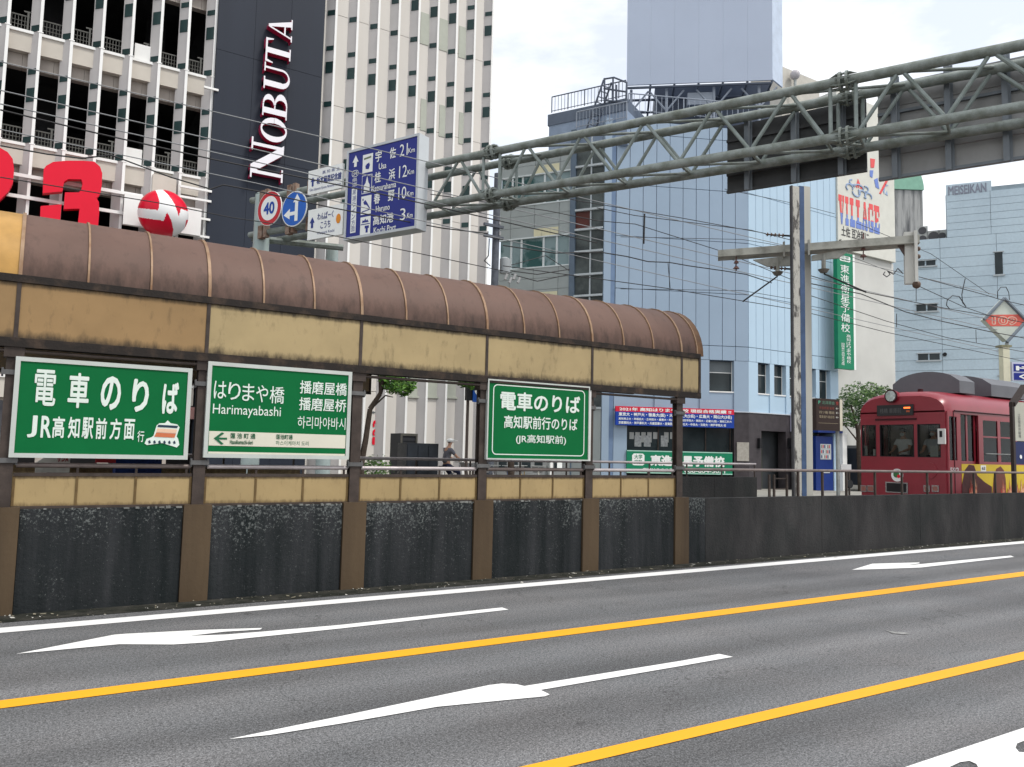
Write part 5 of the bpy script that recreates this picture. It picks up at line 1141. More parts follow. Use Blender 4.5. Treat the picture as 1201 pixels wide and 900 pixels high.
armm = mat('crossarm_grey', (.40, .40, .36), .65, col2=(.22, .22, .19), scale=3, lo=.45, hi=.7, bump=.1)
ca = thing('line_crossarm', 'long pale steel crossarm with a dropped end bracket carried by the two line poles', 'crossarm', CA.px(945, 300))
x0, x1 = CA.sz(842, 298)[0], CA.sz(1078, 280)[0]; zc = CA.sz(955, 290)[1]; hb_ = .085
zl, zr_ = CA.sz(842, 298)[1], CA.sz(1070, 281)[1]
def zarm(s_): return zl+(zr_-zl)*(s_-x0)/(x1-x0)
for d in (-.30, .03): 
    MB().hexa([CA.pt(x0, zl-hb_*.9, d), CA.pt(x1, zr_-hb_, d), CA.pt(x1, zr_-hb_, d+.012), CA.pt(x0, zl-hb_*.9, d+.012)][::-1], [CA.pt(x0, zl+hb_*.9, d), CA.pt(x1, zr_+hb_, d), CA.pt(x1, zr_+hb_, d+.012), CA.pt(x0, zl+hb_*.9, d+.012)][::-1]).build('arm_channel', armm, ca)
MB().hexa([CA.pt(x0, zl-hb_*.9-.012, -.3), CA.pt(x1, zr_-hb_-.012, -.3), CA.pt(x1, zr_-hb_-.012, .1), CA.pt(x0, zl-hb_*.9-.012, .1)], [CA.pt(x0, zl-hb_*.9-.001, -.3), CA.pt(x1, zr_-hb_-.001, -.3), CA.pt(x1, zr_-hb_-.001, .1), CA.pt(x0, zl-hb_*.9-.001, .1)]).build('arm_flange', armm, ca)
for pts in ([(883, 305), (930, 300), (930, 312), (900, 313)], [(952, 300), (1000, 291), (984, 303), (952, 306)]): MB().ppoly(CA, [CA.sz(*p) for p in pts], -.04, .025).build('gusset', armm, ca)
for u in (919, 948): q = CA.sz(u, 296)[0]; MB().pbox(CA, q-.02, q+.02, zarm(q)-.2, zarm(q)+.13, .05, .14).build('clamp_bolt', armm, ca)
bs0, bs1 = CA.sz(1061, 300)[0], CA.sz(1075, 300)[0]; zb = CA.sz(1068, 333)[1]
MB().pbox(CA, bs0, bs1, zb, zr_+.16, -.10, .02).build('drop_bracket', mat('bracket_white', (.60, .60, .56), .55, var=.1), ca); MB().pbox(CA, bs1-.06, bs1, zb+.02, zr_+.16, .021, .12).build('drop_flange', MATS['bracket_white'], ca)
MB().ppoly(CA, [CA.sz(*p) for p in ((1050, 283), (1061, 283), (1061, 300))], -.04, .0).build('bracket_gusset', mat('bracket_brown', (.12, .09, .08), .7), ca)
q = CA.px(1075, 334); MB().ball(q, .085, 10, 8).build('end_insulator', mat('insulator_brown', (.12, .08, .06), .3), ca, smooth=True)
q2 = CA.px(1078, 300)
for v in (292, 301): MB().ball(CA.px(1077, v), .05, 8, 6).build('end_insulator', MATS['insulator_brown'], ca, smooth=True)
def insul(parent, p, dirv, n, r, L_):
    mb = MB(); dirv = dirv.normalized(); mb.tube(p, p+dirv*L_, r*.35, 6)
    for k in range(n): c = p+dirv*(L_*(k+.5)/n); mb.tube(c-dirv*r*.35, c+dirv*r*.35, r, 10, r2=r*.7)
    mb.build('insulator', MATS['insulator_brown'], parent)
cone = mat('brown_insulator_cone', (.16, .08, .07), .35)
def pendant(u, v0, v1, r=.06):
    a, b = CA.px(u, v0), CA.px(u, v1); mb = MB(); mb.tube(a, b, .012, 5); l_ = (a-b).length
    for f, rr_ in ((.15, r*.5), (.55, r), (.8, r*1.2)): c = a+(b-a)*f; mb.tube(c, c+V((0, 0, -.05)), rr_*.5, 10, r2=rr_)
    mb.build('hanging_insulator', cone, ca)
pendant(863.5, 292, 318); pendant(1012.5, 274, 305)
for (u, v) in ((898, 275), (903, 314)):
    a = CA.px(u, v); b = CA.px(936, v+2.5); insul(ca, a, b-a, 5, .045, (b-a).length*.6); MB().tube(a+(b-a)*.55, b, .022).build('insulator_rod', black, ca)
for (u, v, u2, v2, ul, vl) in ((912, 322, 912, 310, 871, 354), (966, 319, 966, 304, 1016, 343)):
    a = CA.px(u, v); MB().tube(CA.px(u2, v2-6), a, .045, 8).build('drop_rod', armm, ca)
    mb = MB(); mb.tube(a+V((0, 0, .05)), a-V((0, 0, .02)), .12, 12, r2=.07); mb.build('pull_off_cup', mat('cup_grey', (.16, .15, .13), .6), ca)
    MB().tube(a-V((0, 0, .04)), CA.px(ul, vl), .018, 6).build('pull_off_arm', wirem, ca)

# ================================================================ overhead wires
WN = 0
def wire(lab, pts, Y=None, P=None, r=.009, sag=0.0, n=None, m_=None, ext=0):
    """pts: photo pixels, put on the vertical plane Y=const (or plane P)"""
    global WN
    PL = P or Plane(0, Y, 90); q = [PL.px(u, v) for u, v in pts]
    if ext: q = [q[0]+(q[0]-q[1]).normalized()*ext]+q+[q[-1]+(q[-1]-q[-2]).normalized()*ext]
    f = []
    for a, b in zip(q[:-1], q[1:]):
        k = 5 if sag else 1
        for j in range(k): t_ = j/k; f.append(a+(b-a)*t_+V((0, 0, -4*sag*t_*(1-t_))))
    f.append(q[-1]); mb = MB(); mb.path(f, r, 5)
    return tag(mb.build('overhead_wire', m_ or wirem), lab, 'wire')
YW = 14.2
greyw = mat('wire_grey', (.22, .23, .24), .5)
wire('pale overhead wire crossing the dark strip just below the A of the lettering', [(0, 72.5), (600, 213)], YW, r=.010, m_=greyw, ext=20)
wire('pale overhead wire running between the O and N of the dark strip lettering', [(0, 106), (600, 245)], YW, r=.010, m_=greyw, ext=20)
wire('pale overhead wire crossing the big N of the dark strip lettering', [(0, 122), (600, 258)], YW, r=.010, m_=greyw, ext=20)
wire('dark overhead wire passing below the big N towards the guide signs', [(0, 129), (120, 158), (240, 185), (430, 224), (700, 285)], YW, r=.013)
wire('thin overhead wire sloping to the white museum guide sign', [(0, 152), (300, 215), (600, 283)], YW, r=.009, m_=greyw, ext=20)
wire('kinked feeder cable sagging over the red three figure', [(0, 171), (55, 181), (96, 186), (130, 182), (200, 208), (247, 222), (262, 217), (300, 224), (390, 244), (520, 268), (572, 274)], YW+.6, r=.013)
wire('thin overhead wire across the red and white ball', [(0, 208), (185, 238), (270, 255), (330, 264), (600, 320)], YW+.3, r=.009)
wire('overhead wire leaving the blue board towards the peeling pole', [(400, 195), (505, 238), (700, 244), (745, 253)][2:]+[(880, 270), (937, 284)], YW, r=.010)
wire('overhead wire over the blue office above the crossarm end', [(590, 217), (680, 236), (800, 256), (898, 274)], YW, r=.010)
wire('second overhead wire over the blue office close beneath the upper one', [(505, 228), (640, 247), (700, 259), (745, 263), (850, 296), (940, 333)], YW, r=.010)
wire('long feeder cable with small kinks passing the stair tower', [(590, 288), (650, 297), (704, 296), (735, 301), (760, 307), (785, 308), (808, 312), (850, 318), (875, 322), (905, 332)], YW, r=.014)
wire('trolley wire sloping across the lower part of the blue office', [(590, 312), (700, 327), (780, 338), (870, 353), (932, 363), (1040, 390), (1201, 424)], YW, r=.010)
wire('thin wire across the upper blue panels left of the poles', [(728, 278), (870, 281), (1000, 302), (1060, 325)], YW+.8, r=.008)
wire('thin wire across the middle blue panels left of the poles', [(728, 339), (870, 341), (935, 352)], YW+.8, r=.008)
wire('trolley wire running from the pull-off arm towards the diamond sign', [(942, 321), (1016, 343), (1040, 348), (1074, 355), (1115, 363), (1170, 372), (1300, 400)], 12.9, r=.012)
wire('beaded feeder wire running below the crossarm to the right', [(942, 331), (1010, 345), (1062, 366), (1100, 376), (1160, 389), (1300, 415)], 12.9, r=.014)
wire('lower feeder wire over the pale blue block', [(942, 344), (1040, 377), (1110, 396), (1201, 413), (1300, 430)], 13.2, r=.010)
wire('wire from the dropped bracket down to the diamond sign', [(1078, 336), (1130, 360), (1165, 372)], 13.0, r=.011)
wire('upper wire from the bracket to the right across the pale blue block', [(1078, 325), (1100, 331), (1155, 346), (1175, 352), (1201, 358), (1300, 380)], 13.0, r=.012)
wire('thin span wire falling from the crossarm towards the diamond sign', [(1005, 262), (1092, 298), (1160, 345)], 13.0, r=.008)
wire('thin wire behind the poles running to the VILLAGE board', [(850, 222), (937, 240), (979, 251)], 15, r=.008)
def hanger(lab, u0, v0, u1, v1, Y=YW, r=.010): return tag(MB().tube(Plane(0, Y, 90).px(u0, v0), Plane(0, Y, 90).px(u1, v1), r, 5).build('wire_hanger', wirem), lab, 'hanger')
hanger('vertical wire hanger on the blue office near its left edge', 756, 251, 755, 286, r=.022)
hanger('thin slanting wire hanger under the kinked feeder cable', 783.5, 309, 786, 338)
hanger('short wire hanger under the round insulator', 1074.5, 337, 1074.5, 354, 12.9)
hanger('wire hanger between two wires left of the diamond sign', 1144.5, 387, 1145, 402, 12.9)
hanger('wire hanger under the beaded feeder wire over the pale block', 1051.5, 368, 1051.5, 384, 12.9)
wire('curled jumper wire over the pale blue block beside the bracket', [(1132, 327), (1130, 336), (1128, 346), (1129, 355), (1133, 360), (1125, 348), (1117, 347), (1111, 352), (1110, 358), (1114, 363)], 13.0, r=.014)
wire('arched jumper wire above the diamond sign', [(1170, 350), (1170, 342), (1174, 337), (1180, 337), (1183, 343), (1184, 352)], 13.0, r=.012)
wire('curly wire end left of the dropped bracket', [(1038, 319), (1036, 322), (1040, 325), (1044, 322), (1041, 318), (1048, 322), (1053, 315), (1059, 321)], 13.0, r=.014)
# utility pole with transformer
UPL = Plane(14.9, 25.2, 90); q = UPL.px(579, 340)
ut = thing('utility_pole', 'dark utility pole with crossarms and a grey transformer in the gap between buildings', 'pole', (q.x, q.y, .14))
pdk = mat('pole_dark', (.09, .10, .12), .6, var=.3, scale=5); zt = UPL.px(579, 203).z
MB().tube((q.x, q.y, 0), (q.x+.05, q.y, zt), .17, 12, r2=.13).build('shaft', pdk, ut, smooth=True)
for v in (265, 278): c = UPL.px(579, v, .15); MB().box(c.x-.42, c.x+.42, c.y-.05, c.y+.05, c.z-.05, c.z+.05).build('crossarm', pdk, ut)
for v in (265, 278):
    for u in (572, 586): c = UPL.px(u, v, .15); MB().tube(c+V((0, 0, .05)), c+V((0, 0, .2)), .035, 8).build('pin_insulator', mat('insulator_grey', (.3, .3, .3), .3), ut)
c = UPL.px(592, 321, .0); MB().tube(c, c+V((0, 0, .55)), .2, 14).build('transformer', mat('transformer_grey', (.30, .32, .33), .5), ut, smooth=True)
mb = MB(); mb.tube(c+V((0, 0, .55)), c+V((0, 0, .62)), .2, 14, r2=.08); mb.build('transformer_lid', MATS['transformer_grey'], ut)
for k in range(4): c = UPL.px(592+5*k, 328+(k % 2)*4, .3); MB().tube(c, c+V((.1, 0, .22)), .05, 8).build('cutout_fuse', MATS['insulator_grey'], ut)
mb = MB(); a = UPL.px(572, 290, .1); mb.path([UPL.px(u, v, .1) for u, v in ((574, 280), (573, 300), (568, 306), (575, 312))], .02, 5); mb.build('drop_cable', wirem, ut)
wire('looping service wire from the transformer to the stair tower', [(600, 318), (630, 322), (668, 316)], P=UPL, r=.02); wire('lower looping service wire from the transformer to the stair tower', [(600, 322), (630, 330), (668, 322)], P=UPL, r=.02)
wire('service wire climbing to the grey office corner', [(600, 311), (640, 300), (668, 318)], P=UPL, r=.016)

# ================================================================ red tram
TX, TY, TW = 20.85, 11.6, 2.57
tr = thing('tram', 'dark red old single tram with grey roof units, its cab front facing the shelter', 'tram', (TX+4, TY+TW/2, 0))
tred = mat('tram_red', (.235, .015, .028), .32, var=.12, scale=1.5, spec=.6); tdk = mat('tram_dark_trim', (.05, .008, .012), .45)
tgl = glass('tram_glass', a=.82); grey_u = mat('tram_roof_unit', (.13, .135, .15), .6, var=.1); inner = mat('tram_interior', (.22, .20, .18), .7)
TF = Plane(TX, TY+TW, 180)      # front face, s = 0 at far edge, TW at the near edge
TS = Plane(TX, TY, 90)          # near side, s = distance from the front
LEN = 11.0
zs = TS.sz(1130, 492)[1]        # cantrail
zr0 = TF.sz(1060, 458)[1]
zw0, zw1 = TF.sz(1060, 536)[1], TF.sz(1060, 498)[1]
zsf = TF.sz(1010, 487)[1]
# body section profile (y offset from near side, z)
def prof(inset, drop, n=12):
    W2 = TW/2-inset; zc_ = 3.06; H_ = zr0-drop-zc_
    return [(-W2, .35), (-W2, zc_)]+[(-W2*cos(pi*k/n)**1 if True else 0, 0) for k in range(0)]+[(-W2*(abs(cos(pi*k/n))**.55)*(1 if cos(pi*k/n) >= 0 else -1), zc_+H_*(sin(pi*k/n)**.9)) for k in range(1, n)]+[(W2, zc_), (W2, .35)]
secs = [(0.0, .05, .16), (.10, .012, .07), (.32, 0, .02), (.8, 0, 0), (LEN, 0, 0)]
yc = TY+TW/2
# roof (above z 2.62) as one shell
mb = MB(); rings = []
for x, i_, dr in secs: rings.append([(TX+x, yc+p[0], p[1]) for p in prof(i_, dr)[1:-1]])
for A, B_ in zip(rings[:-1], rings[1:]):
    for k in range(len(A)-1): mb.quad(A[k], A[k+1], B_[k+1], B_[k])
mb.quad(*rings[0][::-1]); mb.quad(*rings[-1])
mb.build('roof', tred, tr, smooth=True)
# front wall pieces round three windows
def fbox(u0, u1, z0, z1, d0=-.06, d1=0, nm='front_panel', m_=tred, su=True):
    s0, s1 = (TF.sz(u0, 515)[0], TF.sz(u1, 515)[0]) if su else (u0, u1)
    return MB().pbox(TF, s0, s1, z0, z1, d0, d1).build(nm, m_, tr)
fu = [(1011, 1027.5), (1032, 1072), (1076, 1103)]
MB().pbox(TF, .05, TW-.05, .35, zw0, -.08, 0).build('front_panel', tred, tr)
MB().pbox(TF, .05, TW-.05, zw1, 3.10, -.08, 0).build('front_panel', tred, tr)
ed_ = [.05]+[TF.sz(u, 515)[0] for p in fu for u in p]+[TW-.05]
for a, b in zip(ed_[::2], ed_[1::2]): MB().pbox(TF, a, b, zw0, zw1, -.08, 0).build('window_post', tred, tr)
for a, b in fu:
    s0, s1 = TF.sz(a, 515)[0], TF.sz(b, 515)[0]; w_ = MB().pbox(TF, s0, s1, zw0, zw1, -.06, -.05).build('windscreen', tgl, tr)
    f = MB(); e = .02; f.pbox(TF, s0, s1, zw0, zw0+e, -.05, .006); f.pbox(TF, s0, s1, zw1-e, zw1, -.05, .006); f.pbox(TF, s0, s0+e, zw0+e, zw1-e, -.05, .006); f.pbox(TF, s1-e, s1, zw0+e, zw1-e, -.05, .006); f.build('window_gasket', black, w_)
# side walls
zd0 = .45
def side(s0, s1, z0, z1, m_=tred, d0=-.05, d1=0, nm='side_panel'): return MB().pbox(TS, s0, s1, z0, z1, d0, d1).build(nm, m_, tr)
U = lambda u, v=515: TS.sz(u, v)[0]
zwb, zwt = TS.sz(1165, 542)[1], TS.sz(1165, 494)[1]
for x0, x1 in ((.03, U(1113.5)),): side(x0, x1, .35, 3.08)
side(U(1113.5), U(1122.5), .35, TS.sz(1118, 540)[1]); side(U(1113.5), U(1122.5), zwt+.04, 3.08); side(U(1122.5), U(1127), .35, 3.08)
MB().pbox(TS, U(1113.5), U(1122.5), TS.sz(1118, 540)[1], zwt+.04, -.03, -.02).build('cab_side_window', tgl, tr)
sd0, sd1 = U(1127), U(1148)
side(sd0, sd1, zwt+.12, 3.08); side(sd1, U(1152.5), .35, 3.08)
dr = MB(); dr.pbox(TS, sd0, sd1, .40, TS.sz(1137, 541)[1], -.12, -.08); dr.pbox(TS, sd0, sd0+.09, TS.sz(1137, 541)[1], zwt+.12, -.12, -.08); dr.pbox(TS, sd1-.09, sd1, TS.sz(1137, 541)[1], zwt+.12, -.12, -.08); dr.pbox(TS, (sd0+sd1)/2-.04, (sd0+sd1)/2+.04, TS.sz(1137, 541)[1], zwt+.12, -.12, -.08)
dd = dr.build('door', tred, tr)
for a, b in ((sd0+.09, (sd0+sd1)/2-.04), ((sd0+sd1)/2+.04, sd1-.09)): MB().pbox(TS, a, b, TS.sz(1137, 541)[1], zwt+.12, -.105, -.095).build('door_pane', tgl, dd)
sx = U(1152.5)
side(sx, LEN, .35, zwb); side(sx, LEN, zwt, 3.08)
wxs = []; x = sx
while x < LEN-1: wxs.append((x+.03, x+.80)); x += .92
prev = sx
zmid = TS.sz(1165, 513)[1]
for a, b in wxs:
    side(prev, a, zwb, zwt, nm='window_post'); prev = b
    side(a, b, zmid-.02, zmid+.02, d0=-.04, d1=-.005, nm='window_rail')
    MB().pbox(TS, a, b, zwb, zmid-.021, -.03, -.02).build('side_window', tgl, tr); MB().pbox(TS, a, b, zmid+.021, zwt, -.03, -.02).build('side_window', tgl, tr)
side(prev, LEN, zwb, zwt, nm='window_post')
MB().tube(TS.pt(sx+.1, zwb+.22, .02), TS.pt(LEN-.3, zwb+.22, .02), .012, 6).build('window_guard_bar', galv, tr)
MB().tube(TS.pt(.35, 3.10, .015), TS.pt(LEN, 3.10, .015), .02, 6).build('rain_gutter', tdk, tr)
MB().box(TX+.3, TX+.33, yc-TW/2-.01, yc-TW/2+.02, .35, 3.1).build('body_seam', tdk, tr)
# far side with openings, floor, seats
SF = TY+TW
MB().box(TX+.1, TX+LEN, SF-.05, SF, .35, zwb).build('far_side_panel', tred, tr); MB().box(TX+.1, TX+LEN, SF-.05, SF, zwt, 3.08).build('far_side_panel', tred, tr)
x = .25
while x < LEN: MB().box(TX+x, TX+x+.14, SF-.05, SF, zwb, zwt).build('far_window_post', tred, tr); MB().box(TX+x+.14, TX+x+.92, SF-.035, SF-.025, zwb, zwt).build('far_window', tgl, tr); x += .92
MB().box(TX+.1, TX+LEN, TY+.06, SF-.06, .35, .85).build('floor', inner, tr); MB().box(TX+.9, TX+LEN, SF-.55, SF-.07, .851, 1.35).build('bench_seat', mat('seat_green', (.03, .07, .05), .8), tr)
MB().box(TX+LEN-.05, TX+LEN, TY+.06, SF-.06, .85, 3.0).build('rear_wall', tred, tr); MB().box(TX+1.45, TX+1.5, yc+.1, SF-.06, .85, 2.95).build('cab_partition', inner, tr)
MB().box(TX+.12, TX+.35, yc-.75, yc+.4, 1.285, 1.80).build('control_desk', black, tr)
# yellow advertisement
ayel = mat('ad_yellow', (.62, .45, .03), .4, var=.05); adk = mat('ad_dark_brown', (.07, .02, .02), .5, var=.3, scale=6); afl = mat('ad_flame', (.70, .38, .22), .5, col2=(.35, .04, .03), scale=6, lo=.4, hi=.6); amr = mat('ad_maroon', (.16, .05, .035), .5)
a0, a1 = U(1128, 560), U(1300, 560); za0, za1 = .5, TS.sz(1160, 545)[1]
MB().pbox(TS, a0, a1, za0, za1, .001, .006).build('advert', ayel, tr)
def adp(pts, m_, d=.007): MB().ppoly(TS, [TS.sz(*p) for p in pts], d, d+.003).build('advert_print', m_, tr)
adp([(1128, 582), (1128, 568), (1131, 552), (1136, 545), (1142, 546), (1146, 558), (1155, 566), (1163, 571), (1163, 584), (1128, 590)], adk)
adp([(1163, 584), (1165, 560), (1168, 550), (1173, 547), (1177, 552), (1179, 562), (1180, 584)], amr, .011)
for (u, w_) in ((1136, 4), (1142, 3), (1173, 5), (1181, 5), (1187, 6), (1194, 6)):
    adp([(u, 584), (u+.3, 572), (u+w_*.4, 578), (u+w_*.5, 562), (u+w_*.75, 575), (u+w_, 567), (u+w_*1.1, 584)], afl, .015)
s0, s1, z0, z1 = TS.rect(1150, 1156, 546, 553); MB().pbox(TS, s0, s1, z0, z1, .007, .01).build('advert_print', signwhite, tr); text(TS, '63', s0+.05, s1-.05, z0+.04, z1-.04, .012, tdk, tr, .02)
s0, s1, z0, z1 = TS.rect(1114, 1124.5, 548.5, 555); text(TS, '592', s0, s1, z0, z1, .006, mat('number_white', (.55, .5, .5), .5), tr, .03)
# headlamp, destination box, mirror, crest, marker lamps, grille
hl = TF.px(1046.5, 461.5); hp_ = V((TX-.05, hl.y, hl.z-.08))
lamp = MB().tube(hp_, hp_+V((.62, 0, -.02)), .185, 18, r2=.08).build('headlamp', tred, tr, smooth=True)
MB().tube(hp_+V((-.035, 0, 0)), hp_+V((.0, 0, 0)), .19, 18).build('lamp_rim', tdk, lamp, smooth=True); MB().tube(hp_+V((-.045, 0, 0)), hp_+V((-.036, 0, 0)), .15, 18).build('lamp_lens', mat('lamp_glass', (.55, .60, .60), .08, .6, var=.4, scale=12), lamp)
MB().tube((TX+.45, hl.y-.55, zr0-.12), (TX+.45, hl.y-.55, zr0+.05), .07, 10).build('roof_vent', tdk, tr)
s0, s1, z0, z1 = TF.rect(1029, 1071, 475, 487.5, .03); db = MB().pbox(TF, s0, s1, z0, z1, -.02, .05).build('destination_box', mat('dest_dark', (.035, .035, .037), .3), tr)
led = mat('led_orange', (1, .16, .03), .5, emit=1.6)
q0, q1, r0, r1 = TF.rect(1060, 1067.5, 477.5, 479.3, .05); MB().pbox(TF, q0, q1, r0, r1, .052, .056).build('led_row', led, db)
q0, q1, r0, r1 = TF.rect(1063, 1067, 481.5, 483.5, .05); text(TF, '592', q0, q1, r0, r1, .056, mat('led_dim', (.6, .12, .04), .5, emit=.4), tr)
q0, q1, r0, r1 = TF.rect(1032, 1057, 479, 485, .05); text(TF, '桟橋 車庫前', q0, q1, r0, r1, .056, mat('dest_grey', (.12, .12, .12), .5), tr)
MB().pbox(TF, TF.sz(1027, 490)[0], TF.sz(1075, 490)[0], z0-.13, z0-.08, 0, .03).build('drip_strip', tdk, tr)
s0, s1, z0, z1 = TF.rect(1101.5, 1110, 503, 521, .10); mr = MB().pbox(TF, s0, s1, z0, z1, .12, .17).build('mirror', mat('mirror_white', (.6, .6, .58), .3), tr); MB().tube(TF.pt((s0+s1)/2, (z0+z1)/2, .0), TF.pt((s0+s1)/2, (z0+z1)/2, .12), .02).build('mirror_arm', black, mr); MB().pbox(TF, s0+.05, s1-.07, (z0+z1)/2-.02, z1-.06, .171, .176).build('mirror_mark', black, mr)
c_ = TF.sz(1052.5, 557.5); r_ = TF.sz(1052.5, 550)[1]-c_[1]
disc(TF, c_, r_, .002, .014, signwhite, tr, 'crest'); disc(TF, (c_[0]-.02, c_[1]+.02), r_*.52, .015, .02, mat('crest_green', (.05, .16, .06), .5), tr, 'crest_emblem', 9); disc(TF, (c_[0]+.05, c_[1]-.03), r_*.28, .021, .025, redpaint, tr, 'crest_emblem', 8); text(TF, 'TSP', c_[0]-r_*.3, c_[0]+r_*.3, c_[1]+r_*.62, c_[1]+r_*.86, .016, mat('crest_letter', (.1, .02, .02), .5), tr)
s0, s1, z0, z1 = TF.rect(1039, 1065, 567, 577); mb = MB(); mb.pbox(TF, s0, s1, z0-.03, z1+.03, .002, .02); mb.build('grille_frame', mat('chrome', (.4, .38, .38), .25, .7), tr); MB().pbox(TF, s0+.04, s1-.04, z0, z1, .021, .03).build('grille', black, tr)
for u0, u1 in ((1010, 1017), (1018, 1026), (1084, 1091), (1093.5, 1101.5)):
    s0, s1, z0, z1 = TF.rect(u0, u1, 569.5, 577); l_ = MB().pbox(TF, s0, s1, z0, z1, .002, .03).build('marker_lamp', MATS['chrome'], tr); MB().pbox(TF, s0+.025, s1-.025, z0+.025, z1-.025, .031, .036).build('lamp_lens', mat('lens_dim', (.28, .12, .10), .2), l_)
c_ = TF.sz(1090, 552); disc(TF, (c_[0], c_[1]-.0), .22, .002, .02, tred, tr, 'coupler_cover', 20)
MB().box(TX-.25, TX+.3, TY+.3, TY+TW-.3, .30, .45).build('bumper', tdk, tr)
for x in (2.2, 3.8, 8.2, 9.8):
    for y in (yc-.55, yc+.55): MB().tube((TX+x, y-.05, .36), (TX+x, y+.05, .36), .34, 18).build('wheel', black, tr)
# small white things behind the windscreen
for u0, u1, v0, v1 in ((1014, 1017, 523, 535), (1024, 1028, 527, 535), (1091, 1100, 523, 536), (1011.5, 1013.5, 505, 525)):
    s0, s1, z0, z1 = TF.rect(u0, u1, v0, v1, -.1); MB().pbox(TF, s0, s1, z0, z1, -.13, -.10).build('cab_notice', mat('notice_white2', (.5, .5, .48), .6), tr)
# roof units
def roofunit(x0, x1, y0, y1, z0, z1):
    mb = MB(); n = 8; P_ = []
    for k in range(n+1): f = k/n; P_.append((y0+(y1-y0)*f, z0+(z1-z0)*(.52+.48*sin(pi*f)**.6)))
    P_ = [(y0, z0)]+P_+[(y1, z0)]
    mb.hexa([(x0, y, z) for y, z in P_], [(x1, y, z) for y, z in P_]); return mb.build('roof_unit', grey_u, tr)
zu = TF.sz(1090, 440)[1]
xa, xb = 1.3, U(1158, 450)
roofunit(TX+xa, TX+xb, TY+.35, TY+TW-.25, zr0-.03, zr0+.62)
MB().box(TX+xa+.2, TX+xb-.2, TY+.6, TY+TW-.6, zr0-.35, zr0-.031).build('unit_plinth', black, tr)
roofunit(TX+xb+.9, TX+xb+3.0, TY+.35, TY+TW-.25, zr0-.03, zr0+.62)
MB().box(TX+xb+1.1, TX+xb+2.8, TY+.6, TY+TW-.6, zr0-.35, zr0-.031).build('unit_plinth', black, tr)

# ================================================================ people (skinned bodies)
def skin_body(name, joints, bones, m_, parent):
    me = bpy.data.meshes.new(name); me.from_pydata([j[0] for j in joints], bones, []); o = bpy.data.objects.new(name, me); COL.objects.link(o)
    md = o.modifiers.new('s', 'SKIN'); md.use_smooth_shade = True
    for k, j in enumerate(joints):
        me.skin_vertices[0].data[k].radius = (j[1], j[2] if len(j) > 2 else j[1])
    me.skin_vertices[0].data[0].use_root = True
    sb = o.modifiers.new('u', 'SUBSURF'); sb.levels = 2; sb.render_levels = 2
    dg = bpy.context.evaluated_depsgraph_get(); ev = o.evaluated_get(dg); m2 = bpy.data.meshes.new_from_object(ev)
    bpy.data.objects.remove(o); m2.materials.clear(); m2.materials.append(m_)
    for p in m2.polygons: p.use_smooth = True
    o = bpy.data.objects.new(name, m2); COL.objects.link(o); o.parent = parent; o.location = -WLOC[parent.name] if parent else (0, 0, 0); WLOC[o.name] = V((0, 0, 0)); return o
skinm = mat('skin', (.45, .26, .18), .6, var=.05)
def hand(wr, dirv, side_, parent):
    dirv = V(dirv).normalized(); s_ = dirv.cross(V((0, 0, 1))).normalized()*side_
    J = [(wr, .022), (wr+dirv*.05, .032, .02)]; Bn = [(0, 1)]
    for k in range(4):
        b = wr+dirv*.085+s_*(.03-.02*k); L_ = (.055, .07, .066, .05)[k]; i = len(J)
        J += [(b, .010), (b+dirv*L_*.6+V((0, 0, -.015)), .0085), (b+dirv*L_*.75+V((0, 0, -.045)), .0075)]; Bn += [(1, i), (i, i+1), (i+1, i+2)]
    i = len(J); J += [(wr+dirv*.05+s_*.04, .011), (wr+dirv*.08+s_*.055+V((0, 0, -.02)), .009)]; Bn += [(1, i), (i, i+1)]
    return skin_body('hand', J, Bn, skinm, parent)
# cyclist
CYp = Plane(0, 23.6, 90); s_, _ = CYp.sz(522, 530); cz = CYp.sz(526, 515)[1]
base = V((s_, 23.6, .14)); k_ = (cz-.14)/1.66
cy = thing('person', 'cyclist in a grey shirt and white cap riding behind the shelter railing', 'person', base)
def c(x, y, z): return base+V((x*k_, y*k_, z*k_))
hipc = (.0, 0, .92)
shirt = mat('grey_shirt', (.14, .14, .16), .85, var=.2, scale=12); jeans = mat('dark_jeans', (.018, .022, .05), .85, var=.2)
J = [(c(0, 0, .95), .13, .11), (c(.04, 0, 1.12), .12, .10), (c(.09, 0, 1.32), .145, .11), (c(.11, 0, 1.42), .07, .06), (c(.14, 0, 1.50), .05), (c(.16, 0, 1.57), .075, .085), (c(.165, 0, 1.63), .07),
     (c(.1, -.17, 1.36), .055), (c(.26, -.23, 1.16), .042), (c(.47, -.2, 1.06), .03), (c(.1, .17, 1.36), .055), (c(.26, .23, 1.16), .042), (c(.47, .2, 1.06), .03),
     (c(.08, -.11, .90), .085), (c(.40, -.13, .72), .06), (c(.22, -.12, .32), .045), (c(.34, -.12, .28), .035), (c(.08, .11, .90), .085), (c(.32, .13, .60), .06), (c(.10, .12, .22), .045), (c(.22, .12, .17), .035)]
Bn = [(0, 1), (1, 2), (2, 3), (3, 4), (4, 5), (5, 6), (2, 7), (7, 8), (8, 9), (2, 10), (10, 11), (11, 12), (0, 13), (13, 14), (14, 15), (15, 16), (0, 17), (17, 18), (18, 19), (19, 20)]
skin_body('body', J, Bn, skinm, cy)
for sd__ in (-1, 1): hand(c(.47, .2*sd__, 1.06), (.9, 0, -.1), sd__, cy)
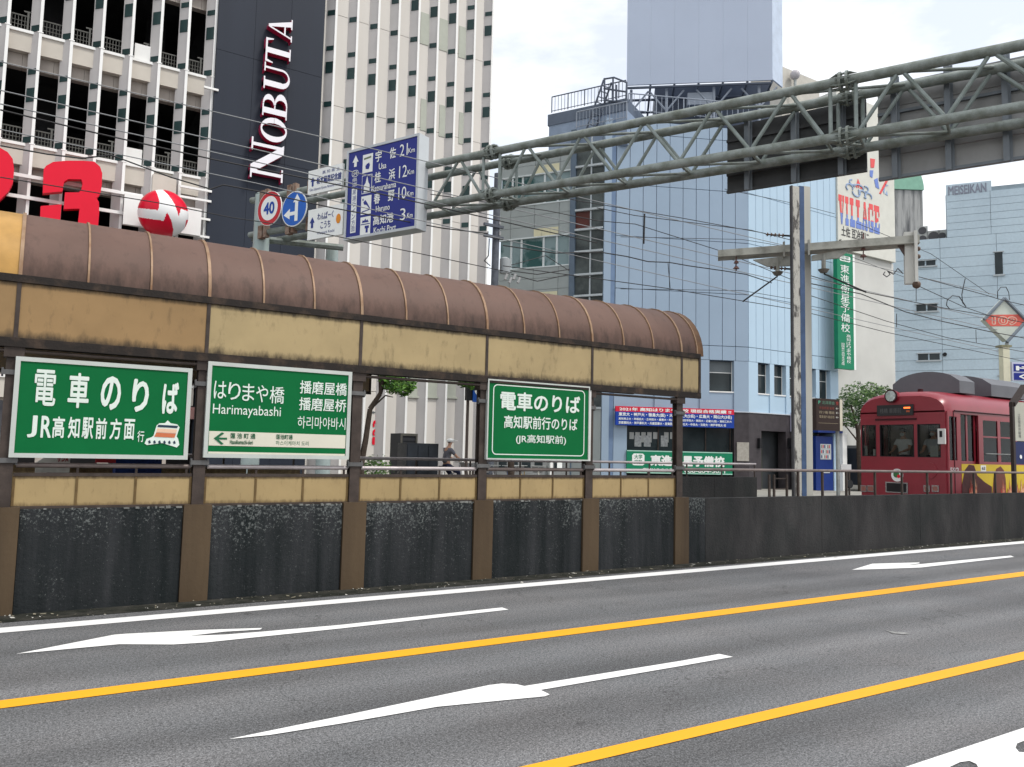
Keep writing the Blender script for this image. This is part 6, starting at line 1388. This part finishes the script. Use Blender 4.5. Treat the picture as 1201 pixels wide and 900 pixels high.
skin_body('shirt', [(c(0, 0, .97), .15, .13), (c(.04, 0, 1.12), .14, .12), (c(.09, 0, 1.32), .165, .125), (c(.11, 0, 1.40), .085, .075), (c(.1, -.17, 1.36), .075), (c(.2, -.22, 1.22), .06), (c(.1, .17, 1.36), .075), (c(.2, .22, 1.22), .06)], [(0, 1), (1, 2), (2, 3), (2, 4), (4, 5), (2, 6), (6, 7)], shirt, cy)
skin_body('trousers', [(c(0, 0, .94), .15, .13), (c(.08, -.11, .90), .10), (c(.40, -.13, .72), .075), (c(.24, -.12, .38), .06), (c(.08, .11, .90), .10), (c(.32, .13, .60), .075), (c(.12, .12, .28), .06)], [(0, 1), (1, 2), (2, 3), (0, 4), (4, 5), (5, 6)], jeans, cy)
mb = MB(); mb.ball(c(.155, 0, 1.615), .10*k_, 14, 8, (1.1, .9, .62)); mb.build('cap', signwhite, cy, smooth=True); mb = MB(); mb.hexa([c(.22, -.07, 1.63), c(.36, -.05, 1.61), c(.36, .05, 1.61), c(.22, .07, 1.63)], [c(.22, -.07, 1.645), c(.36, -.05, 1.625), c(.36, .05, 1.625), c(.22, .07, 1.645)]); mb.build('cap_peak', signwhite, cy)
skin_body('hair', [(c(.13, 0, 1.585), .082), (c(.12, 0, 1.54), .07)], [(0, 1)], black, cy)
for sd__ in (-.04, .04): MB().ball(c(.238, sd__, 1.585), .008).build('eye', black, cy)
MB().ball(c(.247, 0, 1.56), .014, 8, 6).build('nose', skinm, cy, smooth=True)
def bicycle(x, y, z0, lab, heading=1, col=(.35, .36, .38), grp=None, sc=1.0, yaw=0, proto=[]):
    t = thing('bicycle', lab, 'bicycle', (x, y, z0), grp); ca_, sa_ = cos(R(yaw)), sin(R(yaw))
    def p(a, b, h): a *= heading*sc; b *= sc; return V((x+a*ca_-b*sa_, y+a*sa_+b*ca_, z0+h*sc))
    fm = mat('bicycle_%d' % int(col[0]*100), col, .35, .3)
    for wx in (-.52, .54):
        mb = MB(); n = 20; pts = [p(wx+.33*cos(2*pi*k/n), 0, .34+.33*sin(2*pi*k/n)) for k in range(n+1)]; mb.path(pts, .017*sc, 6); wh = mb.build('wheel', black, t)
        for k in range(0, 10): q_ = p(wx+.32*cos(2*pi*k/10), 0, .34+.32*sin(2*pi*k/10)); MB().tube(p(wx, 0, .34), q_, .003, 4).build('spoke', galv, wh)
    mb = MB(); mb.tube(p(-.08, 0, .32), p(-.18, 0, .85), .016, 8); mb.tube(p(-.08, 0, .32), p(.36, 0, .62), .018, 8); mb.tube(p(-.16, 0, .62), p(.34, 0, .80), .016, 8); mb.tube(p(.37, 0, .60), p(.32, 0, .95), .018, 8); mb.tube(p(-.52, .04, .34), p(-.08, .04, .32), .01, 6); mb.tube(p(-.52, .04, .34), p(-.15, .03, .68), .01, 6); mb.tube(p(.54, .04, .34), p(.38, .03, .66), .012, 6); mb.build('frame', fm, t, kind=None)
    mb = MB(); mb.tube(p(.32, -.27, 1.04), p(.32, .27, 1.04), .013, 6); mb.tube(p(.32, 0, .95), p(.32, 0, 1.04), .014, 6); mb.build('handlebar', galv, t)
    mb = MB(); mb.hexa([p(-.32, -.08, .87), p(-.05, -.03, .87), p(-.05, .03, .87), p(-.32, .08, .87)], [p(-.31, -.07, .93), p(-.06, -.025, .92), p(-.06, .025, .92), p(-.31, .07, .93)]); mb.build('saddle', black, t)
    mb = MB(); 
    mb.hexa([p(.48, -.16, .80), p(.75, -.16, .80), p(.75, .16, .80), p(.48, .16, .80)], [p(.44, -.2, 1.02), p(.80, -.2, 1.02), p(.80, .2, 1.02), p(.44, .2, 1.02)]); mb.build('front_basket', mat('basket_wire', (.2, .2, .2), .5), t)
    MB().tube(p(-.08, -.09, .32), p(-.08, .09, .32), .05, 10).build('crank', galv, t)
    return t
bicycle(base.x+.18, 23.6, .14, 'bicycle ridden by the cyclist in the white cap', sc=k_*.98, col=(.25, .27, .3))
for k, u in enumerate((552, 580, 596, 613, 632)):
    q = Plane(0, 24.4+.3*(k % 2), 90).px(u, 560); bicycle(q.x, q.y, .14, ['dark parked bicycle right behind the brown post, leftmost of the parked bicycles', 'silver parked bicycle under the left half of the third green sign', 'parked bicycle with a blue frame under the third green sign', 'parked bicycle with an ochre frame under the third green sign', 'pale parked bicycle furthest right under the third green sign'][k], col=[(.05, .05, .06), (.4, .4, .42), (.06, .10, .3), (.45, .28, .05), (.55, .55, .5)][k], grp='bicycles parked on the far pavement', yaw=[20, 70, 50, 75, 60][k], sc=1.05)
# driver and passenger in the cab
def sitter(u, y, lab, top=None, shirtc=(.68, .70, .72)):
    px_ = TX+.95; q = Plane(px_, 0, 180); bz = 1.28
    b = V((px_, y, bz)); t = thing('person', lab, 'person', b)
    P_ = lambda x, yy, z: b+V((-x, yy, z))
    J = [(P_(0, 0, .50), .12, .14), (P_(0, 0, .75), .11, .13), (P_(.02, 0, .98), .12, .16), (P_(.02, 0, 1.1), .06), (P_(.03, 0, 1.17), .05), (P_(.05, 0, 1.26), .08), (P_(.05, 0, 1.34), .07), (P_(.02, .19, 1.03), .055), (P_(.12, .24, .80), .042), (P_(.34, .15, .72), .032), (P_(.02, -.19, 1.03), .055), (P_(.12, -.24, .80), .042), (P_(.34, -.15, .72), .032), (P_(.1, .1, .48), .08), (P_(.42, .12, .48), .06), (P_(.42, .12, .06), .045), (P_(.1, -.1, .48), .08), (P_(.42, -.12, .48), .06), (P_(.42, -.12, .06), .045)]
    skin_body('body', J, [(0, 1), (1, 2), (2, 3), (3, 4), (4, 5), (5, 6), (2, 7), (7, 8), (8, 9), (2, 10), (10, 11), (11, 12), (0, 13), (13, 14), (14, 15), (0, 16), (16, 17), (17, 18)], skinm, t)
    for sg in (-1, 1): hand(P_(.34, .15*sg, .72), (-1, 0, -.1), sg, t)
    sm = mat('shirt_%d' % int(shirtc[0]*100), shirtc, .8)
    skin_body('shirt', [(P_(0, 0, .52), .14, .16), (P_(0, 0, .75), .13, .15), (P_(.02, 0, .98), .14, .175), (P_(.02, 0, 1.08), .07), (P_(.02, .19, 1.03), .07), (P_(.08, .23, .88), .06), (P_(.02, -.19, 1.03), .07), (P_(.08, -.23, .88), .06)], [(0, 1), (1, 2), (2, 3), (2, 4), (4, 5), (2, 6), (6, 7)], sm, t)
    skin_body('trousers', [(P_(0, 0, .50), .14, .16), (P_(.1, .1, .48), .095), (P_(.42, .12, .48), .075), (P_(.42, .12, .1), .06), (P_(.1, -.1, .48), .095), (P_(.42, -.12, .48), .075), (P_(.42, -.12, .1), .06)], [(0, 1), (1, 2), (2, 3), (0, 4), (4, 5), (5, 6)], jeans, t)
    mb = MB(); mb.ball(P_(.03, 0, 1.33), .10, 12, 8, (1, 1, .75)); mb.build('hair', black, t, smooth=True)
    MB().ball(P_(.10, 0, 1.215), .062, 10, 8, (.7, 1, .8)).build('face_mask', mat('mask_white', (.5, .55, .55), .8), t, smooth=True)
    for sg in (-.03, .03): MB().ball(P_(.125, sg, 1.27), .008).build('eye', black, t)
    return t
sitter(1058, TF.px(1057, 520).y+.5, 'tram driver in a pale shirt and mask behind the middle windscreen')
sitter(1085, TF.px(1086, 520).y+.32, 'second person in a grey shirt behind the right windscreen of the tram', shirtc=(.45, .46, .48))
MB().box(0, 0, 0, 0, 0, 0) if False else None
MB().box(TX+.8, TX+1.15, yc-1.1, yc+.7, .851, 1.74).build('driver_seat', inner, tr)
MB().box(TX+.15, TX+.78, yc-1.1, yc+.9, .851, 1.28).build('cab_floor', inner, tr)

# ================================================================ stop kiosk, diamond sign, parking sign
KP = Plane(17.2, 10.4, 92)
kk = thing('stop_notice_case', 'brown gabled notice case cut off by the right edge of the photo', 'notice board', KP.px(1195, 580))
kb = mat('kiosk_brown', (.035, .025, .022), .5)
s0, s1, z0, z1 = KP.rect(1189, 1191.5, 472, 584); MB().pbox(KP, s0, s1, 0, z1, -.08, 0).build('post', kb, kk)
g = [KP.sz(*p) for p in ((1189, 472), (1203, 451), (1218, 472), (1218, 476), (1203, 456), (1189, 477))]; MB().ppoly(KP, g, -.12, .04).build('gable_roof', kb, kk)
s0, s1, z0, z1 = KP.rect(1190.5, 1230, 473, 518); MB().pbox(KP, s0, s1, z0, z1, -.06, -.02).build('timetable_panel', mat('timetable_cream', (.42, .42, .36), .6), kk)
s0, s1, z0, z1 = KP.rect(1195, 1198, 485, 514); vtext(KP, '土佐電鉄停留場', (s0+s1)/2, (s1-s0), z1, z0, -.015, mat('print_grey', (.12, .12, .12), .6), kk)
s0, s1, z0, z1 = KP.rect(1190.5, 1230, 519, 545); MB().pbox(KP, s0, s1, z0, z1, -.06, -.02).build('blue_panel', mat('kiosk_blue', (.01, .02, .09), .5), kk); disc(KP, KP.sz(1198, 536), .05, -.018, -.01, signwhite, kk, 'round_mark', 16)
DP = Plane(39.0, 23.6, 118)
dd_ = thing('diamond_sign', 'diamond shaped white and red 109 sign on a cream pillar', 'sign', DP.px(1182, 580))
def dpts(l): return [DP.sz(*p) for p in l]
MB().ppoly(DP, dpts([(1154.5, 375), (1178, 350.5), (1203, 376), (1181, 400.5)]), -.35, 0).build('sign_box', mat('diamond_pale', (.50, .54, .48), .45), dd_)
MB().ppoly(DP, dpts([(1154.6, 375), (1160, 369.5), (1196.5, 369), (1202.8, 376), (1196, 382.8), (1162, 382.8)]), .001, .01).build('red_band', mat('diamond_red', (.62, .12, .09), .5, var=.2), dd_)
s0, s1, z0, z1 = DP.rect(1163, 1193, 371, 381.5); 
mb = MB()
text(DP, '109', s0, s1, z0, z1, .013, mat('diamond_outline', (.66, .45, .36), .5), dd_, .06); text(DP, '109', s0+.05, s1-.05, z0+.05, z1-.05, .022, MATS['diamond_red'], dd_, .0)
for a, b in (((1154, 375), (1178, 350)), ((1178, 350), (1203.5, 376)), ((1203.5, 377), (1181, 401.5))): MB().tube(DP.px(*a, .02), DP.px(*b, .02), .09, 6).build('edge_rail', mat('diamond_edge', (.16, .19, .22), .5), dd_)
s0, s1, z0, z1 = DP.rect(1177, 1185, 407, 440); MB().pbox(DP, s0, s1, 0, z1, -.35, -.02).build('pillar', mat('pillar_cream', (.60, .58, .44), .6), dd_); MB().pbox(DP, s0-.1, s1+.1, z1, z1+.1, -.45, .02).build('pillar_cap', mat('cap_olive', (.25, .24, .15), .6), dd_); q = DP.px(1181, 402, -.15); MB().tube((q.x, q.y, z1+.1), (q.x, q.y, q.z), .1).build('stem', galv, dd_)
s0, s1, z0, z1 = DP.rect(1188, 1212, 425, 447); ps_ = thing('parking_sign', 'blue sign with white Japanese characters at the right edge beyond the tram', 'sign', DP.pt(s0, z0))
MB().pbox(DP, s0, s1, z0, z1, -.2, -.05).build('sign_back', mat('lilac_white', (.5, .52, .66), .5), ps_); MB().pbox(DP, s0+.08, s1, z0+.05, z0+(z1-z0)*.42, -.049, -.03).build('sign_face', dblue, ps_); MB().pbox(DP, s0+.08, s1, z0+(z1-z0)*.5, z1-.1, -.049, -.03).build('sign_face', dblue, ps_)
text(DP, 'ド', s0+.18, s0+.85, z0+(z1-z0)*.55, z1-.2, -.025, signwhite, ps_, .05); text(DP, 'く', s0+.35, s0+.75, z0+.08, z0+(z1-z0)*.38, -.025, signwhite, ps_, .05)
MB().pbox(DP, s1-.2, s1-.05, 0, z1, -.4, -.21).build('pole', galv, ps_)
# brown parking guidance board, vending machine and booth
VB = Plane(27.0, 20.8, 100)
s0, s1, z0, z1 = VB.rect(957.5, 985, 468, 505); gb = thing('guidance_board', 'dark brown parking guidance board with small lit rows beside the cream pole', 'sign', VB.pt((s0+s1)/2, .14))
bbm = mat('board_brown', (.035, .022, .018), .5); MB().pbox(VB, s0, s1, z0, z1, -.3, 0).build('board', bbm, gb); MB().pbox(VB, s1, s1+.14, z0+.0, z1, -.32, .002).build('side_plate', mat('side_cream', (.62, .58, .46), .5), gb)
MB().pbox(VB, s1-.05, s1+.06, 0, z0, -.2, -.1).build('pole', galv, gb)
bx = (s0, s1, z0, z1); dim = mat('dim_print', (.30, .25, .17), .5); lp_ = mat('dim_green', (.08, .35, .22), .5)
ft(VB, bx, 'P', .08, .17, .82, .93, .005, lp_, gb, .04); ft(VB, bx, '北洋商会', .24, .78, .82, .93, .005, mat('dim_green2', (.10, .20, .14), .5), gb, .02); ft(VB, bx, '空', .84, .94, .82, .93, .005, mat('dim_red', (.4, .05, .04), .5), gb, .02)
for k, tx_ in enumerate(('市役所前 駐車', '四ツ橋 橋詰', '電車通り商店街')):
    b1_ = .66-.14*k; ft(VB, bx, tx_, .12, .76, b1_, b1_+.09, .005, dim if k else mat('dim_red2', (.2, .05, .04), .5), gb, .01); ft(VB, bx, '←', .82, .94, b1_+.01, b1_+.08, .005, mat('pale_print', (.5, .5, .45), .5), gb, .03)
MB().pbox(VB, s0+.1, s1-.1, z0+(z1-z0)*.22, z0+(z1-z0)*.23, .001, .008).build('divider', dim, gb)
VM = Plane(33.4, 25.9, 96)
vm = thing('vending_machine', 'blue drinks vending machine beside the brown entrance', 'vending machine', VM.px(967, 566))
s0, s1, z0, z1 = VM.rect(957, 977, 512, 568); z0 = .15; vbl = mat('vending_blue', (.012, .035, .19), .4); MB().pbox(VM, s0, s1, z0, z1, -.7, 0).build('cabinet', vbl, vm)
s0b, s1b, z0b, z1b = VM.rect(962, 974.5, 521, 539); MB().pbox(VM, s0b, s1b, z0b, z1b, .002, .02).build('display_window', mat('vending_white', (.55, .58, .58), .3), vm)
for r__ in range(3):
    for k in range(6): a = s0b+.05+(s1b-s0b-.1)*k/6; zq = z0b+.05+(z1b-z0b)*r__/3; MB().pbox(VM, a, a+.05, zq, zq+.16, .021, .03).build('can', (vbl, redpaint, dim, signwhite)[(k*3+r__) % 4], vm)
s0b, s1b, z0b, z1b = VM.rect(963, 973, 551, 555); MB().pbox(VM, s0b, s1b, z0b, z1b, .002, .02).build('tray_flap', MATS['vending_white'], vm)
bth = thing('blue_awning_booth', 'small pale booth with a blue awning strip around the vending machine', 'booth', VM.px(975, 568))
s0, s1, z0, z1 = VM.rect(953, 982, 504, 508); MB().pbox(VM, s0, s1, z0, z1, -1, .35).build('awning', vbl, bth)
s0, s1, _, _ = VM.rect(977.5, 982, 520, 570); MB().pbox(VM, s0, s1, .14, z0-.01, -1, .05).build('side_wall', bl_r, bth); s0, s1, _, _ = VM.rect(983, 988, 520, 570); MB().pbox(VM, s0, s1, .14, VM.sz(985, 508)[1], .0, .3).build('white_column', white, bth)
MB().pbox(VM, VM.sz(946, 520)[0], VM.sz(956, 520)[0], .14, z0-.01, -1, -.2).build('inner_panel', mat('booth_dark', (.03, .05, .12), .5), bth)
wsn = thing('window_poster', 'white and red poster partly hidden behind the peeling pole', 'poster', B2.px(930, 490, .1))
s0, s1, z0, z1 = B2.rect(928.5, 957, 485, 507, .1); MB().pbox(B2, s0, s1, z0, z1, .02, .1).build('poster_board', mat('poster_lilac', (.5, .5, .66), .5), wsn); ft(B2, (s0, s1, z0, z1), 'ア', .05, .35, .2, .8, .105, vbl, wsn, .05); fpoly(B2, (s0, s1, z0, z1), [(.4, .05), (1, .05), (1, .95), (.4, .95)], .102, redpaint, wsn, 'red_field')
# dark vehicle beyond the tram nose
dv = thing('parked_van', 'dark parked van half hidden behind the red tram nose', 'van', (37, 24.6, .14)); DV = Plane(37.2, 24.2, 90)
s0, s1, z0, z1 = DV.rect(986, 1030, 522, 566); s0 = DV.sz(988, 545, -1.7)[0]; s1 = s0+4.2; vbk = mat('van_dark', (.025, .03, .04), .3)
mb = MB(); mb.ppoly(DV, [(s0, .45), (s0+.1, z1-.15), (s0+.4, z1), (s1, z1), (s1, .45)], -1.7, 0); mb.build('body', vbk, dv)
MB().pbox(DV, s0+.5, s1-.4, z1-.8, z1-.25, .002, .01).build('side_window', winm, dv); MB().pbox(DV, s0+.1, s1, z1-.95, z1-.92, .002, .015).build('trim_strip', galv, dv)
for x in (s0+.8, s1-.8): c_ = DV.pt(x, .46, 0); MB().tube(c_, c_-DV.n*.22, .32, 16).build('wheel', black, dv)
wv = MB(); a0_, a1_, z0, z1 = DV.rect(992, 1004, 545, 553, .8); wv.pbox(DV, a0_, a1_, z0, z1, .5, .55); tag(wv.build('white_crate', mat('crate_white', (.5, .5, .5), .6)), 'white slatted crate in front of the dark van', 'crate')

# ================================================================ trees
barkm = mat('bark', (.06, .045, .035), .9, var=.4, scale=8, bump=.3)
def leaves(name, blobs, n, size, m_, parent, seed=1):
    rnd = random.Random(seed); mb = MB()
    for c_, r_, w_ in blobs:
        for k in range(int(n*w_)):
            while True:
                d = V((rnd.uniform(-1, 1), rnd.uniform(-1, 1), rnd.uniform(-1, 1)))
                if .25 < d.length < 1: break
            d = d.normalized()*(d.length**.4)*rnd.uniform(.75, 1.08); p = V(c_)+V((d.x*r_[0], d.y*r_[1], d.z*r_[2]))
            a = V((rnd.gauss(0, 1), rnd.gauss(0, 1), rnd.gauss(0, .6))).normalized(); b = a.orthogonal().normalized(); s_ = size*rnd.uniform(.6, 1.3)
            mb.cm = 0 if rnd.random() < .6 else (1 if rnd.random() < .6 else 2)
            mb.quad(p-a*s_, p+b*s_*.45, p+a*s_, p-b*s_*.45)
    return mb.build(name, m_, parent, kind='stuff')
LM = [mat('leaf_mid', (.055, .11, .028), .55), mat('leaf_dark', (.025, .06, .018), .6), mat('leaf_light', (.11, .19, .045), .5)]
LY = [mat('leaf_fresh', (.09, .20, .03), .5), mat('leaf_fresh_dark', (.035, .10, .02), .6), mat('leaf_fresh_light', (.15, .28, .05), .5)]
# tree between the blue office and the tram
TPn = Plane(38.5, 24.9, 90)
q = TPn.px(1010, 560); t = thing('street_tree', 'round green street tree behind the nose of the red tram', 'tree', (q.x, q.y, .14))
mb = MB(); mb.tube((q.x, q.y, 0), TPn.px(1006, 500), .16, 10, r2=.10); mb.tube(TPn.px(1006, 505), TPn.px(998, 475), .09, 8, r2=.03); mb.tube(TPn.px(1006, 505), TPn.px(1020, 472), .09, 8, r2=.03); mb.tube(TPn.px(1008, 520), TPn.px(988, 495), .05, 8, r2=.02); mb.build('trunk', barkm, t, smooth=True)
bl_ = []
for u, v, ru in ((1003, 462, 12), (995, 470, 9), (1012, 470, 12), (1026, 468, 12), (1020, 458, 9), (1036, 462, 9), (1002, 482, 12), (1020, 482, 14), (995, 492, 8), (1038, 478, 10), (1010, 495, 10)):
    c_ = TPn.px(u, v, random.uniform(-.8, .8)); rr_ = ru*.058; bl_.append((c_, (rr_, rr_, rr_*.85), ru/11))
leaves('crown', bl_, 420, .085, LM, t, 3)
# slim tree behind the shelter railing
TN = Plane(9.0, 21.6, 90)
q = TN.px(424, 600); t = thing('street_tree', 'slim crooked street tree with sparse leaves behind the shelter posts', 'tree', (q.x, q.y, .14))
def limb(pts, r0, r1, P_, nm='limb'):
    mb = MB(); w_ = [P_.px(u, v, d) for u, v, d in pts]; n = len(w_)-1
    for k in range(n): mb.tube(w_[k], w_[k+1], r0+(r1-r0)*k/n, 8, r2=r0+(r1-r0)*(k+1)/n, caps=(k == 0))
    return mb
limb([(424, 620, 0), (424, 580, 0), (423, 548, 0), (429, 515, 0), (434, 480, 0), (446, 462, .1), (450, 445, .2), (456, 430, .2), (463, 415, .3)], .12, .035, TN).build('trunk', barkm, t, smooth=True)
limb([(422, 548, 0), (419, 515, 0), (412, 485, .1), (404, 462, .2)], .08, .03, TN).build('limb', barkm, t, smooth=True)
limb([(446, 462, .1), (445, 447, 0), (442, 430, -.1)], .05, .02, TN).build('limb', barkm, t, smooth=True); limb([(437, 478, 0), (452, 464, .1), (461, 466, .2)], .03, .012, TN).build('limb', barkm, t, smooth=True)
bl_ = [(TN.px(u, v, random.uniform(-.5, .5)), (r_, r_, r_*.8), w_) for u, v, r_, w_ in ((462, 450, .38, 1.2), (472, 455, .34, 1), (478, 452, .28, .7), (456, 445, .3, .7), (468, 440, .3, .6), (470, 425, .6, 1.2), (455, 405, .8, 1.5), (480, 400, .7, 1.3), (438, 415, .5, 1))]
leaves('crown', bl_, 330, .07, LY, t, 5)
q = TN.px(600, 590); t = thing('street_tree', 'leafy street tree mostly hidden by the shelter roof edge above the cyclist', 'tree', (q.x, q.y, .14))
mb = MB(); mb.tube((q.x, q.y, 0), TN.px(598, 430), .12, 10, r2=.07); mb.tube(TN.px(598, 470), TN.px(560, 430), .06, 8, r2=.03); mb.tube(TN.px(598, 465), TN.px(640, 425), .06, 8, r2=.03); 
t2 = mb.build('trunk', barkm, t, smooth=True)
bl_ = [(TN.px(u, v, random.uniform(-.5, .5)), (r_, r_, r_*.7), w_) for u, v, r_, w_ in ((548, 447, .34, 1), (560, 442, .36, 1), (556, 452, .22, .5), (580, 438, .5, 1), (605, 437, .6, 1.2), (635, 438, .55, 1.1), (655, 440, .4, .7), (600, 415, .8, 1.5), (560, 415, .8, 1.5), (640, 415, .8, 1.5))]
leaves('crown', bl_, 300, .07, LY, t, 8)

# ================================================================ things behind the shelter
KB = Plane(7.4, 22.9, 90)
kt = thing('dark_kiosk', 'dark glass kiosk of two stepped boxes beside the cyclist', 'kiosk', KB.px(485, 580))
kd = mat('kiosk_glass', (.018, .022, .028), .25, var=.6, scale=1.5); kg = mat('kiosk_slats', (.035, .036, .04), .6); kf = mat('kiosk_frame', (.10, .095, .08), .5)
s0, s1, z0, z1 = KB.rect(457, 501, 508, 580); s0 = KB.sz(457, 540, -1.6)[0]; z0 = .14
MB().pbox(KB, s0, s1, z0, z1, -1.6, -.8).build('rear_box', kg, kt); mb = MB(); mb.pbox(KB, s0, s0+.06, z0, z1, -.799, -.76); mb.pbox(KB, s1-.06, s1, z0, z1, -.799, -.76); mb.pbox(KB, s0+.06, s1-.06, z1-.08, z1, -.799, -.76); mb.build('rear_frame', kf, kt)
for k in range(14): zq = z0+(z1-z0-.1)*k/14; MB().pbox(KB, s0+.07, s1-.07, zq, zq+.1, -.799, -.78).build('slat', kg, kt)
s0, s1, z0, z1 = KB.rect(466, 513.5, 520, 580); s0 = KB.sz(466, 540, -.7)[0]; z0 = .14; MB().pbox(KB, s0, s1, z0, z1, -.7, 0).build('front_box', kd, kt)
for k in range(3): a = s0+(s1-s0)*k/3; MB().pbox(KB, a+.02, a+(s1-s0)/3-.02, z0+.1, z1-.08, .001, .02).build('glass_panel', kd, kt)
# road sign in blue with a white arrow
UB = Plane(0, 22.6, 90); s0, s1, z0, z1 = UB.rect(555, 568, 447, 472); rb_ = thing('blue_road_sign', 'small blue road sign with a white arrow half hidden by the brown post', 'road sign', UB.pt(s0, z0))
MB().pbox(UB, s0, s1, z0, z1, -.04, 0).build('sign_face', mat('road_sign_blue', (.012, .08, .36), .4), rb_); fpoly(UB, (s0, s1, z0, z1), [(.12, .5), (.38, .72), (.38, .58), (.8, .58), (.8, .42), (.38, .42), (.38, .28)], .002, signwhite, rb_, 'arrow')
MB().pbox(UB, s0-.20, s0+.10, z0+.05, z1+.15, -.2, -.05).build('signal_back', black, rb_); MB().tube((UB.pt(s0-.05, .14, -.25)), UB.pt(s0-.05, z1+.6, -.25), .05).build('pole', mat('sign_pole_brown', (.09, .07, .06), .6), rb_)
s0, s1, z0, z1 = UB.rect(636, 650, 448.5, 458); rs2 = thing('blue_road_sign', 'blue direction sign with a red strip peeking under the shelter beam', 'road sign', UB.pt(s0, z0)); MB().pbox(UB, s0, s1, z0, z1, -.04, 0).build('sign_face', MATS['road_sign_blue'], rs2); MB().pbox(UB, s0+.2, s1-.2, z1-.12, z1-.05, .001, .01).build('red_strip', redpaint, rs2); MB().tube(UB.pt(s1-.1, .14, -.1), UB.pt(s1-.1, z1, -.1), .04).build('pole', galv, rs2)
# low shops seen under the third sign
HB = Plane(0, 26.2, 90)
lowb = thing('alley_shop', 'low grey shop front with dark windows seen under the third green sign', 'shop', HB.px(610, 570))
s0, s1, z0, z1 = HB.rect(583, 668, 530, 575); MB().pbox(HB, s0, s1, .14, z1, -3, 0).build('wall', mat('shop_grey', (.20, .21, .21), .7), lowb)
for a, b in ((585, 594), (599, 607), (612, 622), (627, 636), (650, 660)): w0, w1, z0, z1 = HB.rect(a, b, 541, 552); MB().pbox(HB, w0, w1, z0, z1, .002, .02).build('window', winm, lowb)
w0, w1, z0, z1 = HB.rect(653, 659, 541, 550); MB().pbox(HB, w0, w1, z0, z1, .022, .03).build('poster', signwhite, lowb)
w0, w1, z0, z1 = HB.rect(642, 645, 541, 562); MB().pbox(HB, w0, w1, .14, z1, .1, .2).build('white_post', white, lowb)
# shrubs at the foot of the cream wall
for k, (u0, u1, lab) in enumerate(((433, 452, 'low green shrubs in a planter behind the railing left of the kiosk'),)):
    q = Plane(0, 23.5, 90); a = q.px(u0, 560); b = q.px(u1, 560); t = thing('shrub', lab, 'shrub', ((a.x+b.x)/2, 23.5, .14)); leaves('foliage', [((a.x+(b.x-a.x)*f, 23.5, .9), (.4, .4, .65), 1) for f in (0, .35, .7)], 300, .06, LM, t, 9)
# bench goods and posters under the first sign
PB = Plane(0, 10.9, 90)
s0, s1, z0, z1 = PB.rect(42, 82, 533, 556); t = thing('shopping_bag', 'white paper bag with red print lying on the platform bench under the first sign', 'bag', PB.pt((s0+s1)/2, z0))
mb = MB(); mb.ppoly(PB, [(s0, z0), (s1, z0), (s1+.0, z1), (s0+(s1-s0)*.35, z1-.01), (s0, z0+(z1-z0)*.55)], -.16, 0); mb.build('bag', mat('bag_paper', (.60, .58, .53), .7, var=.2, scale=9), t); ft(PB, (s0, s1, z0, z1), 'サンA', .6, .95, .62, .9, .004, mat('bag_red', (.35, .03, .04), .6), t, .05)
s0, s1, z0, z1 = PB.rect(136, 190, 520, 562); bc = MB(); bc.pbox(PB, s0, s1, .6, z1, -.3, 0); tag(bc.build('blue_cover', mat('blue_tarp', (.008, .025, .12), .6, var=.4, scale=7, bump=.4)), 'dark blue covered box on the platform below the first sign', 'box')
s0, s1, z0, z1 = PB.rect(112, 136, 534, 543); tag(MB().pbox(PB, s0, s1, z0, z1, -.02, 0).build('red_notice', mat('notice_red', (.42, .03, .04), .5)), 'small red notice plate left of the dark blue covered box', 'notice')
bh = thing('platform_bench', 'long dark brown bench on the platform below the green signs', 'bench', (1.5, 10.8, .26)); MB().box(-1.5, 3.2, 10.7, 11.1, .98 if False else .62, .66).build('seat', darksteel, bh)
for x in (-1.3, .3, 1.6, 3.0): MB().box(x-.03, x+.03, 10.75, 11.05, .26, .619).build('leg', darksteel, bh)
for k, x in enumerate((-1.2, .4)): MB().box(x, x+1.5, 11.12, 11.14, 1.02, 1.33).build('back_panel', ochre_low, bh)
s0, s1, z0, z1 = PB.rect(6, 22, 470, 530); pst = thing('timetable_poster', 'pale timetable poster with a green heading left of the first green sign', 'poster', PB.pt(s0, z0)); MB().pbox(PB, s0-.35, s1, z0, z1, -.03, 0).build('poster_board', mat('poster_grey', (.42, .42, .45), .6, col2=(.25, .25, .3), scale=12), pst); MB().pbox(PB, s0-.33, s1-.02, z0, z0+.08, .001, .01).build('green_heading', signgreen, pst)
s0, s1, z0, z1 = Plane(0, 26.9, 90).rect(223, 242, 478, 492); tag(MB().pbox(Plane(0, 26.9, 90), s0-3, s1+.5, z0, z1, -.1, 0).build('shop_fascia_sign', mat('fascia_pink', (.40, .22, .20), .6, col2=(.35, .05, .05), scale=3, lo=.5, hi=.55)), 'faded pink and red shop fascia seen between the two left green signs', 'sign')
